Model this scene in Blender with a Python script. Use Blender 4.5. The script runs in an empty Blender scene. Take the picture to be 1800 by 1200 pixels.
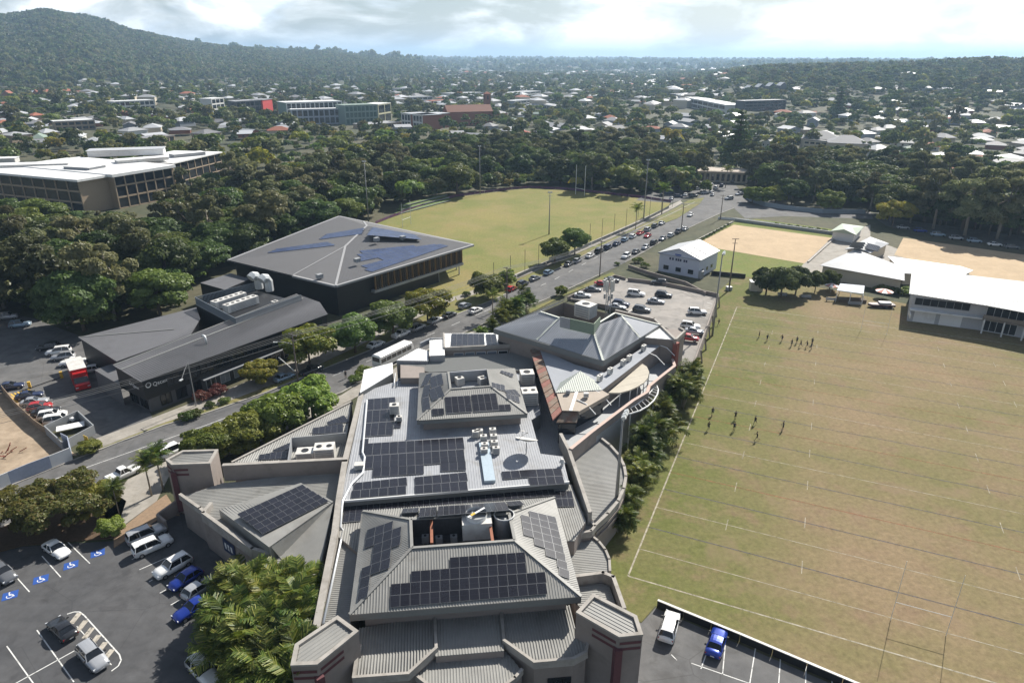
import bpy, bmesh, math, random
import numpy as np
from mathutils import Vector, Matrix, noise as mnoise
R = math.radians
random.seed(7)
rng = np.random.default_rng(7)
SC = bpy.context.scene
COL = SC.collection

# ------------------------------------------------------------------ camera, sky, sun, exposure
F_PX, PITCH, ROLL, CAM_H = 1200.0, R(22.4), R(0.3), 60.0
cam_d = bpy.data.cameras.new('camera')
cam = bpy.data.objects.new('camera', cam_d)
COL.objects.link(cam)
cam_d.sensor_width = 36.0
cam_d.lens = 36.0 * F_PX / 1800.0
cam_d.clip_start = 0.5
cam_d.clip_end = 60000
cam.matrix_world = (Matrix.Translation((0, 0, CAM_H)) @ Matrix.Rotation(R(90) - PITCH, 4, 'X') @ Matrix.Rotation(ROLL, 4, 'Z'))
SC.camera = cam
HAZE_DENSITY = 1.25e-4

SUN_EL, SUN_AZ = R(40.0), R(34.0)          # azimuth measured from +Y towards +X
sun_dir = Vector((math.sin(SUN_AZ) * math.cos(SUN_EL), math.cos(SUN_AZ) * math.cos(SUN_EL), math.sin(SUN_EL)))
sun_d = bpy.data.lights.new('sun', 'SUN')
sun_d.energy = 5.0
sun_d.angle = R(0.53)
sun_d.color = (1.0, 0.95, 0.86)
sun = bpy.data.objects.new('sun', sun_d)
COL.objects.link(sun)
sun.rotation_euler = sun_dir.to_track_quat('Z', 'Y').to_euler()

wd = bpy.data.worlds.new('World')
SC.world = wd
wd.use_nodes = True
nt = wd.node_tree
nt.nodes.clear()
def N(tree, typ, **kw):
    n = tree.nodes.new(typ)
    for k, v in kw.items():
        setattr(n, k, v)
    return n
w_out = N(nt, 'ShaderNodeOutputWorld')
w_bg = N(nt, 'ShaderNodeBackground')
w_bg.inputs['Strength'].default_value = 0.05
sky = N(nt, 'ShaderNodeTexSky', sky_type='NISHITA', sun_disc=False)
sky.sun_elevation = SUN_EL
sky.sun_rotation = SUN_AZ
sky.altitude = 50
sky.air_density = 1.0
sky.dust_density = 1.2
sky.ozone_density = 1.0
# broken cumulus: the view direction is laid out on a flat cloud deck, so clouds bunch up towards the horizon
tc = N(nt, 'ShaderNodeTexCoord')
sep = N(nt, 'ShaderNodeSeparateXYZ')
nt.links.new(tc.outputs['Generated'], sep.inputs[0])
def wmath(op, a, b=None):
    m = N(nt, 'ShaderNodeMath', operation=op)
    for i, v in enumerate((a, b)):
        if v is None:
            continue
        if isinstance(v, (int, float)):
            m.inputs[i].default_value = v
        else:
            nt.links.new(v, m.inputs[i])
    return m.outputs[0]
zc = wmath('ADD', wmath('MAXIMUM', sep.outputs[2], 0.0), 0.045)
cmb = N(nt, 'ShaderNodeCombineXYZ')          # flattened puffs: directions squeezed three times in height
nt.links.new(sep.outputs[0], cmb.inputs[0]); nt.links.new(sep.outputs[1], cmb.inputs[1]); nt.links.new(wmath('MULTIPLY', sep.outputs[2], 3.0), cmb.inputs[2])
n1 = N(nt, 'ShaderNodeTexNoise'); n1.inputs['Scale'].default_value = 5.6; n1.inputs['Detail'].default_value = 9; n1.inputs['Roughness'].default_value = 0.56
n1.inputs['Distortion'].default_value = 0.4
nt.links.new(cmb.outputs[0], n1.inputs['Vector'])
n2 = N(nt, 'ShaderNodeTexNoise'); n2.inputs['Scale'].default_value = 12.0; n2.inputs['Detail'].default_value = 7; n2.inputs['Roughness'].default_value = 0.6
nt.links.new(cmb.outputs[0], n2.inputs['Vector'])
rc = N(nt, 'ShaderNodeValToRGB')
rc.color_ramp.elements[0].position = 0.40; rc.color_ramp.elements[1].position = 0.55
nt.links.new(n1.outputs['Fac'], rc.inputs[0])
rs = N(nt, 'ShaderNodeValToRGB')              # thick cloud bases are greyer than their edges
rs.color_ramp.elements[0].position = 0.50; rs.color_ramp.elements[0].color = (1, 1, 1, 1)
rs.color_ramp.elements[1].position = 0.62; rs.color_ramp.elements[1].color = (0.76, 0.82, 0.93, 1)
nt.links.new(n2.outputs['Fac'], rs.inputs[0])
bw = N(nt, 'ShaderNodeRGBToBW')
nt.links.new(sky.outputs[0], bw.inputs[0])
cl = N(nt, 'ShaderNodeMix', data_type='RGBA', blend_type='MULTIPLY')
cl.inputs['Factor'].default_value = 1.0
lum = wmath('ADD', wmath('MULTIPLY', bw.outputs[0], 0.9), 17.0)
nt.links.new(lum, cl.inputs['A']); nt.links.new(rs.outputs[0], cl.inputs['B'])
mx = N(nt, 'ShaderNodeMix', data_type='RGBA')
# a slanting sight line crosses more of the cloud layer, so cover closes up towards the horizon
cover = wmath('SUBTRACT', 1.0, wmath('POWER', wmath('SUBTRACT', 1.0, wmath('MULTIPLY', rc.outputs[0], 0.97)), wmath('DIVIDE', 0.05, zc)))
nt.links.new(cover, mx.inputs['Factor'])
nt.links.new(sky.outputs[0], mx.inputs['A']); nt.links.new(cl.outputs['Result'], mx.inputs['B'])
nt.links.new(mx.outputs['Result'], w_bg.inputs['Color'])
nt.links.new(w_bg.outputs[0], w_out.inputs['Surface'])

SC.view_settings.view_transform = 'Standard'
SC.view_settings.look = 'None'
SC.view_settings.exposure = 0.72
SC.view_settings.gamma = 1.0
SC.render.engine = 'CYCLES'
SC.cycles.use_denoising = True
SC.cycles.max_bounces = 5
SC.cycles.diffuse_bounces = 2
SC.cycles.glossy_bounces = 2
SC.cycles.transmission_bounces = 3
SC.cycles.volume_bounces = 0
SC.cycles.transparent_max_bounces = 4
SC.cycles.sample_clamp_indirect = 6
SC.cycles.caustics_reflective = False
SC.cycles.caustics_refractive = False

# ------------------------------------------------------------------ survey: photo pixel -> point on a level plane
def ray(x, y):
    u, v = x - 900.0, 600.0 - y
    c, s = math.cos(ROLL), math.sin(ROLL)
    u, v = u * c - v * s, u * s + v * c
    return Vector((u, F_PX * math.cos(PITCH) + v * math.sin(PITCH), -F_PX * math.sin(PITCH) + v * math.cos(PITCH)))
def G(x, y, z=0.0):
    d = ray(x, y)
    t = (z - CAM_H) / d.z
    return Vector((d.x * t, d.y * t, z))
def GP(x, y, p0, nrm):
    """point where the sight line through the pixel meets a sloping plane"""
    d = ray(x, y); o = Vector((0, 0, CAM_H))
    t = (p0 - o).dot(nrm) / d.dot(nrm)
    return o + d * t
def gl(pts, z=0.0):
    return [G(x, y, z) for x, y in pts]
def project(p):
    """survey in reverse: where a point shows in the photograph"""
    x, y, z = p[0], p[1], p[2] - CAM_H
    dep = y * math.cos(PITCH) - z * math.sin(PITCH)
    u, v = F_PX * x / dep, F_PX * (y * math.sin(PITCH) + z * math.cos(PITCH)) / dep
    c, s = math.cos(ROLL), math.sin(ROLL)
    return 900 + u * c + v * s, 600 - (-u * s + v * c)
def lerp(a, b, t):
    return a + (b - a) * t

# ------------------------------------------------------------------ materials
MATS = {}
def mat(name, col, rough=0.8, metal=0.0, var=0.12, scale=3.0, bump=0.0, spec=0.4, col2=None, big=0.0, bigscale=0.05, emit=None, objvar=0.0):
    """procedural paint: base colour with two noise scales, optional second colour in patches, light relief"""
    if name in MATS:
        return MATS[name]
    m = bpy.data.materials.new(name)
    m.use_nodes = True
    t = m.node_tree
    b = t.nodes['Principled BSDF']
    b.inputs['Roughness'].default_value = rough
    b.inputs['Metallic'].default_value = metal
    b.inputs['Specular IOR Level'].default_value = spec
    tcn = N(t, 'ShaderNodeTexCoord')
    geo = N(t, 'ShaderNodeNewGeometry')
    nz = N(t, 'ShaderNodeTexNoise')
    nz.inputs['Scale'].default_value = scale
    nz.inputs['Detail'].default_value = 5
    nz.inputs['Roughness'].default_value = 0.65
    t.links.new(geo.outputs['Position'], nz.inputs['Vector'])
    c1 = tuple(col) + (1,)
    src = None
    if col2 is not None:
        nb = N(t, 'ShaderNodeTexNoise')
        nb.inputs['Scale'].default_value = bigscale
        nb.inputs['Detail'].default_value = 6
        nb.inputs['Roughness'].default_value = 0.6
        t.links.new(geo.outputs['Position'], nb.inputs['Vector'])
        cr = N(t, 'ShaderNodeValToRGB')
        cr.color_ramp.elements[0].position = 0.38; cr.color_ramp.elements[0].color = c1
        cr.color_ramp.elements[1].position = 0.62; cr.color_ramp.elements[1].color = tuple(col2) + (1,)
        t.links.new(nb.outputs['Fac'], cr.inputs[0])
        src = cr.outputs[0]
    mr = N(t, 'ShaderNodeMapRange')
    mr.inputs['From Min'].default_value = 0.25; mr.inputs['From Max'].default_value = 0.75
    mr.inputs['To Min'].default_value = 1 - var; mr.inputs['To Max'].default_value = 1 + var
    t.links.new(nz.outputs['Fac'], mr.inputs['Value'])
    fac = mr.outputs[0]
    if objvar:
        oi = N(t, 'ShaderNodeObjectInfo')
        m2 = N(t, 'ShaderNodeMapRange')
        m2.inputs['To Min'].default_value = 1 - objvar; m2.inputs['To Max'].default_value = 1 + objvar
        t.links.new(oi.outputs['Random'], m2.inputs['Value'])
        mm = N(t, 'ShaderNodeMath', operation='MULTIPLY')
        t.links.new(fac, mm.inputs[0]); t.links.new(m2.outputs[0], mm.inputs[1])
        fac = mm.outputs[0]
    hs = N(t, 'ShaderNodeHueSaturation')
    if src:
        t.links.new(src, hs.inputs['Color'])
    else:
        hs.inputs['Color'].default_value = c1
    t.links.new(fac, hs.inputs['Value'])
    t.links.new(hs.outputs[0], b.inputs['Base Color'])
    if bump:
        bp = N(t, 'ShaderNodeBump')
        bp.inputs['Strength'].default_value = bump
        bp.inputs['Distance'].default_value = 0.05
        t.links.new(nz.outputs['Fac'], bp.inputs['Height'])
        t.links.new(bp.outputs[0], b.inputs['Normal'])
    if emit:
        b.inputs['Emission Color'].default_value = tuple(emit[0]) + (1,)
        b.inputs['Emission Strength'].default_value = emit[1]
    MATS[name] = m
    return m

def leaf_mat(name, c1, c2, c3):
    """foliage: every leaf clump gets its own shade between three greens, every tree its own tint; light passes through"""
    m = bpy.data.materials.new(name)
    m.use_nodes = True
    t = m.node_tree
    t.nodes.clear()
    out = N(t, 'ShaderNodeOutputMaterial')
    geo = N(t, 'ShaderNodeNewGeometry')
    oi = N(t, 'ShaderNodeObjectInfo')
    cr = N(t, 'ShaderNodeValToRGB')
    cr.color_ramp.elements[0].color = tuple(c1) + (1,)
    cr.color_ramp.elements[1].color = tuple(c3) + (1,)
    e = cr.color_ramp.elements.new(0.6); e.color = tuple(c2) + (1,)
    t.links.new(geo.outputs['Random Per Island'], cr.inputs[0])
    hs = N(t, 'ShaderNodeHueSaturation')
    mh = N(t, 'ShaderNodeMapRange'); mh.inputs['To Min'].default_value = 0.460; mh.inputs['To Max'].default_value = 0.516
    mv = N(t, 'ShaderNodeMapRange'); mv.inputs['To Min'].default_value = 0.75; mv.inputs['To Max'].default_value = 1.9
    t.links.new(oi.outputs['Random'], mh.inputs['Value'])
    wn = N(t, 'ShaderNodeTexWhiteNoise', noise_dimensions='1D')
    t.links.new(oi.outputs['Random'], wn.inputs['W'])
    t.links.new(wn.outputs['Value'], mv.inputs['Value'])
    t.links.new(mh.outputs[0], hs.inputs['Hue']); t.links.new(mv.outputs[0], hs.inputs['Value'])
    t.links.new(cr.outputs[0], hs.inputs['Color'])
    d = N(t, 'ShaderNodeBsdfDiffuse'); tr = N(t, 'ShaderNodeBsdfTranslucent'); mxs = N(t, 'ShaderNodeMixShader')
    gls = N(t, 'ShaderNodeBsdfGlossy'); gls.inputs['Roughness'].default_value = 0.45; gls.inputs['Color'].default_value = (0.5, 0.5, 0.5, 1)
    m3 = N(t, 'ShaderNodeMixShader'); m3.inputs[0].default_value = 0.035
    mxs.inputs[0].default_value = 0.40
    t.links.new(hs.outputs[0], d.inputs[0])
    bright = N(t, 'ShaderNodeHueSaturation'); bright.inputs['Value'].default_value = 1.25; bright.inputs['Saturation'].default_value = 1.1; bright.inputs['Hue'].default_value = 0.49
    t.links.new(hs.outputs[0], bright.inputs['Color'])
    t.links.new(bright.outputs[0], tr.inputs[0])
    t.links.new(d.outputs[0], mxs.inputs[1]); t.links.new(tr.outputs[0], mxs.inputs[2])
    t.links.new(mxs.outputs[0], m3.inputs[1]); t.links.new(gls.outputs[0], m3.inputs[2])
    t.links.new(m3.outputs[0], out.inputs[0])
    MATS[name] = m
    return m

# ------------------------------------------------------------------ mesh builder
class MB:
    def __init__(s):
        s.v, s.f, s.m = [], [], []
    def face(s, pts, mi=0):
        i = len(s.v)
        s.v += [tuple(p) for p in pts]
        s.f.append(tuple(range(i, i + len(pts))))
        s.m.append(mi)
    def prism(s, pts, z0, mi=0, mi_side=None, bottom=False):
        """pts: 3D outline of the top; sides drop to z0 (number or list)"""
        ms = mi if mi_side is None else mi_side
        n = len(pts)
        a = sum(pts[i][0] * pts[(i + 1) % n][1] - pts[(i + 1) % n][0] * pts[i][1] for i in range(n))
        if a < 0:
            pts = pts[::-1]
            if not isinstance(z0, (int, float)): z0 = z0[::-1]
        zb = [z0] * n if isinstance(z0, (int, float)) else z0
        s.face(pts, mi)
        for i in range(n):
            p, q = pts[i], pts[(i + 1) % n]
            s.face([(p[0], p[1], zb[i]), (q[0], q[1], zb[(i + 1) % n]), q, p], ms)
        if bottom:
            s.face([(p[0], p[1], z) for p, z in zip(pts, zb)][::-1], ms)
        return s
    def box(s, c, size, rz=0.0, mi=0, tilt=None):
        sx, sy, sz = size[0] / 2, size[1] / 2, size[2] / 2
        M = Matrix.Translation(c) @ Matrix.Rotation(rz, 4, 'Z')
        if tilt is not None: M = M @ tilt
        P = [M @ Vector((x * sx, y * sy, z * sz)) for z in (-1, 1) for y in (-1, 1) for x in (-1, 1)]
        for q in ((0, 2, 3, 1), (4, 5, 7, 6), (0, 1, 5, 4), (2, 6, 7, 3), (0, 4, 6, 2), (1, 3, 7, 5)):
            s.face([P[k] for k in q], mi)
        return s
    def beam(s, a, b, w, h, mi=0):
        """rectangular bar from a to b, section w wide and h high, hanging down from the a-b line at its top"""
        a, b = Vector(a), Vector(b)
        d = (b - a)
        if d.length < 1e-6: return s
        d.normalize()
        up = Vector((0, 0, 1))
        if abs(d.z) > 0.95: up = Vector((0, 1, 0))
        sd = d.cross(up).normalized() * (w / 2)
        dn = -sd.cross(d).normalized() * 1.0
        dn = (sd.cross(d)).normalized() * h
        if dn.z > 0 and abs(d.z) <= 0.95: dn = -dn
        P = [a - sd, a + sd, a + sd + dn, a - sd + dn, b - sd, b + sd, b + sd + dn, b - sd + dn]
        for q in ((0, 1, 2, 3), (7, 6, 5, 4), (0, 4, 5, 1), (1, 5, 6, 2), (2, 6, 7, 3), (3, 7, 4, 0)):
            s.face([P[k] for k in q], mi)
        return s
    def tube(s, pts, r, n=6, mi=0, r2=None, cap=True):
        pts = [Vector(p) for p in pts]
        rings = []
        for k, p in enumerate(pts):
            d = (pts[min(k + 1, len(pts) - 1)] - pts[max(k - 1, 0)]).normalized()
            ref = Vector((0, 0, 1)) if abs(d.z) < 0.9 else Vector((1, 0, 0))
            x = d.cross(ref).normalized(); y = d.cross(x)
            rr = r if r2 is None else lerp(r, r2, k / max(1, len(pts) - 1))
            rings.append([p + (x * math.cos(t) + y * math.sin(t)) * rr for t in [2 * math.pi * j / n for j in range(n)]])
        b = len(s.v)
        for rg in rings: s.v += [tuple(p) for p in rg]
        for k in range(len(rings) - 1):
            for j in range(n):
                s.f.append((b + k * n + j, b + k * n + (j + 1) % n, b + (k + 1) * n + (j + 1) % n, b + (k + 1) * n + j)); s.m.append(mi)
        if cap:
            s.f.append(tuple(b + j for j in range(n))[::-1]); s.m.append(mi)
            s.f.append(tuple(b + (len(rings) - 1) * n + j for j in range(n))); s.m.append(mi)
        return s
    def ribs(s, poly, spacing=0.3, h=0.05, w=0.09, mi=0, d=None):
        """raised seams running down the slope of a roof plane, clipped to its outline"""
        poly = [Vector(p) for p in poly]
        nrm = Vector((0, 0, 0))
        for i in range(len(poly)):
            nrm += poly[i].cross(poly[(i + 1) % len(poly)])
        nrm.normalize()
        if nrm.z < 0: nrm = -nrm
        if d is None:
            d = Vector((0, 0, -1)) - nrm * (-nrm.z)
        else:
            d = Vector(d) - nrm * Vector(d).dot(nrm)
        d.normalize()
        u = d.cross(nrm).normalized()
        o = poly[0]
        P = [((p - o).dot(u), (p - o).dot(d)) for p in poly]
        lo, hi = min(p[0] for p in P), max(p[0] for p in P)
        k = math.ceil((lo + 0.02) / spacing)
        while k * spacing < hi - 0.02:
            x = k * spacing; k += 1
            xs = []
            for i in range(len(P)):
                (x0, y0), (x1, y1) = P[i], P[(i + 1) % len(P)]
                if (x0 <= x) != (x1 <= x):
                    xs.append(y0 + (y1 - y0) * (x - x0) / (x1 - x0))
            xs.sort()
            for a, b in zip(xs[::2], xs[1::2]):
                if b - a < 0.15: continue
                A, B = o + u * x + d * a, o + u * x + d * b
                c = nrm * h
                s.face([A - u * w, B - u * w, B + c - u * w * .3, A + c - u * w * .3], mi)
                s.face([A + c - u * w * .3, B + c - u * w * .3, B + c + u * w * .3, A + c + u * w * .3], mi)
                s.face([A + c + u * w * .3, B + c + u * w * .3, B + u * w, A + u * w], mi)
        return s
    def mesh(s, name, mats, smooth=False):
        me = bpy.data.meshes.new(name)
        me.from_pydata(s.v, [], s.f)
        for m in (mats if isinstance(mats, (list, tuple)) else [mats]):
            me.materials.append(MATS[m] if isinstance(m, str) else m)
        if len(me.materials) > 1:
            me.polygons.foreach_set('material_index', s.m)
        if smooth:
            me.polygons.foreach_set('use_smooth', [True] * len(s.f))
        me.update()
        return me
    def build(s, name, mats, parent=None, smooth=False, **tags):
        return put(name, s.mesh(name, mats, smooth), parent, **tags)

def put(name, me, parent=None, loc=None, rz=None, scale=None, matrix=None, **tags):
    o = bpy.data.objects.new(name, me)
    COL.objects.link(o)
    if parent is not None: o.parent = parent
    if matrix is not None: o.matrix_local = matrix
    if loc is not None: o.location = loc
    if rz is not None: o.rotation_euler = (0, 0, rz)
    if scale is not None: o.scale = scale if hasattr(scale, '__len__') else (scale,) * 3
    for k, v in tags.items():
        if v is not None: o[k] = v
    return o
def thing(name, label, category, loc=(0, 0, 0), rz=0.0, group=None, scale=None):
    return put(name, None, None, loc, rz, scale, label=label, category=category, group=group)
def struct(name, mb, mats, **k):
    return mb.build(name, mats, None, kind='structure', **k)
def sheet(name, pts, z, m, px=True, thick=None):
    mb = MB()
    P = gl(pts, z) if px else [Vector((p[0], p[1], z)) for p in pts]
    mb.prism(P, (z - (thick or 0.3)), 0)
    return struct(name, mb, m)
def inset(pts, d):
    """move the outline of a (roughly level) polygon inwards by d"""
    n = len(pts)
    a = sum(pts[i][0] * pts[(i + 1) % n][1] - pts[(i + 1) % n][0] * pts[i][1] for i in range(n))
    sg = 1 if a > 0 else -1
    out = []
    for i in range(n):
        p, q, r = Vector(pts[i - 1]), Vector(pts[i]), Vector(pts[(i + 1) % n])
        e1 = (q - p).to_2d().normalized(); e2 = (r - q).to_2d().normalized()
        n1 = Vector((-e1.y, e1.x)) * sg; n2 = Vector((-e2.y, e2.x)) * sg
        b = (n1 + n2)
        k = d * 2 / max(b.length_squared, 0.6)
        out.append(Vector((q.x + b.x * k, q.y + b.y * k, q.z)))
    return out
ORD = ['first', 'second', 'third', 'fourth', 'fifth', 'sixth', 'seventh', 'eighth', 'ninth', 'tenth', 'eleventh', 'twelfth', 'thirteenth', 'fourteenth', 'fifteenth', 'sixteenth', 'seventeenth', 'eighteenth', 'nineteenth', 'twentieth']

# ------------------------------------------------------------------ palette
mat('asphalt', (0.085, 0.085, 0.088), 0.9, var=0.22, scale=0.6, bump=0.2, col2=(0.066, 0.067, 0.071), bigscale=0.12)
mat('asphalt_old', (0.135, 0.132, 0.13), 0.92, var=0.2, scale=0.5, col2=(0.10, 0.10, 0.102), bigscale=0.1)
mat('concrete', (0.36, 0.34, 0.31), 0.9, var=0.14, scale=1.2, col2=(0.29, 0.275, 0.25), bigscale=0.25)
mat('path', (0.33, 0.305, 0.27), 0.9, var=0.12, scale=1.5, col2=(0.27, 0.25, 0.22), bigscale=0.3)
mat('deck', (0.30, 0.275, 0.25), 0.9, var=0.12, scale=0.8, col2=(0.235, 0.22, 0.205), bigscale=0.12)
mat('dirt', (0.36, 0.28, 0.2), 0.95, var=0.2, scale=1.0, col2=(0.25, 0.19, 0.13), bigscale=0.2)
mat('white_paint', (0.62, 0.62, 0.6), 0.8, var=0.12, scale=2.0)
mat('faded_line', (0.37, 0.335, 0.26), 0.9, var=0.2, scale=1.5)
mat('yellow_paint', (0.62, 0.40, 0.06), 0.8, var=0.15)
mat('blue_bay', (0.02, 0.075, 0.30), 0.8, var=0.15)
mat('line_blue', (0.095, 0.09, 0.10), 0.95, var=0.25, scale=1.0)
mat('line_red', (0.26, 0.10, 0.055), 0.95, var=0.25, scale=1.0)
mat('trunk', (0.13, 0.10, 0.075), 0.95, var=0.3, scale=4, bump=0.4)
mat('trunk_pale', (0.27, 0.235, 0.19), 0.95, var=0.25, scale=4)
mat('pole_grey', (0.28, 0.28, 0.28), 0.6, metal=0.3, var=0.08)
mat('pole_wood', (0.15, 0.125, 0.105), 0.9, var=0.2)
mat('steel_white', (0.7, 0.7, 0.69), 0.45, var=0.06)
mat('steel_black', (0.02, 0.02, 0.022), 0.5, var=0.1)
mat('wire', (0.16, 0.16, 0.16), 0.6, var=0.0)

def wear(name, scale, lo, hi):
    """worn paint: the ground shows through in patches"""
    t = MATS[name].node_tree; b = t.nodes['Principled BSDF']; out = [n for n in t.nodes if n.type == 'OUTPUT_MATERIAL'][0]
    geo = N(t, 'ShaderNodeNewGeometry'); nz = N(t, 'ShaderNodeTexNoise'); nz.inputs['Scale'].default_value = scale; nz.inputs['Detail'].default_value = 6; nz.inputs['Roughness'].default_value = .7
    t.links.new(geo.outputs['Position'], nz.inputs['Vector'])
    mr = N(t, 'ShaderNodeMapRange'); mr.inputs['From Min'].default_value = lo; mr.inputs['From Max'].default_value = hi; t.links.new(nz.outputs['Fac'], mr.inputs['Value'])
    tr = N(t, 'ShaderNodeBsdfTransparent'); mx_ = N(t, 'ShaderNodeMixShader'); t.links.new(mr.outputs[0], mx_.inputs[0]); t.links.new(tr.outputs[0], mx_.inputs[1]); t.links.new(b.outputs[0], mx_.inputs[2]); t.links.new(mx_.outputs[0], out.inputs['Surface'])
wear('faded_line', 0.9, .22, .58); wear('line_blue', 0.9, .24, .56); wear('line_red', 0.9, .28, .60); wear('white_paint', 1.6, .26, .46)
def soil(name, stain, scale, lo, hi, amount, crack=0.0):
    """stains with outlines of their own, and hairline cracks, over the base colour of a material"""
    t = MATS[name].node_tree; b = t.nodes['Principled BSDF']
    src = b.inputs['Base Color'].links[0].from_socket
    geo = N(t, 'ShaderNodeNewGeometry'); nz = N(t, 'ShaderNodeTexNoise'); nz.inputs['Scale'].default_value = scale; nz.inputs['Detail'].default_value = 8; nz.inputs['Roughness'].default_value = .62; nz.inputs['Distortion'].default_value = .6
    t.links.new(geo.outputs['Position'], nz.inputs['Vector'])
    mr = N(t, 'ShaderNodeMapRange'); mr.inputs['From Min'].default_value = lo; mr.inputs['From Max'].default_value = hi; mr.inputs['To Max'].default_value = amount; t.links.new(nz.outputs['Fac'], mr.inputs['Value'])
    mx_ = N(t, 'ShaderNodeMix', data_type='RGBA'); t.links.new(mr.outputs[0], mx_.inputs['Factor']); t.links.new(src, mx_.inputs['A']); mx_.inputs['B'].default_value = tuple(stain) + (1,)
    o = mx_.outputs['Result']
    if crack:
        vo = N(t, 'ShaderNodeTexVoronoi', feature='DISTANCE_TO_EDGE'); vo.inputs['Scale'].default_value = crack; t.links.new(geo.outputs['Position'], vo.inputs['Vector'])
        m2 = N(t, 'ShaderNodeMapRange'); m2.inputs['From Min'].default_value = 0.0; m2.inputs['From Max'].default_value = .006; m2.inputs['To Min'].default_value = .45; m2.inputs['To Max'].default_value = 0; t.links.new(vo.outputs['Distance'], m2.inputs['Value'])
        m3 = N(t, 'ShaderNodeMix', data_type='RGBA'); t.links.new(m2.outputs[0], m3.inputs['Factor']); t.links.new(o, m3.inputs['A']); m3.inputs['B'].default_value = tuple(x * .7 for x in stain) + (1,)
        o = m3.outputs['Result']
    t.links.new(o, b.inputs['Base Color'])
soil('asphalt', (.04, .04, .043), .35, .52, .70, .75, .11)
soil('asphalt_old', (.07, .068, .066), .28, .50, .70, .8, .09)
soil('concrete', (.19, .17, .14), .5, .5, .75, .6)
soil('path', (.17, .15, .12), .4, .5, .72, .6)
soil('deck', (.13, .12, .11), .25, .5, .72, .7, .06)

# ------------------------------------------------------------------ terrain
RIDGE = [(-400, 30), (0, 27), (60, 26), (110, 25), (150, 28), (190, 38), (230, 57), (265, 62), (300, 67), (340, 75), (400, 84), (470, 86), (560, 91), (640, 97), (700, 101), (760, 106)]
ridge_a, ridge_z, ridge_d = [], [], []
for x, y in RIDGE:
    r_ = ray(x, y)
    D = 2500 + 1300 * max(0, min(1, x / 700.0))
    ridge_a.append(r_.x / r_.y); ridge_d.append(D); ridge_z.append(CAM_H + r_.z / r_.y * D - 13)
RIGHT = [(1180, 118), (1260, 112), (1330, 110), (1400, 111), (1500, 108), (1600, 106), (1690, 101), (1740, 98), (1800, 101), (2300, 104)]
right_a = [ray(x, y).x / ray(x, y).y for x, y in RIGHT]
right_z = [CAM_H + ray(x, y).z / ray(x, y).y * 1550 - 18 for x, y in RIGHT]
def sst(e0, e1, x):
    t = np.clip((x - e0) / (e1 - e0), 0, 1)
    return t * t * (3 - 2 * t)
def terrain(x, y):
    x = np.asarray(x, float); y = np.asarray(y, float)
    r = np.hypot(x, y)
    yy = np.maximum(y, 0.35 * r + 1)
    a = x / yy
    d = yy
    wob = np.sin(x * 0.0031 + 1.3) * np.cos(y * 0.0027 + x * 0.0011) + 0.5 * np.sin(x * 0.0083 + y * 0.0061)
    base = 46 * sst(2200, 7500, d) + 5.0 * wob * sst(500, 1200, r) + 8 * wob * sst(2500, 5000, r)
    rd = np.interp(a, ridge_a, ridge_d); rz = np.interp(a, ridge_a, ridge_z)
    fold = 1 + 0.10 * np.sin(a * 46 + d * 0.0022) * sst(0.5, 0.8, d / rd) * (1 - sst(0.86, 0.99, d / rd))
    m = np.maximum(rz, 0) * np.where(d < rd, sst(0.42, 1.0, d / rd) * fold, 1 - 0.75 * sst(1.0, 1.9, d / rd)) * (1 - sst(ridge_a[-2], ridge_a[-1] + .05, a))
    z2 = np.interp(a, right_a, right_z)
    k = sst(right_a[0] - .06, right_a[2] + .05, a)
    h2 = k * z2 * np.where(d < 1550, sst(560, 1550, d), 1 - 0.15 * sst(1550, 2600, d))
    return np.maximum(np.maximum(base, m), h2)
def build_ground():
    na, nr = 420, 120
    rad = np.concatenate([[12.0], np.geomspace(40, 24000, nr)])
    ang = np.linspace(0, 2 * math.pi, na, endpoint=False)
    X = np.outer(rad, np.sin(ang)); Y = np.outer(rad, np.cos(ang))
    Z = terrain(X, Y)
    v = np.stack([X, Y, Z], -1).reshape(-1, 3)
    i = np.arange(len(rad) - 1)[:, None] * na + np.arange(na)[None]
    j = np.arange(len(rad) - 1)[:, None] * na + (np.arange(na)[None] + 1) % na
    f = np.stack([i, i + na, j + na, j], -1).reshape(-1, 4)
    faces = [tuple(q) for q in f.tolist()] + [tuple(range(na))]
    me = bpy.data.meshes.new('ground')
    me.from_pydata(v.tolist(), [], faces)
    me.polygons.foreach_set('use_smooth', [True] * len(faces))
    me.materials.append(mat('ground', (0.050, 0.058, 0.028), 0.95, var=0.35, scale=0.35, col2=(0.085, 0.078, 0.045), bigscale=0.02))
    put('ground', me, kind='structure')
build_ground()

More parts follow.
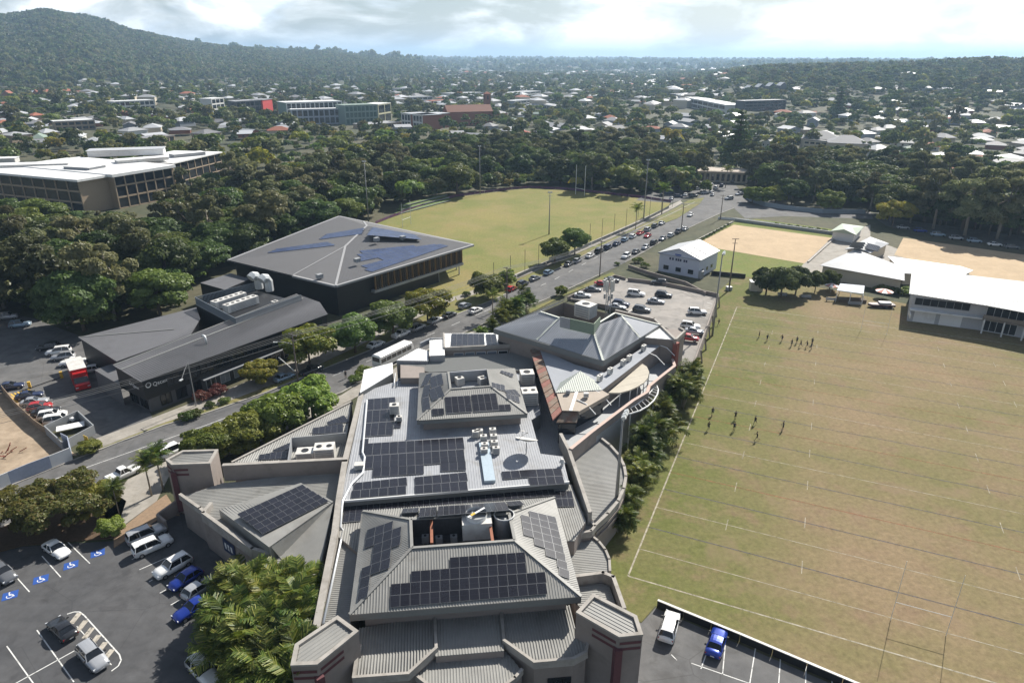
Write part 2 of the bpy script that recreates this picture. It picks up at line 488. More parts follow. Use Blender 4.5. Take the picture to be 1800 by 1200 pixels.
# ------------------------------------------------------------------ grass sheets
def turf(name, dry, green, brown, px, sc=0.035, gmask=None):
    m = bpy.data.materials.new(name); m.use_nodes = True
    t = m.node_tree; b = t.nodes['Principled BSDF']
    b.inputs['Roughness'].default_value = 0.95; b.inputs['Specular IOR Level'].default_value = 0.15
    geo = N(t, 'ShaderNodeNewGeometry')
    def nz(scale, det=6, rough=0.65):
        n = N(t, 'ShaderNodeTexNoise'); n.inputs['Scale'].default_value = scale; n.inputs['Detail'].default_value = det; n.inputs['Roughness'].default_value = rough
        t.links.new(geo.outputs['Position'], n.inputs['Vector']); return n.outputs['Fac']
    def ramp(f, p0, p1):
        r_ = N(t, 'ShaderNodeMapRange'); r_.inputs['From Min'].default_value = p0; r_.inputs['From Max'].default_value = p1
        t.links.new(f, r_.inputs['Value']); return r_.outputs[0]
    def mixc(f, A, B):
        x = N(t, 'ShaderNodeMix', data_type='RGBA')
        t.links.new(f, x.inputs['Factor'])
        for s_, c in (('A', A), ('B', B)):
            if isinstance(c, tuple): x.inputs[s_].default_value = c + (1,)
            else: t.links.new(c, x.inputs[s_])
        return x.outputs['Result']
    f1 = ramp(nz(sc), 0.36, 0.66)
    if gmask:      # watered strip: greener towards one edge of the ground
        sp = N(t, 'ShaderNodeVectorMath', operation='DOT_PRODUCT')
        t.links.new(geo.outputs['Position'], sp.inputs[0]); sp.inputs[1].default_value = (gmask[0], gmask[1], 0)
        g = ramp(sp.outputs['Value'], gmask[2], gmask[3])
        ad = N(t, 'ShaderNodeMath', operation='MULTIPLY_ADD', use_clamp=True)
        t.links.new(f1, ad.inputs[0]); ad.inputs[1].default_value = 0.62; 
        t.links.new(g, ad.inputs[2]); f1 = ad.outputs[0]
    c = mixc(f1, dry, green)
    c = mixc(ramp(nz(sc * 3.1), 0.52, 0.78), c, brown)
    hs = N(t, 'ShaderNodeHueSaturation')
    t.links.new(c, hs.inputs['Color'])
    v = N(t, 'ShaderNodeMapRange'); v.inputs['From Min'].default_value = 0.3; v.inputs['From Max'].default_value = 0.7; v.inputs['To Min'].default_value = 0.70; v.inputs['To Max'].default_value = 1.3
    t.links.new(nz(1.4, 8, 0.75), v.inputs['Value'])
    t.links.new(v.outputs[0], hs.inputs['Value'])
    t.links.new(hs.outputs[0], b.inputs['Base Color'])
    bp = N(t, 'ShaderNodeBump'); bp.inputs['Strength'].default_value = 0.5; bp.inputs['Distance'].default_value = 0.06
    t.links.new(nz(5.0, 6, 0.8), bp.inputs['Height']); t.links.new(bp.outputs[0], b.inputs['Normal'])
    MATS[name] = m
FU = Vector((0.4005, 0.9163, 0)); FV = Vector((0.9163, -0.4005, 0)); FO = G(1104, 1012)
def fp(s, t, z=0.0):
    p = FO + FU * s + FV * t
    return Vector((p.x, p.y, z))
c0 = FV.dot(FO)
turf('rugby_turf', (0.225, 0.168, 0.100), (0.118, 0.128, 0.040), (0.205, 0.140, 0.092), None, 0.05, (FV.x, FV.y, c0 + 20, c0 - 8))
turf('oval_turf', (0.225, 0.198, 0.074), (0.150, 0.166, 0.050), (0.245, 0.19, 0.085), None, 0.03)
turf('lawn', (0.17, 0.175, 0.055), (0.115, 0.16, 0.04), (0.20, 0.165, 0.08), None, 0.08)
turf('verge', (0.20, 0.175, 0.075), (0.13, 0.15, 0.05), (0.22, 0.17, 0.10), None, 0.15)

soil('rugby_turf', (.225, .165, .105), .11, .56, .72, .75); soil('oval_turf', (.25, .20, .10), .07, .52, .72, .6)
sheet('rugby_field', [(940, 1010), (1010, 900), (1060, 800), (1150, 690), (1190, 640), (1222, 590), (1262, 512), (1300, 480), (1440, 505), (1600, 535), (1850, 580), (2300, 640), (2500, 1500), (1560, 1236), (1480, 1204), (1152, 1064), (1128, 1092), (1060, 1085)], 0.02, 'rugby_turf')
sheet('oval_field', [(600, 420), (672, 388), (742, 364), (800, 347), (900, 334), (930, 331.5), (1000, 335), (1128, 349), (1178, 357), (1168, 372), (1120, 394), (960, 462), (880, 500), (800, 548), (700, 520)], 0.02, 'oval_turf')

# field markings
def strip(mb, a, b, w, z, mi=0):
    a, b = Vector((a[0], a[1], z)), Vector((b[0], b[1], z))
    d = (b - a).normalized(); s_ = Vector((-d.y, d.x, 0)) * w / 2
    mb.face([a - s_, b - s_, b + s_, a + s_], mi)
mk = MB()
FW, FL = 65.2, 105.4
strip(mk, fp(0, 0), fp(FL + 5.8, 0), 0.22, 0.028)
strip(mk, fp(0, FW), fp(FL + 5.8, FW), 0.22, 0.028)
strip(mk, fp(0, 0), fp(0, FW), 0.2, 0.029)
strip(mk, fp(FL + 5.8, 0), fp(FL + 5.8, FW), 0.2, 0.029)
seq = {0: 0, 5: 1, 10: 0, 15: 1, 20: 2, 25: 1, 30: 0, 35: 1, 40: 2, 45: 1, 50: 0, 55: 1, 60: 2, 65: 1, 70: 0, 75: 1, 80: 2, 85: 1, 90: 0, 95: 1, 100: 0}
for k, c in seq.items():
    s0 = 5.7 + k * 1.0
    strip(mk, fp(s0, 0.12), fp(s0, FW - 0.12), (0.11, 0.17, 0.14)[c], 0.030 + 0.001 * c, c)
    if 5 <= k <= 95:
        for t_ in (10, 20, 45.2, 55.2):
            if (k % 10 == 0) == (t_ in (10, 55.2)):
                strip(mk, fp(s0 - 1.3, t_), fp(s0 + 1.3, t_), 0.10, 0.034)
struct('field_markings', mk, ['faded_line', 'line_blue', 'line_red'])

# ------------------------------------------------------------------ road, kerbs, paths, car parks
FAR = [(-260, 962), (0, 861), (113, 815), (200, 781), (287, 748), (360, 727), (467, 690), (560, 652), (640, 620), (730, 582), (870, 526), (1000, 463), (1060, 431), (1120, 403), (1180, 376), (1222, 355)]
NEAR = [(-200, 1010), (60, 903), (225, 838), (290, 807), (420, 757), (600, 690), (660, 657), (740, 621), (860, 564), (960, 526), (1060, 480), (1098, 462), (1130, 444), (1165, 423), (1210, 401), (1262, 377), (1290, 366)]
sheet('road', FAR + [(1232, 343), (1262, 326), (1290, 322), (1302, 336), (1318, 345), (1400, 362), (1440, 368), (1530, 372), (1535, 385), (1440, 382), (1380, 380), (1310, 384)] + NEAR[::-1], 0.015, 'asphalt_old')
def kerb(name, pts, label=None):
    mb = MB()
    P = gl(pts)
    for a, b in zip(P[:-1], P[1:]):
        mb.beam(a + Vector((0, 0, .14)), b + Vector((0, 0, .14)), 0.32, 0.2)
    struct(name, mb, 'concrete')
kerb('kerb_far', FAR)
kerb('kerb_near', NEAR[:11])
kerb('kerb_upper', NEAR[11:])
lane = MB()
cl_pts = [G(*p) for p in [(-60, 900), (150, 822), (360, 748), (520, 688), (700, 612), (850, 548), (975, 491), (1100, 425), (1205, 372)]]
for a, b in zip(cl_pts[:-1], cl_pts[1:]):
    L_ = (b - a).length; d_ = (b - a).normalized(); s_ = 0.0
    solid = a.x < -45
    while s_ < L_:
        e_ = min(L_, s_ + (L_ if solid else 3.0))
        strip(lane, a + d_ * s_, a + d_ * e_, 0.13, 0.03)
        s_ = e_ + 6.0
struct('road_markings', lane, 'white_paint')
sheet('footpath_far', [(-300, 945), (0, 838), (100, 795), (112, 812), (0, 858), (-280, 966)], 0.12, 'path')
sheet('footpath_clinic', [(140, 790), (170, 770), (268, 734), (420, 676), (500, 640), (600, 598), (690, 560), (800, 520), (800, 527), (700, 574), (560, 640), (470, 678), (380, 713), (290, 742), (203, 776), (150, 797)], 0.11, 'path')
sheet('footpath_oval', [(800, 521), (880, 492), (1000, 442), (1110, 393), (1176, 362), (1196, 352), (1200, 357), (1118, 399), (1006, 449), (884, 500), (804, 528)], 0.11, 'path')
sheet('verge_far', [(140, 797), (203, 776), (290, 742), (380, 713), (470, 679), (560, 641), (700, 575), (804, 529), (884, 501), (1006, 450), (1118, 400), (1190, 364), (1218, 352), (1180, 375), (1120, 402), (1060, 430), (1000, 462), (870, 525), (730, 580), (640, 618), (560, 650), (467, 688), (360, 725), (287, 746), (200, 779), (150, 799)], 0.10, 'verge')
sheet('verge_oval', [(1150, 398), (1110, 412), (1180, 370), (1210, 352), (1238, 347), (1230, 358), (1190, 384)], 0.13, 'verge')
sheet('footpath_near', [(225, 842), (290, 811), (420, 761), (600, 694), (640, 668), (640, 690), (600, 712), (400, 800), (300, 830), (275, 880), (200, 935), (180, 900)], 0.10, 'path')
sheet('verge_near', [(880, 562), (962, 530), (1060, 484), (1076, 478), (1084, 484), (990, 520), (900, 566)], 0.14, 'verge')
sheet('club_frontage', [(700, 642), (742, 624), (862, 567), (900, 568), (870, 600), (760, 650), (700, 690), (640, 690)], 0.09, 'path')
sheet('entry_paving', [(200, 938), (270, 884), (292, 868), (316, 905), (290, 905), (200, 962)], 0.115, mat('brown_paving', (0.25, 0.175, 0.115), 0.9, var=0.2, scale=2.5))
sheet('club_car_park', [(-420, 1060), (-60, 985), (40, 960), (200, 950), (285, 900), (322, 903), (470, 1010), (580, 1120), (580, 1500), (-500, 1500)], 0.018, 'asphalt')
sheet('field_car_park', [(1070, 1100), (1128, 1094), (1152, 1068), (1480, 1209), (1560, 1242), (1520, 1500), (1000, 1500)], 0.022, 'asphalt_old')
sheet('clinic_car_park', [(-260, 600), (0, 548), (60, 560), (140, 590), (250, 690), (268, 735), (170, 772), (150, 760), (60, 705), (0, 690), (-260, 720)], 0.03, 'asphalt_old')
sheet('building_site', [(-200, 740), (0, 690), (20, 690), (80, 755), (135, 800), (100, 800), (0, 842), (-200, 920)], 0.035, 'dirt')
sheet('garden_bed', [(-300, 985), (-100, 960), (60, 903), (190, 858), (222, 880), (200, 945), (40, 958), (-60, 984), (-400, 1056)], 0.10, mat('mulch', (0.10, 0.065, 0.04), 0.95, var=0.3))
# ------------------------------------------------------------------ vegetation prototypes
leaf_mat('leaf_dark', (0.044, 0.070, 0.020), (0.060, 0.092, 0.026), (0.084, 0.118, 0.036))
leaf_mat('leaf_mid', (0.062, 0.095, 0.022), (0.082, 0.120, 0.028), (0.110, 0.146, 0.038))
leaf_mat('leaf_gum', (0.080, 0.092, 0.040), (0.104, 0.115, 0.052), (0.132, 0.138, 0.068))
leaf_mat('leaf_gold', (0.105, 0.128, 0.020), (0.145, 0.155, 0.026), (0.215, 0.190, 0.032))
leaf_mat('leaf_rust', (0.100, 0.116, 0.030), (0.132, 0.142, 0.036), (0.200, 0.150, 0.055))
leaf_mat('leaf_olive', (0.095, 0.118, 0.026), (0.125, 0.145, 0.033), (0.170, 0.175, 0.045))
leaf_mat('leaf_bright', (0.085, 0.125, 0.022), (0.115, 0.162, 0.032), (0.175, 0.21, 0.050))
leaf_mat('leaf_palm', (0.035, 0.066, 0.014), (0.075, 0.118, 0.022), (0.175, 0.19, 0.048))
leaf_mat('leaf_red', (0.06, 0.026, 0.02), (0.085, 0.035, 0.025), (0.12, 0.05, 0.035))

def quads_mesh(name, C, U, V, m):
    """C centres, U/V half axes -> one quad each"""
    n = len(C)
    v = np.stack([C - U - V, C + U - V * 0.6, C + U * 1.05 + V, C - U * 0.9 + V * 0.8], 1).reshape(-1, 3)
    me = bpy.data.meshes.new(name)
    me.vertices.add(4 * n); me.loops.add(4 * n); me.polygons.add(n)
    me.vertices.foreach_set('co', v.ravel())
    me.loops.foreach_set('vertex_index', np.arange(4 * n))
    me.polygons.foreach_set('loop_start', np.arange(n) * 4)
    me.polygons.foreach_set('loop_total', np.full(n, 4))
    me.materials.append(MATS[m])
    me.update(calc_edges=True)
    return me
def unit(a):
    return a / np.maximum(np.linalg.norm(a, axis=-1, keepdims=True), 1e-9)
def crown_mesh(name, lobes, n, size, m, droop=0.15, fill=0.25, seed=0):
    g = np.random.default_rng(seed)
    c = np.array([l[:3] for l in lobes]); r = np.array([l[3:6] if len(l) > 4 else (l[3],) * 3 for l in lobes])
    w = (r.prod(1) ** (2 / 3)); w /= w.sum()
    k = g.choice(len(lobes), int(n * 2.2), p=w)
    d = unit(g.normal(size=(len(k), 3)))
    d[:, 2] = np.where(d[:, 2] < -0.35, -d[:, 2] * 0.6, d[:, 2]); d = unit(d)
    sh = np.where(g.random(len(k)) < fill, g.uniform(0.35, 0.85, len(k)), g.uniform(0.84, 1.06, len(k)))
    P = c[k] + d * r[k] * sh[:, None]
    # keep leaves that are not buried inside another lobe
    q = (P[:, None] - c[None]) / r[None]
    dist = np.linalg.norm(q, axis=2); dist[np.arange(len(k)), k] = 9
    keep = (dist.min(1) > 0.72) | (g.random(len(k)) < 0.06)
    P, d = P[keep][:n], d[keep][:n]
    nn = unit(d + g.normal(size=d.shape) * 0.40 + np.array([0, 0, 0.2]))
    t = unit(np.cross(nn, g.normal(size=d.shape)))
    b = np.cross(nn, t)
    s = size * g.uniform(0.6, 1.35, len(P))[:, None]
    t[:, 2] -= droop; 
    return quads_mesh(name, P, t * s * 0.62, b * s * 0.40, m)
def rand_lobes(g, n, rx, rz, cz, lr, shape='dome', sub=0):
    L = []
    for i in range(n):
        a = i * 2.39996 + g.uniform(-.4, .4); q = math.sqrt((i + 0.5) / n)
        x, y = math.cos(a) * q * rx, math.sin(a) * q * rx
        top = math.sqrt(max(0, 1 - q * q * 0.85))
        z = cz + rz * (top * g.uniform(0.35, 1.0) - 0.42)
        if shape == 'tall': z = cz + rz * g.uniform(-1, 1) * (1 - 0.5 * q)
        rr = lr * g.uniform(0.7, 1.25)
        L.append((x, y, z, rr, rr, rr * g.uniform(0.65, 0.85)))
    if shape == 'full':           # skirt of lower lobes: the crown hangs well down the trunk
        for i in range(9):
            a = i * 0.698 + g.uniform(-.3, .3); q = g.uniform(.62, .95)
            rr = lr * g.uniform(0.65, 1.0)
            L.append((math.cos(a) * q * rx, math.sin(a) * q * rx, cz - rz * g.uniform(.35, .85), rr, rr, rr * .85))
        n = len(L)
    for i in range(sub):          # small bumps on the big lobes break the outline
        x, y, z, a, b, c = L[int(g.integers(n))]
        d = unit(g.normal(size=3)); d[2] = abs(d[2]) * 0.8
        rr = a * g.uniform(0.28, 0.5)
        L.append((x + d[0] * a, y + d[1] * a, z + d[2] * c, rr, rr, rr * .8))
    return L
def trunk_mesh(name, h, r, lobes, m, lean=0.0, n_limb=6):
    mb = MB()
    top = Vector((lean, lean * .4, h))
    mb.tube([(0, 0, -0.3), (lean * .2, 0, h * .35), (lean * .6, lean * .2, h * .7), top], r, 7, r2=r * 0.55)
    for l in lobes[:n_limb]:
        e = Vector(l[:3]); s_ = top * random.uniform(0.65, 0.98)
        mid = s_.lerp(e, .5) + Vector((0, 0, -.25))
        mb.tube([s_, mid, e], r * 0.42, 5, r2=r * 0.12)
    return mb.mesh(name, m, True)
PROTO = {}
def add_proto(kind, H, crown, trunk):
    PROTO.setdefault(kind, []).append((H, crown, trunk))
g_ = np.random.default_rng(11)
for v in range(3):
    # broad: dense round crown, 12 m tall
    L = rand_lobes(g_, 13, 4.3, 4.4, 7.0, 2.1, 'full', sub=34)
    add_proto('broad', 12, crown_mesh('crown_broad', L, 11000, 0.42, 'leaf_dark', seed=v), trunk_mesh('trunk_broad', 6.0, 0.34, L, 'trunk'))
    L = rand_lobes(g_, 12, 3.9, 4.2, 7.2, 2.0, 'full', sub=34)
    add_proto('mid', 12, crown_mesh('crown_mid', L, 10000, 0.42, 'leaf_mid', seed=10 + v), trunk_mesh('trunk_mid', 6.2, 0.3, L, 'trunk'))
    # gum: tall, open clumps on visible limbs, 18 m
    L = rand_lobes(g_, 19, 4.6, 7.6, 10.2, 1.6, 'tall', sub=22)
    add_proto('gum', 18, crown_mesh('crown_gum', L, 8500, 0.44, 'leaf_gum', droop=.5, fill=0.3, seed=20 + v), trunk_mesh('trunk_gum', 11.5, 0.32, L, 'trunk_pale', lean=.6, n_limb=13))
    # gold: spreading street tree with yellowing crown, 8 m
    L = rand_lobes(g_, 11, 3.5, 2.9, 5.0, 1.5, 'full', sub=30)
    add_proto('gold', 8, crown_mesh('crown_gold', L, 9500, 0.30, 'leaf_gold', seed=30 + v), trunk_mesh('trunk_gold', 4.2, 0.2, L, 'trunk', n_limb=9))
    # bright: lush dense street tree, 8 m, foliage nearly to the ground
    L = rand_lobes(g_, 12, 2.9, 3.2, 4.4, 1.5, sub=24) + [(math.cos(a) * 2.4, math.sin(a) * 2.4, 2.3, 1.3, 1.3, 1.2) for a in (0, 1.3, 2.6, 3.9, 5.2)]
    add_proto('bright', 8, crown_mesh('crown_bright', L, 9000, 0.30, 'leaf_bright', seed=40 + v), trunk_mesh('trunk_bright', 3.4, 0.18, L, 'trunk'))
    L = rand_lobes(g_, 9, 1.25, 0.95, 0.75, 0.62, sub=10)
    add_proto('shrub', 1.8, crown_mesh('crown_shrub', L, 1500, 0.16, 'leaf_mid', seed=50 + v), trunk_mesh('trunk_shrub', 0.7, 0.06, L, 'trunk'))
for v in range(2):
    # pine: tall dark cone of tiered branches, 20 m
    L = []
    for k in range(11):
        z = 3.0 + k * 1.6; rr = 4.0 * (1 - k / 11.5) + .4
        for j in range(6):
            a = j * 1.047 + k * .5
            L.append((math.cos(a) * rr * .62, math.sin(a) * rr * .62, z, rr * .52, rr * .52, .75))
    add_proto('pine', 21, crown_mesh('crown_pine', L, 7000, 0.42, 'leaf_dark', seed=60 + v), trunk_mesh('trunk_pine', 20, 0.35, L[:6], 'trunk'))
    # jacaranda-like sparse, rusty canopy over the near car park
    L = rand_lobes(g_, 17, 5.2, 2.6, 4.9, 1.35, 'full', sub=34)
    add_proto('rust', 8, crown_mesh('crown_rust', L, 15000, 0.24, 'leaf_olive' if v else 'leaf_rust', fill=.4, seed=70 + v), trunk_mesh('trunk_rust', 3.6, 0.2, L, 'trunk', n_limb=12))

def frond_quads(g, base, az, el, length, nseg=9, width=0.62, curl=1.25):
    """one feather frond: pairs of leaflets along an arching rib"""
    C, U, V = [], [], []
    p = np.array(base, float); e = el
    st = length / nseg
    for k in range(nseg):
        d = np.array([math.cos(az) * math.cos(e), math.sin(az) * math.cos(e), math.sin(e)])
        side = np.array([-math.sin(az), math.cos(az), 0.0])
        up = np.cross(d, side); up = up if up[2] > 0 else -up
        w = width * (0.5 + 0.9 * math.sin(math.pi * min(1, (k + 1.2) / (nseg + 1)))) 
        for sg in (-1, 1):
            for q in (0.12, 0.45, 0.78):
                ld = unit(side * sg + d * 0.75 - up * 0.25 + g.normal(size=3) * 0.13)
                C.append(p + d * st * q + ld * w * .5); U.append(ld * w * .55); V.append(unit(d - up * .3 * sg) * 0.055)
        p = p + d * st
        e -= curl / nseg * (0.6 + 0.8 * k / nseg)
    return C, U, V
def palm_proto(kind, H, heads, nfr, flen, seed, trunk_r):
    g = np.random.default_rng(seed)
    C, U, V = [], [], []
    tr = MB()
    for hx, hy, hz in heads:
        base = (hx * 1.0, hy * 1.0, hz)
        tr.tube([(hx * .35, hy * .35, -.2), (hx * .7, hy * .7, hz * .55), base], trunk_r, 6, r2=trunk_r * .7)
        for k in range(nfr):
            az = k * 2.39996 + g.uniform(-.3, .3); el = R(78) - (k / nfr) * R(72) + g.uniform(-.15, .15)
            a, b, c = frond_quads(g, base, az, el, flen * g.uniform(.8, 1.1))
            C += a; U += b; V += c
    add_proto(kind, H, quads_mesh('crown_' + kind, np.array(C), np.array(U), np.array(V), 'leaf_palm'), tr.mesh('trunk_' + kind, 'trunk_pale', True))
for v in range(3):
    g = np.random.default_rng(80 + v)
    heads = [(g.normal() * .75, g.normal() * .75, g.uniform(1.8, 4.2)) for _ in range(7)]
    palm_proto('cane', 5.5, heads, 9, 2.6, 90 + v, 0.06)
    palm_proto('palm', 9.0, [(0, 0, 7.3)], 17, 3.0, 95 + v, 0.17)

def tree(kind, base, H, label, group=None, var=None, wide=1.0, name=None, cat=None):
    ps = PROTO[kind]
    h0, cr, tr = ps[(random.randrange(len(ps)) if var is None else var % len(ps))]
    s = H / h0
    nm = name or {'broad': 'broadleaf_tree', 'mid': 'leafy_tree', 'gum': 'gum_tree', 'gold': 'street_tree', 'bright': 'street_tree', 'shrub': 'shrub', 'pine': 'pine_tree', 'cane': 'cane_palm', 'palm': 'palm_tree', 'rust': 'shade_tree'}[kind]
    ct = cat or {'shrub': 'shrub', 'cane': 'palm', 'palm': 'palm'}.get(kind, 'tree')
    t = thing(nm, label, ct, base, random.uniform(0, 6.28), group, (s * wide, s * wide, s))
    put('trunk', tr, t)
    put('crown', cr, t)
    return t
def inpoly(p, poly):
    c = False; n = len(poly)
    for i in range(n):
        a, b = poly[i], poly[(i + 1) % n]
        if (a[1] > p[1]) != (b[1] > p[1]) and p[0] < (b[0] - a[0]) * (p[1] - a[1]) / (b[1] - a[1]) + a[0]:
            c = not c
    return c
EXCL = []      # outlines on the ground where no tree may grow
DISC = []      # (x, y, r) taken spots
def free(p, r):
    return all((p[0] - x) ** 2 + (p[1] - y) ** 2 > (r + q) ** 2 * 0.6 for x, y, q in DISC) and not any(inpoly(p, e) for e in EXCL)
def scatter(poly_px, spacing, limit, picks, seed, top_limit=None):
    """fill a ground outline with single trees; picks: (weight, kind, hmin, hmax, label)"""
    poly = [tuple(p[:2]) for p in gl(poly_px)]
    rr = random.Random(seed)
    xs, ys = [p[0] for p in poly], [p[1] for p in poly]
    n = tries = 0
    while n < limit and tries < limit * 60:
        tries += 1
        p = (rr.uniform(min(xs), max(xs)), rr.uniform(min(ys), max(ys)))
        if not inpoly(p, poly) or not free(p, spacing / 2): continue
        k = rr.choices(picks, [q[0] for q in picks])[0]
        DISC.append((p[0], p[1], spacing / 2))
        H = rr.uniform(k[2], k[3])
        if top_limit:           # measured crown-top line of the belt in front of a building
            while H > 5 and (lambda q: q[1] < top_limit(q[0]))(project((p[0], p[1], H))): H -= .5
        tree(k[1], (p[0], p[1], 0), H, k[4], k[5], wide=rr.uniform(1.0, 1.35))
        n += 1
    return n
# ------------------------------------------------------------------ building helpers
mat('club_wall', (0.265, 0.228, 0.205), 0.85, var=0.08, scale=0.8, col2=(0.235, 0.202, 0.182), bigscale=0.15)
mat('club_pink', (0.50, 0.38, 0.33), 0.85, var=0.06, scale=0.8)
mat('coping', (0.36, 0.335, 0.305), 0.8, var=0.12, scale=0.9, col2=(0.30, 0.28, 0.255), bigscale=0.4)
mat('maroon', (0.115, 0.045, 0.05), 0.8, var=0.1)
mat('roof_olive', (0.262, 0.258, 0.242), 0.5, metal=0.0, var=0.10, scale=0.4, col2=(0.225, 0.222, 0.210), bigscale=0.25)
mat('roof_galv', (0.335, 0.345, 0.365), 0.5, metal=0.1, var=0.08, scale=0.5, col2=(0.295, 0.305, 0.325), bigscale=0.2)
mat('roof_blue', (0.33, 0.345, 0.375), 0.75, metal=0.0, spec=.2, var=0.06, scale=0.4, col2=(0.295, 0.31, 0.34), bigscale=0.15)
mat('fascia', (0.18, 0.185, 0.18), 0.7, var=0.08)
mat('roof_tan', (0.38, 0.325, 0.27), 0.8, var=0.1, scale=0.5)
mat('roof_mint', (0.56, 0.58, 0.52), 0.6, var=0.06)
mat('rust_strip', (0.21, 0.125, 0.09), 0.9, var=0.3, scale=0.9, col2=(0.18, 0.155, 0.125), bigscale=0.9)
mat('dark_glass', (0.018, 0.021, 0.026), 0.08, var=0.05, spec=0.6)
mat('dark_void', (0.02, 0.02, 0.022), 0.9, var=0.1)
mat('plant_white', (0.62, 0.61, 0.58), 0.6, var=0.08, scale=1.5, col2=(0.52, 0.50, 0.47), bigscale=0.8)
mat('plant_grey', (0.30, 0.31, 0.32), 0.6, var=0.1, metal=0.2)
mat('pipe', (0.62, 0.64, 0.66), 0.4, metal=0.3, var=0.06)
mat('sheet_white', (0.74, 0.74, 0.73), 0.55, var=0.05, scale=0.6)
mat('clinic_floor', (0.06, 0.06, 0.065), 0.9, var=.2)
mat('orange_steel', (0.27, 0.10, 0.055), 0.7, var=0.15)
mat('panel_frame', (0.18, 0.185, 0.195), 0.5, metal=0.3, var=0.05)
soil('roof_olive', (.13, .12, .105), .22, .54, .75, .6); soil('roof_galv', (.22, .21, .195), .3, .52, .74, .7); soil('coping', (.20, .18, .155), .7, .5, .72, .7); soil('club_wall', (.15, .13, .115), .45, .54, .76, .6); soil('sheet_white', (.45, .43, .40), .4, .54, .76, .6)
def panel_mat(name, c, c2, rough):
    m = bpy.data.materials.new(name); m.use_nodes = True
    t = m.node_tree; b = t.nodes['Principled BSDF']
    b.inputs['Roughness'].default_value = rough; b.inputs['Specular IOR Level'].default_value = 0.5
    tcn = N(t, 'ShaderNodeTexCoord'); br = N(t, 'ShaderNodeTexBrick')
    br.offset = 0.0; br.inputs['Scale'].default_value = 1.0
    br.inputs['Brick Width'].default_value = 1 / 6.0; br.inputs['Row Height'].default_value = 1 / 10.0
    br.inputs['Mortar Size'].default_value = 0.006; br.inputs['Bias'].default_value = 0
    br.inputs['Color1'].default_value = c + (1,); br.inputs['Color2'].default_value = tuple(x * 1.15 for x in c) + (1,); br.inputs['Mortar'].default_value = c2 + (1,)
    t.links.new(tcn.outputs['Generated'], br.inputs['Vector'])
    oi = N(t, 'ShaderNodeObjectInfo'); mr = N(t, 'ShaderNodeMapRange'); mr.inputs['To Min'].default_value = 0.82; mr.inputs['To Max'].default_value = 1.2
    t.links.new(oi.outputs['Random'], mr.inputs['Value'])
    hs = N(t, 'ShaderNodeHueSaturation'); t.links.new(br.outputs['Color'], hs.inputs['Color']); t.links.new(mr.outputs[0], hs.inputs['Value'])
    t.links.new(hs.outputs[0], b.inputs['Base Color'])
    MATS[name] = m
panel_mat('cells_black', (0.011, 0.011, 0.016), (0.032, 0.033, 0.042), 0.22)
panel_mat('cells_blue', (0.022, 0.040, 0.105), (0.08, 0.09, 0.12), 0.35)
MATS['cells_blue'].node_tree.nodes['Principled BSDF'].inputs['Specular IOR Level'].default_value = 0.28
def panel_mesh(name, cells, two=True):
    mb = MB()
    e = 0.019; t = 0.04
    mb.box((0, 0, -t / 2 - 0.004), (1, 1, t), mi=0)
    ys = [(-.5 + e, -.003), (.003, .5 - e)] if two else [(-.5 + e, .5 - e)]
    for y0, y1 in ys:
        mb.face([(-.5 + e, y0, 0.001), (.5 - e, y0, 0.001), (.5 - e, y1, 0.001), (-.5 + e, y1, 0.001)], 1)
    return mb.mesh(name, ['panel_frame', cells])
PANEL = {'black': panel_mesh('panel_black', 'cells_black'), 'blue': panel_mesh('panel_blue', 'cells_blue', False)}
N_PANEL = [0]
def solar(label, plane, blocks, kind='black', lift=0.16, group=None, tilt_rails=False):
    """plane: three points of the roof; blocks: (corner pixels bl, br, tr, tl, columns, rows[, mask rows])"""
    p0 = Vector(plane[0]); n = (Vector(plane[1]) - p0).cross(Vector(plane[2]) - p0).normalized()
    if n.z < 0: n = -n
    p0 = p0 + n * lift
    rails = []; Ms = []
    for bk in blocks:
        bl, br, tr, tl = [GP(q[0], q[1], p0, n) for q in bk[0]]
        nc, nr = bk[1], bk[2]; mask = bk[3] if len(bk) > 3 else None
        for r in range(nr):
            cols = mask[r] if mask else range(nc)
            for c in cols:
                def at(i, j):
                    u, v = i / nc, j / nr
                    return bl.lerp(br, u).lerp(tl.lerp(tr, u), v)
                a, b_, c_, d_ = at(c, r), at(c + 1, r), at(c + 1, r + 1), at(c, r + 1)
                cen = (a + b_ + c_ + d_) / 4
                ux = ((b_ - a) + (c_ - d_)) / 2; vy = ((d_ - a) + (c_ - b_)) / 2
                w = ux.length; x = ux.normalized()
                y = n.cross(x).normalized(); h = abs(vy.dot(y)); 
                if y.dot(vy) < 0: y = -y
                z = x.cross(y)
                M = Matrix((x, y, z)).transposed().to_4x4(); M.translation = cen
                Ms.append(M @ Matrix.Diagonal((w * .985, h * .99, 1 if z.dot(n) > 0 else -1, 1)))
            cs = list(cols)
            if cs:
                for f in (.25, .75):
                    i0, i1 = min(cs), max(cs) + 1
                    A = bl.lerp(br, i0 / nc).lerp(tl.lerp(tr, i0 / nc), (r + f) / nr); B = bl.lerp(br, i1 / nc).lerp(tl.lerp(tr, i1 / nc), (r + f) / nr)
                    rails.append((A - n * .05, B - n * .05))
    c = sum((m.translation for m in Ms), Vector()) / len(Ms) - n * lift
    t = thing('solar_array', label, 'solar array', c, 0, group or 'solar arrays on the roofs')
    T = Matrix.Translation(-c)
    for m in Ms:
        put('solar_panel', PANEL[kind], t, matrix=T @ m); N_PANEL[0] += 1
    for A, B in rails:
        r_ = MB(); r_.beam(A - c, B - c, .05, lift - .06); r_.build('mounting_rail', 'panel_frame', t)
    return t
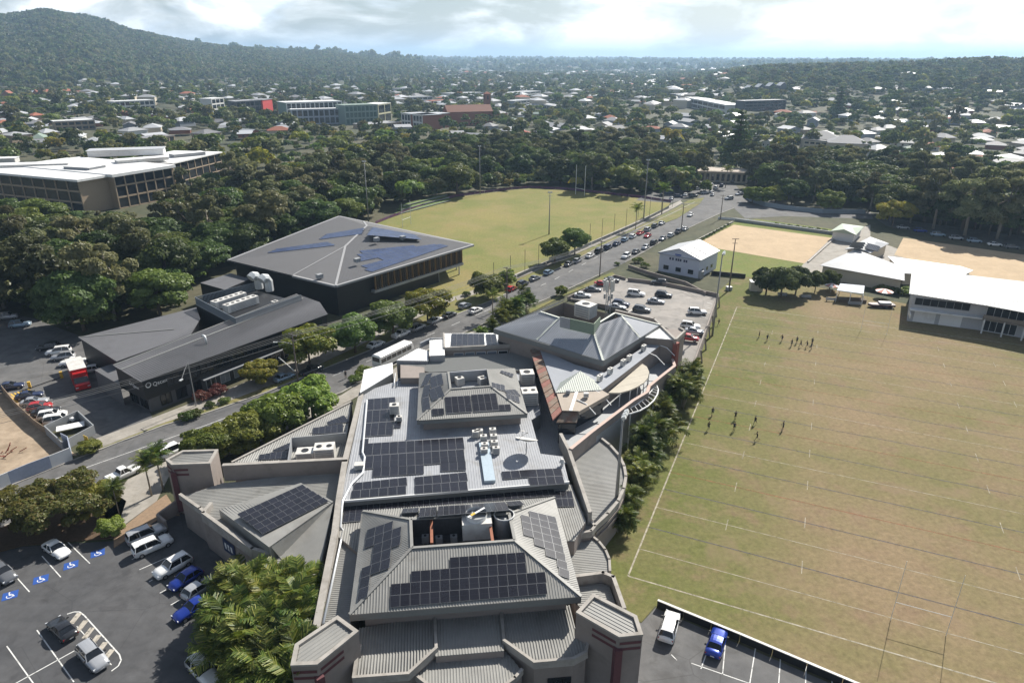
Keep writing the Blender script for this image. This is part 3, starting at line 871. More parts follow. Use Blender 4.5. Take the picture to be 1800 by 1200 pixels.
def roof(parent, pts, m, ribs=0.32, d=None, thick=0.12, name='roof', rh=0.05, rw=0.09):
    mb = MB(); pts = [Vector(p) for p in pts]
    n = len(pts)
    a = sum(pts[i][0] * pts[(i + 1) % n][1] - pts[(i + 1) % n][0] * pts[i][1] for i in range(n))
    if a < 0: pts = pts[::-1]
    if n > 4 or True:
        c = sum(pts, Vector()) / n
        nrm = sum((pts[i].cross(pts[(i + 1) % n]) for i in range(n)), Vector()).normalized()
        off = max(abs((p - c).dot(nrm)) for p in pts)
        if off > 0.02 and n == 4:
            mb.face([pts[0], pts[1], pts[2]]); mb.face([pts[0], pts[2], pts[3]])
        else:
            mb.face(pts)
    for i in range(n):
        p, q = pts[i], pts[(i + 1) % n]; dz = Vector((0, 0, thick))
        mb.face([p - dz, q - dz, q, p])
    if ribs: mb.ribs(pts, ribs, rh, rw, 0, d)
    return mb.build(name, m, parent)
def wall(parent, pts, z0, m='club_wall', name='wall', top=False):
    mb = MB(); n = len(pts)
    a = sum(pts[i][0] * pts[(i + 1) % n][1] - pts[(i + 1) % n][0] * pts[i][1] for i in range(n))
    if a < 0: pts = pts[::-1]
    for i in range(n):
        p, q = pts[i], pts[(i + 1) % n]
        mb.face([(p[0], p[1], z0), (q[0], q[1], z0), q, p])
    if top: mb.face(pts)
    return mb.build(name, m, parent)
def parapet(parent, pts, w=0.4, h=0.55, m='coping', rise=0.5, name='parapet', closed=False):
    """upstand along an open or closed line of roof-edge points"""
    P = [Vector(p) + Vector((0, 0, rise)) for p in pts]
    if closed: P = P + [P[0]]
    mb = MB()
    for a, b in zip(P[:-1], P[1:]):
        d = (b - a).normalized() * (w * .35)
        mb.beam(a - d, b + d, w, h)
    return mb.build(name, m, parent)
def window(parent, a, b, z0, z1, out, m='dark_glass', frame='steel_white', mull=0, depth=0.06):
    """glazing on a wall between ground points a and b, pushed outwards along out"""
    a, b = Vector((a[0], a[1], 0)), Vector((b[0], b[1], 0)); o = Vector(out).normalized() * 0.05
    mb = MB()
    mb.face([a + o + Vector((0, 0, z0)), b + o + Vector((0, 0, z0)), b + o + Vector((0, 0, z1)), a + o + Vector((0, 0, z1))], 0)
    f = 0.08; o2 = o * 1.6
    for p, q in (((a, z0), (b, z0)), ((a, z1), (b, z1))):
        mb.beam(p[0] + o2 + Vector((0, 0, p[1] + f / 2)), q[0] + o2 + Vector((0, 0, q[1] + f / 2)), depth, f, 1)
    for k in range(mull + 2):
        c = a.lerp(b, k / (mull + 1)) + o2
        mb.box(c + Vector((0, 0, (z0 + z1) / 2)), (f, f, z1 - z0), math.atan2((b - a).y, (b - a).x), 1)
    return mb.build('window', [m, frame], parent)

# ------------------------------------------------------------------ the clubhouse (front block)
E1 = Vector((math.cos(R(6.7)), math.sin(R(6.7)), 0)); E2 = Vector((-E1.y, E1.x, 0))
club = thing('clubhouse', 'large sports clubhouse with olive hipped metal roofs and tan walls beside the playing field', 'clubhouse', G(760, 1010))
club_i = club.location.copy()
def rel(root):
    """parts are written in world metres; shift them to their thing"""
    bpy.context.view_layer.update()
    for ch in root.children:
        if not ch.get('_done'):
            ch.location = ch.location - root.location
            ch['_done'] = 1
    for ch in root.children: 
        if '_done' in ch: del ch['_done']
ZE, ZR = 8.0, 10.5
eFL, eFR, eBR, eBL = G(614, 1080, ZE), G(1022, 1048, ZE), G(975, 874, ZE), G(638, 898, ZE)
rFL, rFR, rBR, rBL = G(724, 963, ZR), G(905, 950, ZR), G(895, 903, ZR), G(722, 913, ZR)
for q in ((eFL, eFR, rFR, rFL), (eFR, eBR, rBR, rFR), (eBR, eBL, rBL, rBR), (eBL, eFL, rFL, rBL)):
    roof(club, q, 'roof_olive', 0.30, name='roof')
cap = MB()
for a, b in ((eFL, rFL), (eFR, rFR), (eBR, rBR), (eBL, rBL), (rFL, rFR), (rFR, rBR), (rBR, rBL), (rBL, rFL)):
    cap.beam(a + Vector((0, 0, .12)), b + Vector((0, 0, .12)), .34, .1)
cap.build('ridge_capping', 'roof_olive', club)
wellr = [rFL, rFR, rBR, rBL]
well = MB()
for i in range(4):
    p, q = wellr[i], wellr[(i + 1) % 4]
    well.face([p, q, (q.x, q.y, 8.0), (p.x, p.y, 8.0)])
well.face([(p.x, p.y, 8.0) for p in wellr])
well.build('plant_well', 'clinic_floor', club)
fas = MB()
eave = [eFL, eFR, eBR, eBL]
for i in range(4):
    a, b = eave[i], eave[(i + 1) % 4]
    fas.face([a - Vector((0, 0, .12)), b - Vector((0, 0, .12)), b - Vector((0, 0, .85)), a - Vector((0, 0, .85))])
ei = inset(eave, 1.3)
for i in range(4):
    a, b, c, d = eave[i], eave[(i + 1) % 4], ei[(i + 1) % 4], ei[i]
    z = Vector((0, 0, .85)); fas.face([a - z, b - z, c - z, d - z])
fas.build('fascia', 'fascia', club)
wall(club, [p - Vector((0, 0, .8)) for p in inset(eave, 1.3)], 0)

# front bays
ZB = 5.2
bayL = [G(631, 1104, ZB), G(764, 1083, ZB), G(767, 1141, ZB), G(718, 1186, ZB - .25), G(622, 1193, ZB - .25), G(626, 1165, ZB - .1)]
bayC = [G(764, 1083, ZB), G(881, 1074, ZB), G(886, 1143, ZB - .2), G(766, 1153, ZB - .2)]
bayR = [G(881, 1074, ZB), G(1001, 1064, ZB), G(1010, 1100, ZB), G(1010, 1121, ZB - .05), G(1034, 1124, ZB), G(1030, 1148, ZB - .1), G(1008, 1160, ZB - .2), G(939, 1166, ZB - .2), G(886, 1128, ZB - .1)]
for b_ in (bayL, bayC, bayR):
    roof(club, b_, 'roof_olive', 0.30, d=-E2)
    wall(club, [Vector((p.x, p.y, p.z - .1)) for p in b_], 0)
parapet(club, [bayL[1], bayL[2], bayL[3], bayL[4], bayL[5], G(634, 1137, ZB)], .3, .9, rise=.35)
parapet(club, [bayR[0], bayR[8], bayR[7], bayR[6], bayR[5], bayR[4]], .3, .9, rise=.35)
ZL = 4.1
bayF = [G(766, 1150, ZL), G(886, 1140, ZL), G(917, 1178, ZL), G(905, 1192, ZL), G(886, 1206, ZL), G(850, 1217, ZL), G(800, 1222, ZL), G(760, 1210, ZL), G(728, 1185, ZL)]
roof(club, bayF, 'roof_olive', 0.30, d=-E2)
wall(club, [Vector((p.x, p.y, p.z - .1)) for p in bayF], 0)
parapet(club, bayF[2:], .3, .7, rise=.22)
# entrance opening below the right bay
a_, b_ = bayR[7], bayR[6]
window(club, a_.lerp(b_, .36), a_.lerp(b_, .95), 0.2, 2.9, -E2, mull=2, frame='steel_black')
window(club, bayL[4].lerp(bayL[3], .15), bayL[4].lerp(bayL[3], .85), 0.6, 2.9, -E2, mull=4, frame='steel_black')
window(club, bayF[7].lerp(bayF[4], .1), bayF[7].lerp(bayF[4], .4), 0.3, 2.8, -E2, mull=2, frame='steel_black')

def tower(pts, zt, bands, zb=0.0, ribd=None, wallm='club_wall', rec=0.28):
    """parapet tower: walls, sunken ribbed roof, coping and maroon bands on its corner"""
    wall(club, [Vector((p.x, p.y, zt - .05)) for p in pts], zb, wallm)
    inn = inset(pts, 0.40)
    roof(club, [Vector((p.x, p.y, zt - rec)) for p in inn], 'roof_olive', 0.42, d=ribd, name='tower_roof')
    mb = MB(); n = len(pts)
    for i in range(n):
        p, q, r_, s_ = pts[i], pts[(i + 1) % n], inn[(i + 1) % n], inn[i]
        mb.face([p, q, r_, s_]); z = Vector((0, 0, rec + .05))
        mb.face([s_, r_, r_ - z, s_ - z]); mb.face([p, q, q - Vector((0, 0, .22)), p - Vector((0, 0, .22))])
    # coping stands a little proud of the wall
    cx = sum(pts, Vector()) / n
    for i in range(len(mb.v)):
        v = Vector(mb.v[i]); d = (v - cx); d.z = 0
        mb.v[i] = tuple(v + d.normalized() * .05)
    mb.build('parapet', 'coping', club)
    mm = MB()
    for (i, j, u0, u1) in bands:
        p, q = pts[i], pts[j]; d = (q - p); o = Vector((d.y, -d.x, 0)).normalized()
        mid = (p + q) / 2
        if (mid + o - cx).length < (mid - cx).length: o = -o
        A, B = p.lerp(q, u0) + o * .045, p.lerp(q, u1) + o * .045
        for z1, z0_ in ((zt - .75, zt - 1.1), (zt - 1.5, zt - 1.85)):
            mm.face([(A.x, A.y, z0_), (B.x, B.y, z0_), (B.x, B.y, z1), (A.x, A.y, z1)])
    return mm
tL = [G(511, 1168, 8.6), G(519, 1131, 8.6), G(593, 1081, 8.6), G(630, 1108, 8.6), G(558, 1166, 8.6)]
mm = tower(tL, 8.6, [(4, 0, .05, .95), (4, 3, .05, .6)], ribd=(tL[2] - tL[1]))
c_ = tL[4]; mm.box((c_.x, c_.y, 3.6), (.75, .75, 7.0), R(40)); mm.build('corner_band', 'maroon', club)
tR = [G(1013, 1075, 8.6), G(1043, 1042, 8.6), G(1119, 1081, 8.6), G(1130, 1114, 8.6), G(1088, 1118, 8.6)]
mm = tower(tR, 8.6, [(4, 3, .05, .95), (4, 0, .05, .6)], ribd=(tR[2] - tR[1]))
c_ = tR[4]; mm.box((c_.x, c_.y, 3.6), (.75, .75, 7.0), R(10)); mm.build('corner_band', 'maroon', club)

# left strip roof beside the hip, with the long parapet wall
ZS = 5.6
strip_l = [G(582, 933, ZS), G(636, 926, ZS), G(616, 1095, ZS), G(556, 1100, ZS)]
roof(club, strip_l, 'roof_olive', 0.30, d=E1)
wall(club, [Vector((p.x, p.y, p.z - .1)) for p in strip_l], 0)
par = [G(635, 690, 7.4), G(606, 809, 7.4), G(596, 872, 7.4), G(588, 935, 7.0), G(556, 1100, 6.2)]
parapet(club, par, .75, 1.6, rise=.0)
# strip of roof behind the hip with rows of panels, and the step wall above it
ZK = 6.1
back_strip = [G(585, 935, ZK), G(598, 886, ZK), G(1004, 851, ZK), G(1030, 915, ZK), G(1010, 950, ZK), G(640, 980, ZK)]
roof(club, back_strip, 'roof_olive', 0.30, d=-E2)
wall(club, [Vector((p.x, p.y, p.z - .1)) for p in back_strip], 0)
ZM = 7.1
mid = [G(598, 881, ZM), G(1000, 847, ZM), G(989, 802, ZM), G(950, 797, ZM), G(934, 738, ZM), G(950, 728, ZM), G(938, 645, ZM), G(760, 650, ZM), G(640, 688, ZM)]
rec = [G(925, 660, 4.6), G(960, 640, 4.6), G(1000, 760, 4.6), G(1005, 815, 4.6), G(940, 815, 4.6)]
roof(club, rec, 'roof_galv', 0.36, d=-E2, name='lower_roof')
roof(club, mid, 'roof_galv', 0.36, d=-E2, rh=.03, rw=.06)
wall(club, [Vector((p.x, p.y, p.z - .1)) for p in mid], 0, 'fascia')
parapet(club, [mid[0], mid[1]], .18, .3, m='steel_white', rise=.12)
# right side: stepped bays and the low roofs next to the fan-shaped wing
rb = [G(1002, 852, 5.9), G(1036, 897, 5.9), G(1048, 928, 5.9), G(1040, 937, 5.9), G(990, 940, 5.9)]
roof(club, [G(985, 912, 5.0), G(1024, 908, 5.0), G(1046, 930, 5.0), G(1038, 938, 5.0), G(992, 945, 5.0)], 'roof_olive', 0.3, d=E1)
wall(club, [G(985, 912, 4.9), G(1024, 908, 4.9), G(1046, 930, 4.9), G(1038, 938, 4.9), G(992, 945, 4.9)], 0)
parapet(club, [G(1024, 905, 5.0), G(1046, 928, 5.0), G(1039, 937, 5.0), G(993, 945, 5.0)], .35, .9, rise=.45)
rb2 = [G(992, 950, 3.9), G(1043, 946, 3.9), G(1052, 953, 3.9), G(1064, 968, 3.9), G(1071, 985, 3.9), G(1072, 1005, 3.9), G(1008, 1013, 3.9)]
roof(club, rb2, 'roof_olive', 0.3, d=E1)
wall(club, [p - Vector((0, 0, .1)) for p in rb2], 0)
parapet(club, rb2[1:6], .3, .8, rise=.3)
rb3 = [G(1006, 1012, 5.0), G(1060, 1005, 5.0), G(1078, 1012, 5.0), G(1097, 1066, 5.0), G(1046, 1080, 5.0), G(1012, 1060, 5.0)]
roof(club, [p - Vector((0, 0, 1.3)) for p in inset(rb3, .4)], 'roof_olive', 0.3, d=E1)
wall(club, [p - Vector((0, 0, .1)) for p in rb3], 0)
parapet(club, [rb3[0], rb3[1], rb3[2], rb3[3]], .45, 1.5, rise=.0)
# fan-shaped wing
fan_c = [(1008, 812), (1053, 770), (1072, 785), (1088, 803), (1097, 822), (1100, 840), (1096, 862), (1086, 884), (1068, 906), (1046, 926), (1036, 900)]
ZF = 5.0
fan = [G(x, y, ZF) for x, y in fan_c]
roof(club, fan, 'roof_olive', 0.32, d=E1)
wall(club, [p - Vector((0, 0, .1)) for p in fan], 0)
parapet(club, fan[1:10], .4, .9, rise=.4)
parapet(club, [G(986, 762, 7.4), G(1000, 789, 7.4), G(1037, 898, 7.0)], .5, 2.3, rise=0)
band = MB()
for a, b in zip(fan[1:9], fan[2:10]):
    for z_ in (4.3, 3.4): band.beam((a.x, a.y, z_), (b.x, b.y, z_), .5, .35)
band.build('balcony_band', 'club_wall', club)

# left wing: roof with raised array plane, big step wall, corner tower
ZW = 5.0
lw = [G(391, 849, ZW), G(604, 825, ZW), G(590, 905, ZW), G(560, 1010, ZW), G(520, 1020, ZW), G(475, 978, ZW), G(445, 973, ZW), G(358, 909, ZW), G(352, 897, ZW), G(318, 873, ZW), G(372, 855, ZW)]
roof(club, lw, 'roof_olive', 0.34, d=E1)
wall(club, [p - Vector((0, 0, .1)) for p in lw], 0)
parapet(club, [lw[9], lw[8], G(358, 902, ZW)], .4, .9, rise=.5)
parapet(club, [G(371, 889, ZW + .4), G(358, 905, ZW + .4), lw[6] + Vector((0, 0, .4)), G(474, 977, ZW + .4)], .45, 1.4, rise=.5)
wedge = [G(529, 848, 7.2), G(586, 881, 7.2), G(473, 961, 7.0), G(385, 895, 6.4)]
roof(club, wedge, 'roof_olive', 0.34, d=wedge[2] - wedge[3], name='raised_roof')
wall(club, [p - Vector((0, 0, .12)) for p in wedge], ZW - .1, 'roof_olive', name='raised_wall')
slope = [G(476, 960, 6.9), G(586, 883, 7.0), G(560, 1010, ZW + .1), G(528, 1012, ZW + .1), G(492, 979, ZW + .1)]
roof(club, slope, 'roof_olive', 0.34, name='roof', d=slope[3] - slope[1])
stepw = MB()
a, b = G(391, 817, 7.3), G(604, 806, 7.3)
stepw.beam(a, b, .5, 2.5)
stepw.build('step_wall', 'club_wall', club)
cw = MB(); cw.beam(a + Vector((0, 0, .08)), b + Vector((0, 0, .08)), .6, .1); cw.build('coping', 'coping', club)
tl_ = [G(291, 807, 8.2), G(321, 791, 8.2), G(383, 789, 8.2), G(390, 818, 8.2), G(369, 813.5, 8.2), G(302, 816, 8.2)]
tl_ = [tl_[0], tl_[1], tl_[2], tl_[4], tl_[5]]
mm = tower(tl_, 8.2, [(4, 0, .1, .9), (4, 3, .02, .4)], ribd=E1)
c_ = tl_[4]; mm.box((c_.x, c_.y, 3.8), (.7, .7, 6.4), R(20)); mm.build('corner_band', 'maroon', club)
# back-left triangle of roof, with the plant pen
tri = [G(409, 813, 5.4), G(618, 707, 5.4), G(604, 806, 5.4)]
roof(club, tri, 'roof_olive', 0.34, d=(tri[2] - tri[0]).cross(Vector((0, 0, 1))))
wall(club, [p - Vector((0, 0, .1)) for p in tri], 0)
parapet(club, [tri[0], tri[1]], .35, .6, rise=.25)
pen = MB()
pa, pb, pc = G(512, 769, 7.1), G(608, 760, 7.1), G(506, 810, 7.1)
pen.beam(pa, pb, .12, 1.7); pen.beam(pa, pc, .12, 1.7)
pen.build('plant_screen', 'plant_grey', club)
sgn = MB()
sa, sb = lw[7].lerp(lw[6], .38), lw[7].lerp(lw[6], .62); o_ = Vector((-(sb - sa).y, (sb - sa).x, 0)).normalized(); o_ = o_ if o_.x < 0 else -o_
sgn.face([sa + o_ * .12 + Vector((0, 0, -2.9)), sb + o_ * .12 + Vector((0, 0, -2.9)), sb + o_ * .12 + Vector((0, 0, -.9)), sa + o_ * .12 + Vector((0, 0, -.9))], 0)
for k in range(3):
    q0, q1 = sa.lerp(sb, .15 + .25 * k), sa.lerp(sb, .3 + .25 * k)
    sgn.face([q0 + o_ * .14 + Vector((0, 0, -2.4)), q1 + o_ * .14 + Vector((0, 0, -2.4)), q1 + o_ * .14 + Vector((0, 0, -1.5)), q0 + o_ * .14 + Vector((0, 0, -1.5))], 1)
sgn.build('wall_sign', [mat('sign_navy', (.03, .04, .09), .5), 'white_paint'], club)
# entry wall by the car park
ew = MB(); ew.beam(G(276, 903, 1.6), G(318, 873, 2.4), .35, 2.2); ew.beam(G(276, 903, 1.6), G(290, 915, 1.6), .35, 1.6)
ew.build('entry_wall', 'club_wall', club)

# second hip roof with open plant court
ZE2, ZR2 = 9.3, 10.9
hA, hB, hC, hD = G(733, 739, ZE2), G(927, 727, ZE2), G(905, 647, ZE2), G(737, 655, ZE2)
wA, wB, wC, wD = G(792, 684, ZR2), G(863, 679, ZR2), G(857, 649, ZR2), G(788, 654, ZR2)
for q in ((hA, hB, wB, wA), (hB, hC, wC, wB), (hD, hA, wA, wD)):
    roof(club, q, 'roof_olive', 0.33)
wl = MB()
for p, q in ((wA, wB), (wB, wC), (wC, wD), (wD, wA)):
    wl.face([p, q, (q.x, q.y, 8.9), (p.x, p.y, 8.9)])
wl.face([(p.x, p.y, 8.9) for p in (wA, wB, wC, wD)])
wl.beam(wD, wC, .25, 1.9)
wl.build('plant_well', 'roof_galv', club)
cap = MB()
for a, b in ((hA, wA), (hB, wB), (wA, wB), (wB, wC), (wA, wD)):
    cap.beam(a + Vector((0, 0, .12)), b + Vector((0, 0, .12)), .34, .1)
cap.build('ridge_capping', 'roof_olive', club)
fas = MB(); ev = [hA, hB, hC, hD]
for i in range(4):
    a, b = ev[i], ev[(i + 1) % 4]
    fas.face([a, b, b - Vector((0, 0, .7)), a - Vector((0, 0, .7))])
ii = inset(ev, .9)
for i in range(4):
    a, b, c, d = ev[i], ev[(i + 1) % 4], ii[(i + 1) % 4], ii[i]; z = Vector((0, 0, .7)); fas.face([a - z, b - z, c - z, d - z])
fas.build('fascia', 'fascia', club)
wall(club, [p - Vector((0, 0, .6)) for p in ii], ZM, 'club_wall')
# block behind the second hip: long wall with windows and flat panel roof, stepped white roofs towards the road
bw = [G(781, 612, 9.0), G(944, 604, 9.0), G(905, 585, 9.0), G(780, 586, 9.0)]
roof(club, bw, 'sheet_white', 0.36, d=-E2)
wall(club, [p - Vector((0, 0, .1)) for p in bw], 0)
parapet(club, [bw[3], bw[0], bw[1]], .3, .7, rise=.18)
lowb = [G(700, 640, 7.6), G(700, 630, 7.6), G(790, 625, 7.6), G(945, 618, 7.6), G(935, 650, 7.6), G(760, 655, 7.6)]
roof(club, lowb, 'fascia', 0.4, d=E1)
wall(club, [p - Vector((0, 0, .1)) for p in lowb], 0)
dA, dB = G(792, 633, 8.0), G(940, 626, 8.0)
for k in range(7):
    u0, u1 = .10 + k * .12, .10 + k * .12 + .1
    window(club, bw[0].lerp(bw[1], u0), bw[0].lerp(bw[1], u1), 6.9, 7.9, -E2, m='dark_glass' if k > 3 else mat('pale_glass', (.20, .23, .27), .15))
wr = [G(633, 690, 7.9), G(640, 650, 7.9), G(690, 637, 7.9), G(691, 655, 7.9)]
roof(club, wr, 'sheet_white', 0, name='roof'); wall(club, [p - Vector((0, 0, .1)) for p in wr], 0, 'fascia')
st1 = [G(697, 633, 8.2), G(735, 612, 8.2), G(754, 617, 8.2), G(752, 634, 8.2)]
roof(club, st1, 'sheet_white', 0.36, d=E2); wall(club, [p - Vector((0, 0, .1)) for p in st1], 0, 'roof_galv')
st2 = [G(755, 625, 8.9), G(782, 624, 8.9), G(780, 596, 8.9), G(755, 598, 8.9)]
roof(club, st2, 'sheet_white', 0.36, d=E2); wall(club, [p - Vector((0, 0, .1)) for p in st2], 0, 'roof_galv')
parapet(club, [G(739, 604, 8.9), G(756, 596, 8.9), G(781, 595, 8.9)], .3, 1.0, m='roof_galv', rise=.2)
tank = MB(); tank.prism([G(704, 664, 8.3), G(746, 664, 8.3), G(746, 645, 8.3), G(704, 641, 8.3)], 7.0); tank.build('roof_room', 'club_wall', club)
# long pipe run along the roof edge
pp = MB()
pp.tube([G(645, 703, 7.4), G(637, 795, 7.4), G(641, 803, 7.4), G(638, 830, 7.4), G(618, 850, 7.4), G(602, 880, 7.3), G(598, 926, 6.4), G(603, 932, 6.0), G(568, 1096, 6.0)], .16, 6)
pp.tube([G(692, 678, 7.4), G(695, 656, 7.4)], .1, 6); pp.tube([G(698, 678, 7.4), G(700, 666, 7.4), G(736, 663, 7.4)], .1, 6)
pp.build('roof_pipe', 'pipe', club, smooth=True)
rel(club)

# ------------------------------------------------------------------ solar arrays on the clubhouse
solar('wide stepped black solar array on the front hip face of the clubhouse', (eFL, eFR, rFR),
      [(((685, 1067), (962, 1043), (955.6, 967), (689.5, 986.5)), 16, 4, [range(16), range(16), range(2, 14), range(6, 14)])])
solar('tall stepped solar array on the left hip face of the clubhouse', (eBL, eFL, rFL),
      [(((628, 1055), (700, 1029), (706, 909), (645, 931)), 4, 7, [(0,), (0,), (0, 1, 2), (1, 2), (1, 2, 3), (0, 1, 2, 3), (0, 1, 2)])])
solar('stepped solar array on the right hip face of the clubhouse', (eFR, eBR, rBR),
      [(((929, 991), (1003, 1017), (976.7, 908), (914, 893)), 4, 8, [(3,), (3,), (2, 3), (1, 2, 3), (0, 1, 2, 3), (0, 1, 2, 3), (0, 1, 2, 3), (1, 2, 3)])], 'black')
Z3 = (G(600, 880, ZK), G(1000, 850, ZK), G(1010, 900, ZK))
solar('long row of solar panels on the lower roof strip behind the front hip', Z3,
      [(((601, 918), (634, 915), (637, 886), (607, 888)), 3, 1), (((634, 900), (720, 893), (722, 876.5), (636, 884)), 8, 1), (((722, 892), (886, 878), (886, 865), (722, 876)), 15, 1), (((888, 878), (976, 870), (974, 859), (887, 865)), 8, 1),
       (((980, 890), (1010, 889), (1005, 862), (974, 862)), 3, 2)])
solar('row of tilted solar panels on the back slope of the front hip', (eBR, eBL, rBL),
      [(((706, 901), (735, 899), (736, 891.5), (708, 893)), 3, 1), (((736, 908), (766, 906), (768, 890), (738, 892)), 3, 1), (((769, 906), (829, 901), (828, 886), (770, 889)), 6, 1), (((832, 901), (892, 896), (891, 881), (831, 885)), 6, 1), (((893, 889), (918, 886), (917, 879), (892, 881)), 3, 1)], lift=.55)
MZ = (mid[0], mid[1], mid[6])
solar('four column solar block at the left edge of the pale middle roof', MZ, [(((637, 767), (690, 764), (696, 697), (646, 701)), 4, 3), (((692, 752), (704, 751), (706, 739), (694, 739)), 1, 1)])
solar('largest solar block on the pale middle roof', MZ,
      [(((641, 824), (817, 811), (815, 768), (640, 779)), 12, 2), (((632, 797), (646, 796), (648, 770), (634, 771)), 1, 1), (((654, 838), (745, 832), (745, 816), (656, 822)), 6, 1), (((775, 828), (820, 826), (818, 810), (774, 812)), 3, 1)])
solar('solar rows along the front edge of the pale middle roof', MZ, [(((615, 876), (713, 868), (716, 838), (624, 848)), 6, 2), (((729, 868), (822, 861), (821, 829), (729, 838)), 6, 2)])
solar('small L shaped solar block near the dish on the pale middle roof', MZ, [(((883, 842), (931, 838), (928, 825), (882, 828)), 3, 1), (((931, 853), (993, 850), (986, 822), (928, 825)), 4, 2)])
solar('solar block on the front face of the plant court hip roof', (hA, hB, wB),
      [(((782, 727), (828, 724), (828, 694), (784, 697)), 4, 1), (((830, 724), (876, 721), (873, 690), (830, 693)), 4, 1), (((759, 730), (780, 728), (781, 717), (760, 718)), 2, 1), (((877, 721), (899, 720), (897, 710), (876, 711)), 2, 1)])
solar('three column solar block on the left face of the plant court hip roof', (hD, hA, wA), [(((742, 723), (755, 718), (756, 656), (745, 658)), 1, 3), (((756, 706), (778, 697), (778, 655), (757, 662)), 2, 2)])
solar('two part solar block on the right face of the plant court hip roof', (hB, hC, wC), [(((891, 700), (914, 708), (910, 684), (888, 685)), 3, 2), (((865, 680), (889, 688), (886, 676), (863, 671)), 3, 1), (((880, 654), (903, 664), (901, 656), (880, 650)), 4, 1)])
solar('sixty panel solar array on the raised wedge roof of the left wing', wedge[:3], [(((462, 938), (578, 880), (531, 851), (416, 903)), 9, 5)])
solar('solar panels on the low triangular roof behind the street trees', tri, [(((442, 809), (500, 806), (517, 775), (494, 786)), 5, 2), (((536, 764), (600, 760), (612, 727), (590, 737)), 5, 2)])
solar('seven panel solar row on the white flat roof beside the blue hip roof', bw[:3], [(((793, 608), (853, 606), (850, 586), (793, 586)), 6, 1), (((856, 606), (874, 605), (872, 587), (854, 587)), 2, 1), (((876, 605), (894, 604), (892, 596), (875, 596)), 2, 1)])

# ------------------------------------------------------------------ plant on the clubhouse roofs
def ac_unit(p, sx, sy, sz, rz, label, fans=1, group='air conditioning units on the roofs', m='plant_white', name='air_conditioner'):
    t = thing(name, label, 'air conditioner', p, rz, group)
    mb = MB(); mb.box((0, 0, sz / 2 + .1), (sx, sy, sz)); mb.box((-sx * .3, 0, .05), (.1, sy, .1)); mb.box((sx * .3, 0, .05), (.1, sy, .1)); mb.build('casing', m, t)
    gr = MB()
    n = 3 if sz < 1 else 5
    for k in range(n):
        gr.box((0, -sy / 2 - .012, .25 + (sz - .3) * (k + .5) / n), (sx * .82, .03, (sz - .3) / n * .55))
    gr.build('grille', 'plant_grey', t)
    for k in range(fans):
        f = MB(); x = (k - (fans - 1) / 2) * sx / fans
        r_ = min(sx / fans, sy) * .28
        f.tube([(x, 0, sz + .09), (x, 0, sz + .16)], r_, 14); f.build('fan', 'steel_black', t, smooth=False)
    return t
ac_unit(G(572, 803, 5.4), 2.9, 2.2, 1.8, R(8), 'big white rooftop unit with two fans inside the grey screened pen', 2)
ac_unit(G(538, 805, 5.4), 2.5, 1.9, 1.25, R(8), 'smaller white unit left of the big one in the grey screened pen', 1)
ac_unit(G(694, 726, ZM), 1.5, 1.3, 1.5, R(7), 'white box unit beside the four column solar block', 1)
ac_unit(G(702, 740, ZM), .9, .7, .8, R(7), 'small white unit on a stand below the box unit', 1)
ac_unit(G(632, 823, ZM), 1.3, 1.0, .7, R(7), 'white box beside the pipe at the left parapet', 0)
for k, (x, y) in enumerate([(843, 766), (850, 776), (852, 790), (866, 764), (868, 775), (869, 786), (872, 797), (836, 768), (851, 799)]):
    ac_unit(G(x, y, ZM), 1.0, .7, 1.0, R(7), 'small white condenser in the huddle on the middle roof', 1, 'condenser huddle on the middle roof')
ac_unit(G(930, 708, ZM), 2.6, 2.4, 2.3, R(7), 'large white rooftop unit with two fans right of the plant court hip', 2)
ac_unit(G(926, 672, ZM), 2.4, 2.2, 2.0, R(7), 'white rooftop unit behind the large one at the rusty awning', 1)
for k, (x, y) in enumerate([(808, 676), (848, 676)]):
    ac_unit(G(x, y, 8.9), 1.3, 1.2, 1.3, R(30), ('left' if k == 0 else 'right') + ' of the two pale units inside the plant court', 1)
dk = thing('roof_duct', 'flat pale blue metal duct lying across the middle roof', 'duct', G(866, 850, ZM), R(97))
d_ = MB(); d_.box((5.2, .35, .22), (10.0, 1.5, .45)); d_.build('duct_box', mat('duct_blue', (.42, .50, .56), .4, metal=.3), dk)
# cooling plant in the front well
ct = thing('cooling_tower', 'white square cooling tower with round fan opening in the roof well', 'cooling tower', G(838, 936, 8.7), R(7))
m_ = MB(); m_.box((0, 0, 1.1), (3.4, 2.6, 2.2)); m_.build('casing', 'plant_white', ct)
m_ = MB(); m_.tube([(0, .1, 2.2), (0, .1, 2.75)], 1.25, 20, cap=False); m_.build('fan_ring', 'steel_white', ct)
m_ = MB(); m_.tube([(0, .1, 2.3), (0, .1, 2.32)], 1.2, 20); m_.build('fan', 'plant_grey', ct)
m_ = MB(); m_.box((0, .1, 2.8), (2.6, .25, .08), R(38)); m_.box((-.4, -.25, 2.86), (.6, .3, .05), R(38), 1); m_.build('service_ladder', ['steel_white', 'yellow_paint'], ct)
tk = thing('water_tank', 'round open grey tank at the right end of the roof well', 'tank', G(886, 937, 8.0))
m_ = MB(); m_.tube([(0, 0, 0), (0, 0, 2.7)], 1.15, 22, cap=False); m_.tube([(0, 0, 2.3), (0, 0, 2.31)], 1.12, 22); m_.build('shell', 'plant_grey', tk, smooth=True)
m_ = MB(); m_.tube([(math.cos(a) * 1.17, math.sin(a) * 1.17, 2.72) for a in [k * math.pi / 12 for k in range(25)]], .07, 5); m_.build('rim', 'steel_white', tk)
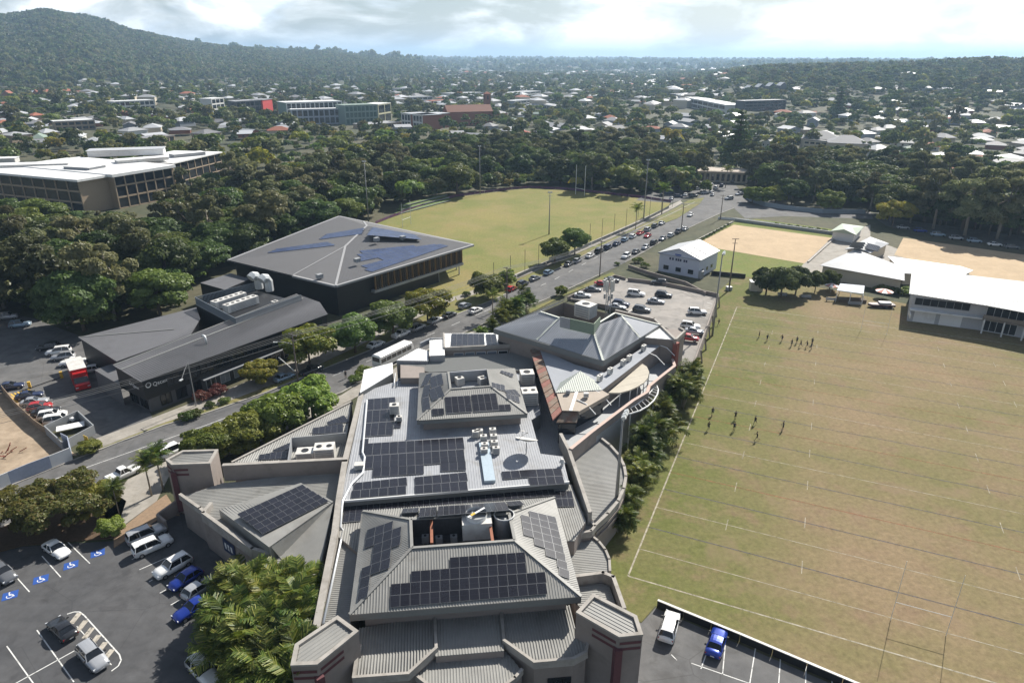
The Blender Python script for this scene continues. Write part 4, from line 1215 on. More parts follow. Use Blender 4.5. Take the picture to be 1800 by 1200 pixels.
for k, x in enumerate((759, 866)):
    t = thing('steel_beam', ('left' if k == 0 else 'right') + ' rusty orange steel beam spanning the roof well', 'beam', G(x, 952, 10.3), R(97), 'orange beams over the roof well')
    m_ = MB(); m_.box((2.4, 0, 0), (5.4, .32, .3)); m_.build('beam', 'orange_steel', t)
for k, (x, y) in enumerate([(748, 953), (768, 924), (784, 921), (772, 955), (798, 953)]):
    ac_unit(G(x, y, 8.0), .8, .6, .9, R(7), 'small grey unit standing in the dark of the roof well', 1, 'small units in the roof well', 'plant_grey')
# satellite dish
ds = thing('satellite_dish', 'big white satellite dish tipped flat on a mast on the middle roof', 'satellite dish', G(925, 797, ZM))
m_ = MB(); m_.tube([(0, 0, 0), (0, 0, 1.9)], .07, 8); m_.build('mast', 'pole_grey', ds)
dn = Vector((0.12, 0.42, .9)).normalized()
q_ = dn.to_track_quat('Z', 'Y').to_matrix()
m_ = MB(); rings = [[Vector((math.cos(a) * r_, math.sin(a) * r_, r_ * r_ * .16)) for a in [k * math.pi / 14 for k in range(28)]] for r_ in (.15, .7, 1.2, 1.65)]
for i in range(3):
    for k in range(28):
        m_.face([q_ @ rings[i][k] + Vector((0, 0, 2.0)), q_ @ rings[i][(k + 1) % 28] + Vector((0, 0, 2.0)), q_ @ rings[i + 1][(k + 1) % 28] + Vector((0, 0, 2.0)), q_ @ rings[i + 1][k] + Vector((0, 0, 2.0))])
m_.build('reflector', 'plant_white', ds, smooth=True)
m_ = MB(); m_.tube([q_ @ Vector((1.2, 0, .25)) + Vector((0, 0, 2)), q_ @ Vector((.1, 0, 1.3)) + Vector((0, 0, 2))], .03, 5); m_.box(q_ @ Vector((.05, 0, 1.3)) + Vector((0, 0, 2)), (.2, .2, .2)); m_.build('feed_arm', 'pole_grey', ds)
ds2 = thing('satellite_dish', 'small grey satellite dish on a bracket behind the big one', 'satellite dish', G(918, 766, ZM))
m_ = MB(); m_.tube([(0, 0, 0), (0, 0, .8)], .04, 6); m_.build('mast', 'pole_grey', ds2)
m_ = MB(); m_.tube([q_ @ Vector((0, 0, 0)) + Vector((0, 0, .8)), q_ @ Vector((0, 0, .1)) + Vector((0, 0, .8))], .05, 14, r2=.45); m_.build('reflector', 'plant_white', ds2)
vt = thing('roof_vent', 'rotating silver roof vent at the corner of the L shaped solar block', 'vent', G(988, 818, ZM))
m_ = MB(); m_.tube([(0, 0, 0), (0, 0, .5), (0, 0, .6)], .22, 10); m_.tube([(0, 0, .6), (0, 0, .85), (0, 0, 1.1)], .42, 12, r2=.2); m_.build('cowl', 'plant_white', vt)
# ------------------------------------------------------------------ function wing with the blue-grey hip roof
fw = thing('function_building', 'building with wide blue grey hipped roof, rusty awning and curved terrace behind the clubhouse', 'building', G(1030, 640))
zE, zR = 11.8, 14.8
L_, d_, F_, i_, h_ = G(868, 577.5, zE), G(943, 598, zE), G(1060, 634, zE), G(1124.6, 594, zE), G(1160, 571, zE)
b_, c_, e_, g_p = G(949.6, 548, zR), G(983, 558.8, zR), G(1041, 575, zR), G(1081, 550.4, zR)
kA, kB = G(985, 522, zE), G(1100, 532, zE)
for q in ((L_, d_, c_, b_), (d_, F_, e_, c_), (F_, i_, G(1093, 556, zR), e_), (i_, h_, g_p, G(1093, 556, zR))):
    roof(fw, q, 'roof_blue', 0.42, rh=.05, rw=.07)
roof(fw, (b_, L_, G(880, 574, zE - .05), G(992, 527, zR - .6)), 'roof_olive', 0.4)
cap = MB()
for a, b in ((d_, c_), (F_, e_), (b_, c_), (e_, g_p), (i_, G(1093, 556, zR)), (h_, g_p)):
    cap.beam(a + Vector((0, 0, .13)), b + Vector((0, 0, .13)), .4, .1)
cap.build('ridge_capping', 'roof_mint', fw)
fas = MB()
for a, b in ((L_, F_), (F_, h_)):
    fas.beam(a - Vector((0, 0, .02)), b - Vector((0, 0, .02)), .12, 1.0)
fas.build('fascia', 'fascia', fw)
low = [L_, F_, h_, G(1083, 548, zE), G(990, 525, zE)]
wall(fw, [p - Vector((0, 0, .6)) for p in inset(low, .6)], 0, 'club_wall')
pw = MB()       # dark plant court behind the ridge with the green and white box
for a, b in ((b_, c_), (c_, e_), (e_, g_p)):
    pw.face([a, b, b - Vector((0, 0, 2.5)), a - Vector((0, 0, 2.5))])
pw.build('plant_court_wall', 'fascia', fw)
gb = MB()
P0, P1, P2 = G(985, 556, zR + 1.5), G(1044, 569, zR + 1.5), G(1055, 557, zR + 1.5)
gb.beam(P0, P1, .15, 2.1, 0); gb.beam(P1, P2, .15, 2.1, 0)
gb.build('screen_wall', mat('screen_green', (.20, .25, .19), .7), fw)
gb = MB(); gb.beam(P0 + Vector((0, -.1, 0)), P0.lerp(P1, .3) + Vector((0, -.1, 0)), .18, 2.0); gb.build('screen_panel', 'roof_galv', fw)
# eastern lean-to with parapet and red stripe tower
lt = [G(1124, 592, 11.2), G(1186, 597, 11.2), G(1160, 574, 11.2)]
roof(fw, lt, 'sheet_white', 0.4, d=E1); wall(fw, [p - Vector((0, 0, .1)) for p in lt], 0)
parapet(fw, [G(1083, 546, 11.4), G(1150, 561, 11.4), G(1162, 573, 11.4), G(1187, 597, 11.4)], .45, 1.0, rise=.2)
tw = [G(1186, 600, 11.0), G(1204, 583, 11.0), G(1196, 579, 11.0), G(1170, 578, 11.0)]
wall(fw, tw, 0, top=True)
parapet(fw, tw[:3], .4, .8, rise=.35)
rs_ = MB(); a = tw[0].lerp(tw[1], .05); rs_.box((a.x + .2, a.y - .25, 5.5), (.9, .9, 10.6), R(45)); rs_.build('red_column', 'orange_steel' if False else mat('red_column', (.26, .09, .07), .8, var=.12), fw)
# lower pale roof with the row of small units
ZP = 9.8
pale = [G(948, 612, ZP), G(1010, 640, ZP), G(1062, 655, ZP), G(1140, 604, ZP), G(1160, 607, ZP), G(1056, 687, ZP), G(977, 690, ZP)]
roof(fw, pale, 'roof_blue', 0, name='roof'); wall(fw, [p - Vector((0, 0, .1)) for p in pale], 0)
gab = [G(1020, 652, ZP + 1.5), G(976, 690, ZP + .1), G(1058, 685, ZP + .1)]
roof(fw, gab, 'roof_mint', 0.36, thick=.05)
roof(fw, [G(1020, 652, ZP + 1.5), G(1058, 685, ZP + .1), G(1045, 668, ZP + .1)], 'roof_mint', 0.36, thick=.05)
roof(fw, [G(1020, 652, ZP + 1.5), G(976, 690, ZP + .1), G(985, 672, ZP + .1)], 'roof_mint', 0.36, thick=.05)
prow = [G(978, 689, ZP), G(1057, 685, ZP), G(1070, 692, ZP), G(1017, 722, ZP - .3), G(988, 721, ZP - .3)]
roof(fw, prow, 'roof_tan', 0, name='roof'); wall(fw, [p - Vector((0, 0, .1)) for p in inset(prow, .6)], 0, 'dark_glass')
sm = MB(); sm.beam(G(1014, 687, ZP + .1), G(1003, 721, ZP - .15), .5, .08); sm.build('ridge_strip', 'sheet_white', fw)
fz = MB(); fz.beam(prow[2], prow[3], .3, .7); fz.build('fascia', 'roof_tan', fw)
rust = [G(932, 616, ZP - .1), G(950, 611, ZP - .1), G(990, 721, ZP - .5), G(972, 739, ZP - .5)]
rp = 15
for k in range(rp):
    a, b, c, d = rust[0].lerp(rust[3], k / rp), rust[1].lerp(rust[2], k / rp), rust[1].lerp(rust[2], (k + .93) / rp), rust[0].lerp(rust[3], (k + .93) / rp)
    dz = Vector((0, 0, .10 if k % 3 else .15))
    q = MB(); q.prism([d + dz, c + dz, b + dz, a + dz], min(p.z for p in (a, b, c, d)) - .15); q.build('awning_sheet', ['rust_strip', 'rust_strip', mat('rust_red', (.22, .10, .08), .9, var=.25, scale=.8)][k % 3], fw)
rust2 = [G(978, 742, 8.2), G(1014, 742, 8.2), G(1017, 722, 9.3), G(989, 721, 9.3)]
roof(fw, rust2, 'rust_strip', 0, name='awning'); 
wall(fw, [G(982, 745, 8.0), G(1012, 745, 8.0), G(1010, 722, 8.0), G(990, 722, 8.0)], 0, 'dark_glass')
# curved terrace canopy
cv = [(1069, 690), (1129, 639), (1137, 644), (1141, 653), (1139, 663), (1132, 672), (1121, 679), (1108, 685), (1090, 690)]
ZC = 8.8
can = [G(x, y, ZC) for x, y in cv]
roof(fw, can, mat('canopy_tan', (.45, .41, .34), .85, var=.1, scale=.5), 2.0, d=can[1] - can[0] + Vector((4, -6, 0)), name='canopy', rh=.03, thick=.25)
cp_ = MB()
for p in can[1:]:
    cp_.tube([(p.x, p.y, 6.0), (p.x, p.y, ZC - .2)], .09, 6)
cp_.build('canopy_post', 'steel_white', fw)
# terrace floor and its long pale balustrade wall
tf = [G(1002, 800, 6.2), G(1085, 740, 6.2), G(1130, 700, 6.2), G(1188, 650, 6.2), G(1186, 628, 6.2), G(1150, 620, 6.2), G(1000, 720, 6.2), G(985, 760, 6.2)]
mb = MB(); mb.prism(tf, 0); mb.build('terrace', 'plant_grey', fw)
parapet(fw, [G(1003, 788, 7.5), G(1040, 758, 7.5), G(1089, 721, 7.5), G(1113, 703, 7.5), G(1138, 688, 7.5), G(1141, 678, 7.5), G(1163, 660, 7.5), G(1186, 642, 7.5), G(1182, 630, 7.5)], .45, 3.2, m='club_wall', rise=0, name='balustrade')
cpm = MB()
pl_ = [G(1003, 788, 7.58), G(1040, 758, 7.58), G(1089, 721, 7.58), G(1113, 703, 7.58), G(1138, 688, 7.58), G(1141, 678, 7.58), G(1163, 660, 7.58), G(1186, 642, 7.58), G(1182, 630, 7.58)]
for a, b in zip(pl_[:-1], pl_[1:]): cpm.beam(a, b, .55, .09)
cpm.build('coping', 'club_pink', fw)
rel(fw)
# white ladder pergola bowed round the terrace corner
pg = thing('pergola', 'white ladder shaped curved pergola outside the terrace wall', 'pergola', G(1130, 720, 0))
oc = [(1091, 729), (1108, 727), (1124, 722), (1138, 714), (1149, 704), (1156, 692), (1157, 684), (1154, 677)]
ic = [(1090, 722), (1103, 719), (1117, 712), (1128, 704), (1137, 696), (1144, 688), (1149, 681), (1153, 676)]
O = [G(x, y, 6.6) - pg.location for x, y in oc]; I = [G(x, y, 6.6) - pg.location for x, y in ic]
m_ = MB(); m_.tube(O, .13, 6); m_.build('outer_rail', 'steel_white', pg)
m_ = MB(); m_.tube(I, .1, 6); m_.build('inner_rail', 'steel_white', pg)
for k in range(13):
    u = (k + .5) / 13 * (len(O) - 1); j = min(int(u), len(O) - 2); f = u - j
    m_ = MB(); m_.tube([O[j].lerp(O[j + 1], f), I[j].lerp(I[j + 1], f)], .07, 5); m_.build('rung', 'steel_white', pg)
m_ = MB()
for k in (1, 4, 6): m_.tube([O[k], (O[k].x, O[k].y, 0)], .1, 6)
m_.build('post', 'steel_white', pg)
for k, (x, y) in enumerate([(1131, 616), (1106, 634), (1095, 642), (1072, 657), (1054, 669)]):
    ac_unit(G(x, y, ZP), 1.1, .6, 1.0, R(52), ORD[k] + ' white condenser from the red column in the row on the pale roof', 1, 'condensers along the pale roof edge')
ac_unit(G(998, 692, ZP), .7, .6, .6, 0, 'little dark vent box left of the strip on the tan prow roof', 0, 'vents on the tan prow roof', 'plant_grey')
ac_unit(G(1030, 698, ZP), .8, .6, .7, 0, 'little white vent box right of the strip on the tan prow roof', 0, 'vents on the tan prow roof')
ac_unit(G(1029, 556, 12.6), 3.6, 2.8, 2.6, R(-39), 'big white cooling unit standing inside the green screened plant court', 1, 'plant court units')
for k, (p, q) in enumerate([((1014, 702), (1047, 728)), ((1042, 684), (1074, 712)), ((1138, 619), (1168, 641)), ((1158, 606), (1186, 625))]):
    t = thing('flag_pole', ORD[k] + ' from the left of the thin pale poles leaning out over the terrace', 'pole', G(p[0], p[1], 9.6), 0, 'poles leaning over the terrace')
    m_ = MB(); a = G(p[0], p[1], 9.8) - t.location; b = G(q[0], q[1], 8.5) - t.location
    m_.tube([a, a.lerp(b, .5) + Vector((0, 0, .5)), b], .09, 6); m_.build('pole', 'steel_white', t)
# mobile phone tower on the roof
ph = thing('phone_mast', 'lattice phone mast with panel antennas on the blue grey roof', 'antenna mast', G(1067, 560, 12.0))
m_ = MB()
for sx, sy in ((-.5, -.4), (.5, -.4), (0, .5)): m_.tube([(sx, sy, 0), (sx * .7, sy * .7, 8.6)], .08, 5)
for k in range(7):
    z = k * 1.2
    m_.tube([(-.48, -.38, z), (.48, -.38, z + .6)], .04, 4); m_.tube([(.48, -.38, z + .6), (0, .5, z + 1.2)], .04, 4)
m_.build('lattice', 'plant_grey', ph)
for k in range(6):
    a = k * 1.047; m_ = MB(); m_.box((math.cos(a) * .95, math.sin(a) * .95, 7.0), (.3, .45, 2.3), a); m_.build('antenna_panel', 'plant_white', ph)
for k in range(3):
    a = k * 2.09 + .5; m_ = MB(); m_.box((math.cos(a) * .8, math.sin(a) * .8, 4.6), (.3, .4, 1.0), a); m_.build('antenna_box', 'plant_grey', ph)

# ------------------------------------------------------------------ parking deck east of the function wing
DK = [(998, 524), (1088, 484), (1112, 494), (1263, 522), (1216, 655), (1192, 640), (1180, 580), (1090, 540)]
dz = [0.5, 0.3, 0.5, 2.9, 3.1, 3.0, 2.2, 1.3]
def deck_z(x, y):
    # the deck falls from the field side to the street
    a, b = Vector((30.0, 186.0)), Vector((50.0, 150.0))
    d = (b - a); t = (Vector((x, y)) - a).dot(d) / d.length_squared
    return 0.45 + 2.3 * max(0.0, min(1.15, t))
def GD(x, y):
    p = G(x, y, 1.5)
    for _ in range(4): p = G(x, y, deck_z(p.x, p.y))
    return p
dk = thing('parking_deck', 'raised concrete parking deck with low walls between the street and the playing field', 'parking deck', G(1130, 540))
dp = [GD(x, y) for x, y in DK]
mb = MB(); mb.prism(dp, -0.1, 0, 1); mb.build('deck_slab', ['deck', 'club_wall'], dk)
parapet(dk, [GD(1104, 494), GD(1170, 502), GD(1262, 522), GD(1240, 585), GD(1216, 652)], .3, 1.3, m='club_wall', rise=1.0, name='deck_wall')
parapet(dk, [GD(998, 526), GD(1080, 487), GD(1099, 492)], .25, 1.0, m='club_wall', rise=.75, name='deck_wall')
parapet(dk, [GD(1105, 470), GD(1140, 482), GD(1205, 500), GD(1240, 519)], .3, 1.2, m='club_wall', rise=.9, name='ramp_wall')
mk = MB()
for p, q in [((1112, 544), (1137, 526)), ((1080, 568), (1113, 542)), ((1163, 508), (1178, 499)), ((1238, 548), (1247, 550)), ((1240, 540), (1249, 542)), ((1243, 532), (1252, 534)), ((1232, 556), (1241, 558))]:
    a, b = GD(*p), GD(*q); strip_z = max(a.z, b.z)
    d = (b - a).normalized(); s_ = Vector((-d.y, d.x, 0)) * .09; up = Vector((0, 0, .02))
    mk.face([a - s_ + up, b - s_ + up, b + s_ + up, a + s_ + up])
mk.build('bay_line', 'white_paint', dk)
# slender bracket posts under the field edge of the deck
for k in range(7):
    p = GD(1262, 522).lerp(GD(1216, 652), (k + .5) / 7) + Vector((.5, 0, 0))
    m_ = MB(); m_.beam((p.x, p.y, 3.0), (p.x + .5, p.y, 0), .3, .3); m_.build('bracket', 'club_wall', dk)
rel(dk)

# ------------------------------------------------------------------ generic gabled / hipped houses (also used for the town)
def house(name, label, cat, c, w, l, rz, h, rh, roofm, wallm, hip=True, windows=True, group=None, over=0.5, stilts=0.0, chimney=False):
    t = thing(name, label, cat, c, rz, group)
    hw, hl = w / 2, l / 2
    mb = MB(); 
    base = [(-hw, -hl), (hw, -hl), (hw, hl), (-hw, hl)]
    for i in range(4):
        (x0, y0), (x1, y1) = base[i], base[(i + 1) % 4]
        mb.face([(x0, y0, stilts), (x1, y1, stilts), (x1, y1, h), (x0, y0, h)])
    if not hip:
        for s_ in (-1, 1): mb.face([(-hw, s_ * hl, h), (hw, s_ * hl, h), (0, s_ * hl, h + rh * hw / (hw + over))])
    if stilts:
        mb.face([(x, y, stilts) for x, y in base])
    mb.build('wall', wallm, t)
    if stilts:
        m_ = MB()
        for x in (-hw + .2, 0, hw - .2):
            for y in (-hl + .2, 0, hl - .2): m_.box((x, y, stilts / 2), (.25, .25, stilts))
        m_.build('stump', 'plant_grey', t)
    W, L = hw + over, hl + over
    ins = min(W, L) if hip else 0
    r0, r1 = (0, -(L - ins), h + rh), (0, L - ins, h + rh)
    c4 = [(-W, -L, h), (W, -L, h), (W, L, h), (-W, L, h)]
    mb = MB()
    mb.face([c4[0], c4[1], r0]) if hip else None
    mb.face([c4[2], c4[3], r1]) if hip else None
    mb.face([c4[1], c4[2], r1, r0]); mb.face([c4[3], c4[0], r0, r1])
    for i in range(4):
        a, b = c4[i], c4[(i + 1) % 4]
        if hip or i in (1, 3): mb.face([(a[0], a[1], h - .2), (b[0], b[1], h - .2), b, a])
    mb.face([(x, y, h - .2) for x, y, _ in c4][::-1])
    rf = mb.build('roof', roofm, t)
    if chimney:
        m_ = MB(); m_.box((hw * .4, 0, h + rh * .8), (.8, .6, 1.6)); m_.build('chimney', 'brick', rf)
    if windows:
        z0, z1 = stilts + .9, min(h - .3, stilts + 2.2)
        for s_ in (-1, 1):
            n = max(2, int(l / 3.5))
            for k in range(n):
                y = -hl + l * (k + .5) / n
                m_ = MB(); m_.box((s_ * hw, y, (z0 + z1) / 2), (.08, 1.3, z1 - z0)); m_.build('window', 'dark_glass', t)
            n = max(1, int(w / 3.5))
            for k in range(n):
                x = -hw + w * (k + .5) / n
                m_ = MB(); m_.box((x, s_ * hl, (z0 + z1) / 2), (1.3, .08, z1 - z0)); m_.build('window', 'dark_glass', t)
    return t
mat('brick', (.26, .105, .065), .9, var=.15, scale=2)
mat('wall_cream', (.52, .46, .36), .85, var=.08)
mat('wall_white', (.62, .62, .60), .8, var=.06)
mat('wall_bluegrey', (.33, .36, .42), .8, var=.06)
mat('roof_white', (.43, .44, .455), .5, var=.06, objvar=.12)
mat('roof_silver', (.30, .305, .315), .65, metal=.0, var=.08, objvar=.18)
mat('roof_grey', (.18, .18, .19), .7, var=.1, objvar=.25)
mat('roof_terra', (.30, .105, .06), .85, var=.15, objvar=.2)
mat('roof_red', (.38, .07, .045), .7, var=.1)
mat('roof_greenish', (.20, .26, .22), .7, var=.1)
mat('sand', (.46, .345, .22), .95, var=.1, scale=.8, col2=(.40, .30, .19), bigscale=.15)

# ------------------------------------------------------------------ bowls club and the small hall with panels
sheet('bowls_lawn', [(1196, 440), (1225, 425), (1292, 390), (1330, 385), (1480, 405), (1490, 420), (1420, 475), (1398, 483), (1290, 488), (1262, 485), (1240, 470)], 0.035, 'lawn')
sheet('bowling_green', [(1221, 430), (1290, 395), (1462, 418), (1414, 463)], 0.06, 'sand')
sheet('bowling_green_east', [(1572, 448), (1588, 418), (1660, 428), (1900, 462), (1960, 540), (1700, 482)], 0.06, 'sand')
sheet('bowls_surround', [(1430, 440), (1465, 415), (1530, 395), (1530, 420), (1600, 445), (1700, 480), (1560, 500), (1400, 480)], 0.04, 'path')
sheet('service_lane', [(1530, 374), (1545, 388), (1560, 398), (1840, 445), (2000, 470), (2000, 440), (1840, 420), (1600, 388)], 0.03, 'asphalt_old')
def edging(name, label, pts, h, w, m, closed=False, group=None):
    P = gl(pts); o = P[0].copy()
    t = thing(name, label, 'wall' if 'wall' in name else 'fence', o, 0, group)
    if closed: P = P + [P[0]]
    for a, b in zip(P[:-1], P[1:]):
        m_ = MB(); m_.beam(a - o + Vector((0, 0, h)), b - o + Vector((0, 0, h)), w, h); m_.build('panel', m, t)
    return t
edging('bank_wall', 'dark retaining wall along the top edge of the near bowling green', [(1292, 389), (1350, 397), (1466, 413)], 1.2, .4, 'plant_grey')
edging('bank_wall', 'low edging wall on the street side of the near bowling green', [(1216, 428), (1288, 391)], .5, .4, 'coping')
edging('bank_wall', 'low pale edging wall on the clubhouse side of the near bowling green', [(1420, 462), (1468, 419)], .5, .5, 'coping')
edging('hedge_fence', 'dark mesh fence below the green lawn beside the light poles', [(1250, 483), (1310, 489)], 1.3, .15, 'steel_black')
hp = G(1207, 487)
hall = house('small_hall', 'small pale blue hall with gabled white roof and solar panels beside the deck', 'hall', G(1208, 474), 13.0, 13.5, R(-38), 5.8, 2.4, 'roof_white', mat('hall_blue', (.50, .53, .62), .8, var=.05), hip=False, windows=False)
for k in range(3):
    m_ = MB(); m_.box((-4.0 + 4 * k, -6.78, 1.6), (1.7, .1, 1.3)); m_.build('window', 'dark_glass', hall)
for k in range(3):
    m_ = MB(); m_.box((6.54, -4 + 3.4 * k, 1.8), (.1, 1.2, 1.0)); m_.build('window', 'dark_glass', hall)
m_ = MB()
for k, q in enumerate([0, .9, 2.0, 2.7, 3.4, 4.6, 5.3]): m_.box((-2.9 + q, -6.8, 4.55), (.5, .06, .75))
m_.build('wall_lettering', 'sign_navy', hall)
m_ = MB(); m_.box((-.4, -6.8, 6.1), (2.0, .06, .4)); m_.box((-.4, -6.8, 5.6), (1.4, .06, .25)); m_.build('gable_lettering', mat('sign_blue', (.05, .09, .32), .6), hall)
m_ = MB(); m_.tube([(6.9, -5.9, 0), (6.9, -5.9, 2.3)], .9, 14); m_.build('rain_tank', 'plant_grey', hall)
bpy.context.view_layer.update()
HM = hall.matrix_world.copy()
sl = [HM @ Vector(p) for p in ((.4, -6.5, 5.8 + 2.4 - .13), (6.6, -6.5, 5.87), (6.6, 6, 5.87))]
hn = (sl[1] - sl[0]).cross(sl[2] - sl[0]).normalized()
st = thing('solar_array', 'solar array in two columns on the white roof of the small blue hall', 'solar array', sl[0], 0, 'solar arrays on the roofs')
for r in range(8):
    for c in range(3):
        if r >= 4 and c == 0: pass
        ctr = HM @ Vector((1.6 + c * 1.75, -5.4 + r * 1.08 + (.35 if r > 3 else 0), 0)); k = (1.6 + c * 1.75) / 7.0
        ctr.z = 8.2 - 2.4 * k + .15
        x = (sl[1] - sl[0]).normalized(); y = hn.cross(x).normalized()
        M = Matrix((x, y, hn)).transposed().to_4x4(); M.translation = ctr - st.location
        put('solar_panel', PANEL['blue'], st, matrix=M @ Matrix.Diagonal((1.7, 1.0, 1, 1)))
# bowls clubhouse: three white hipped roofs
def hiproof(t, px4, ze, zr, ridge_px, m, wallm):
    e = [G(x, y, ze) for x, y in px4]; r = [G(x, y, zr) for x, y in ridge_px]
    for q in ((e[0], e[1], r[0]), (e[1], e[2], r[1], r[0]), (e[2], e[3], r[1]), (e[3], e[0], r[0], r[1])):
        roof(t, q, m, 0)
    wall(t, [p - Vector((0, 0, .1)) for p in inset(e, .7)], 0, wallm)
bc = thing('bowls_clubhouse', 'low bowls clubhouse with joined bright white hipped roofs and brick walls', 'clubhouse', G(1530, 480))
hiproof(bc, [(1441, 466), (1590, 493), (1590, 470), (1504, 438)], 4.0, 6.0, [(1500, 456), (1560, 461)], 'roof_white', 'wall_cream')
hiproof(bc, [(1485, 438), (1530, 445), (1563, 428), (1530, 416)], 3.8, 5.4, [(1508, 435), (1540, 424)], 'roof_white', 'wall_cream')
roof(bc, [G(1560, 450, 4.2), G(1690, 468, 4.2), G(1711, 475, 3.8), G(1690, 486, 3.8), G(1590, 480, 3.8)], 'roof_white', 0)
wall(bc, [G(1565, 452, 3.7), G(1705, 475, 3.7), G(1690, 484, 3.7), G(1590, 478, 3.7)], 0, 'wall_cream')
rel(bc)
solar('left dark solar block on the white bowls clubhouse roof', (G(1485, 438, 3.9), G(1530, 445, 3.9), G(1508, 435, 5.4)), [(((1492, 434), (1516, 437), (1522, 426), (1500, 425)), 5, 3)], lift=.25)
solar('right dark solar block on the white bowls clubhouse roof', (G(1530, 445, 3.9), G(1563, 428, 3.9), G(1540, 424, 5.4)), [(((1520, 436), (1543, 442), (1548, 433), (1526, 427)), 5, 3)], lift=.3)
gh = thing('green_shed', 'small pale green hipped pavilion beside the service lane', 'pavilion', G(1490, 412))
hiproof(gh, [(1460, 406), (1505, 413), (1519, 398), (1480, 393)], 3.2, 4.6, [(1484, 403), (1498, 400)], mat('roof_palegreen', (.36, .42, .34), .6, var=.08), 'wall_white')
rel(gh)
# grandstand building on the right
gs = thing('grandstand_building', 'two storey white grandstand building with wide silver roof on the far side of the field', 'grandstand', G(1690, 560))
ze = 7.0
gr_ = [G(1598, 516, ze), G(1603, 472, ze + 1.0), G(1820, 497, ze + 1.0), G(1950, 515, ze + 1.0), G(1950, 577, ze), G(1735, 537, ze)]
roof(gs, gr_, 'roof_silver', 0.8, d=G(1598, 516, ze) - G(1603, 472, ze), rh=.04)
gw = [G(1598, 519, ze - .15), G(1603, 478, ze - .15), G(1820, 500, ze - .15), G(1950, 520, ze - .15), G(1950, 570, ze - .15), G(1735, 535, ze - .15)]
gwi = inset(gw, .8); wall(gs, gwi, 0, mat('stand_wall', (.42, .42, .43), .8, var=.08))
A, B = gwi[0], gwi[5]; C = gwi[4]; od = Vector(((B - A).y, -(B - A).x, 0)).normalized()
for k in range(2):
    a, b = A.lerp(B, .08 + .36 * k), A.lerp(B, .38 + .36 * k)
    m_ = MB(); m_.face([a + od * .05 + Vector((0, 0, .1 - a.z)), b + od * .05 + Vector((0, 0, .1 - b.z)), b + od * .05 + Vector((0, 0, 3.0 - b.z)), a + od * .05 + Vector((0, 0, 3.0 - a.z))]); m_.build('garage_door', 'sheet_white', gs)
m_ = MB(); m_.beam(Vector((A.x, A.y, 3.5)) + od * .7, Vector((B.x, B.y, 3.5)) + od * .7, 1.6, .25); m_.build('awning', 'sheet_white', gs)
window(gs, A.lerp(B, .05), A.lerp(B, .8), 4.5, 6.3, od, mull=6, m='dark_void', frame='plant_grey')
# shaded balcony bay
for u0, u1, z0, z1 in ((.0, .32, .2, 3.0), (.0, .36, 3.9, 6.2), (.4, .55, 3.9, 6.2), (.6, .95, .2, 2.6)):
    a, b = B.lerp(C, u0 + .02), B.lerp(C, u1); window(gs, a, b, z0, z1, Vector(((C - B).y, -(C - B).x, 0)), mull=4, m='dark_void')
m_ = MB(); oc_ = Vector(((C - B).y, -(C - B).x, 0)).normalized(); m_.beam(Vector((B.x, B.y, 3.7)) + oc_ * 1.1, Vector((C.x, C.y, 3.7)) + oc_ * 1.1, 2.4, .3); m_.beam(Vector((B.x, B.y, 4.7)) + oc_ * 2.2, Vector((C.x, C.y, 4.7)) + oc_ * 2.2, .1, .9); m_.build('balcony', mat('balcony_brown', (.20, .17, .14), .8), gs)
for k in range(6):
    p = B.lerp(C, .02 + k * .18) + oc_ * 2.2; m_ = MB(); m_.box((p.x, p.y, 1.85), (.25, .25, 3.7)); m_.build('post', 'steel_white', gs)
sk = MB(); sk.beam(Vector((A.x, A.y, 3.0)), Vector((A.x, A.y, 3.0)) + od * 4, .2, 1.0); sk.build('side_wall', 'wall_white', gs)
rel(gs)
# shelters, tables and umbrellas by the field edge
sh = thing('shelter', 'open timber shelter with flat blue grey roof beside the field', 'shelter', G(1504, 528))
roof(sh, [p - sh.location for p in (G(1471, 510, 3.0), G(1518, 516, 3.0), G(1520, 502, 3.4), G(1477, 498, 3.4))], mat('shelter_roof', (.25, .29, .36), .6, var=.1), 0)
for x, y in ((1472, 512), (1496, 515), (1518, 518), (1478, 500), (1519, 504)):
    p = G(x, y, 3.0) - sh.location; m_ = MB(); m_.box((p.x, p.y, 1.45), (.16, .16, 2.9)); m_.build('post', 'steel_white', sh)
m_ = MB(); p = G(1496, 530) - sh.location; m_.box((p.x, p.y, .45), (7, 2.2, .9), R(-8)); m_.build('counter', 'trunk', sh)
def umbrella(c, r, label):
    t = thing('umbrella', label, 'umbrella', c, random.uniform(0, 1), 'striped umbrellas near the shelter')
    m_ = MB(); m_.tube([(0, 0, 0), (0, 0, 2.5)], .05, 6); m_.build('pole', 'steel_white', t)
    for k in range(10):
        a, b = k * .6283, (k + 1) * .6283
        m_ = MB(); m_.face([(0, 0, 2.75), (math.cos(a) * r, math.sin(a) * r, 2.05), (math.cos(b) * r, math.sin(b) * r, 2.05)]); m_.face([(0, 0, 2.70), (math.cos(b) * r, math.sin(b) * r, 2.0), (math.cos(a) * r, math.sin(a) * r, 2.0)])
        m_.build('canopy_gore', 'sheet_white' if k % 2 else mat('umbrella_pink', (.55, .25, .2), .8), t)
umbrella(G(1552, 524), 2.3, 'pink and white striped umbrella on the lawn by the grandstand building')
umbrella(G(1460, 514), 2.0, 'pink and white striped umbrella half under the dark trees')
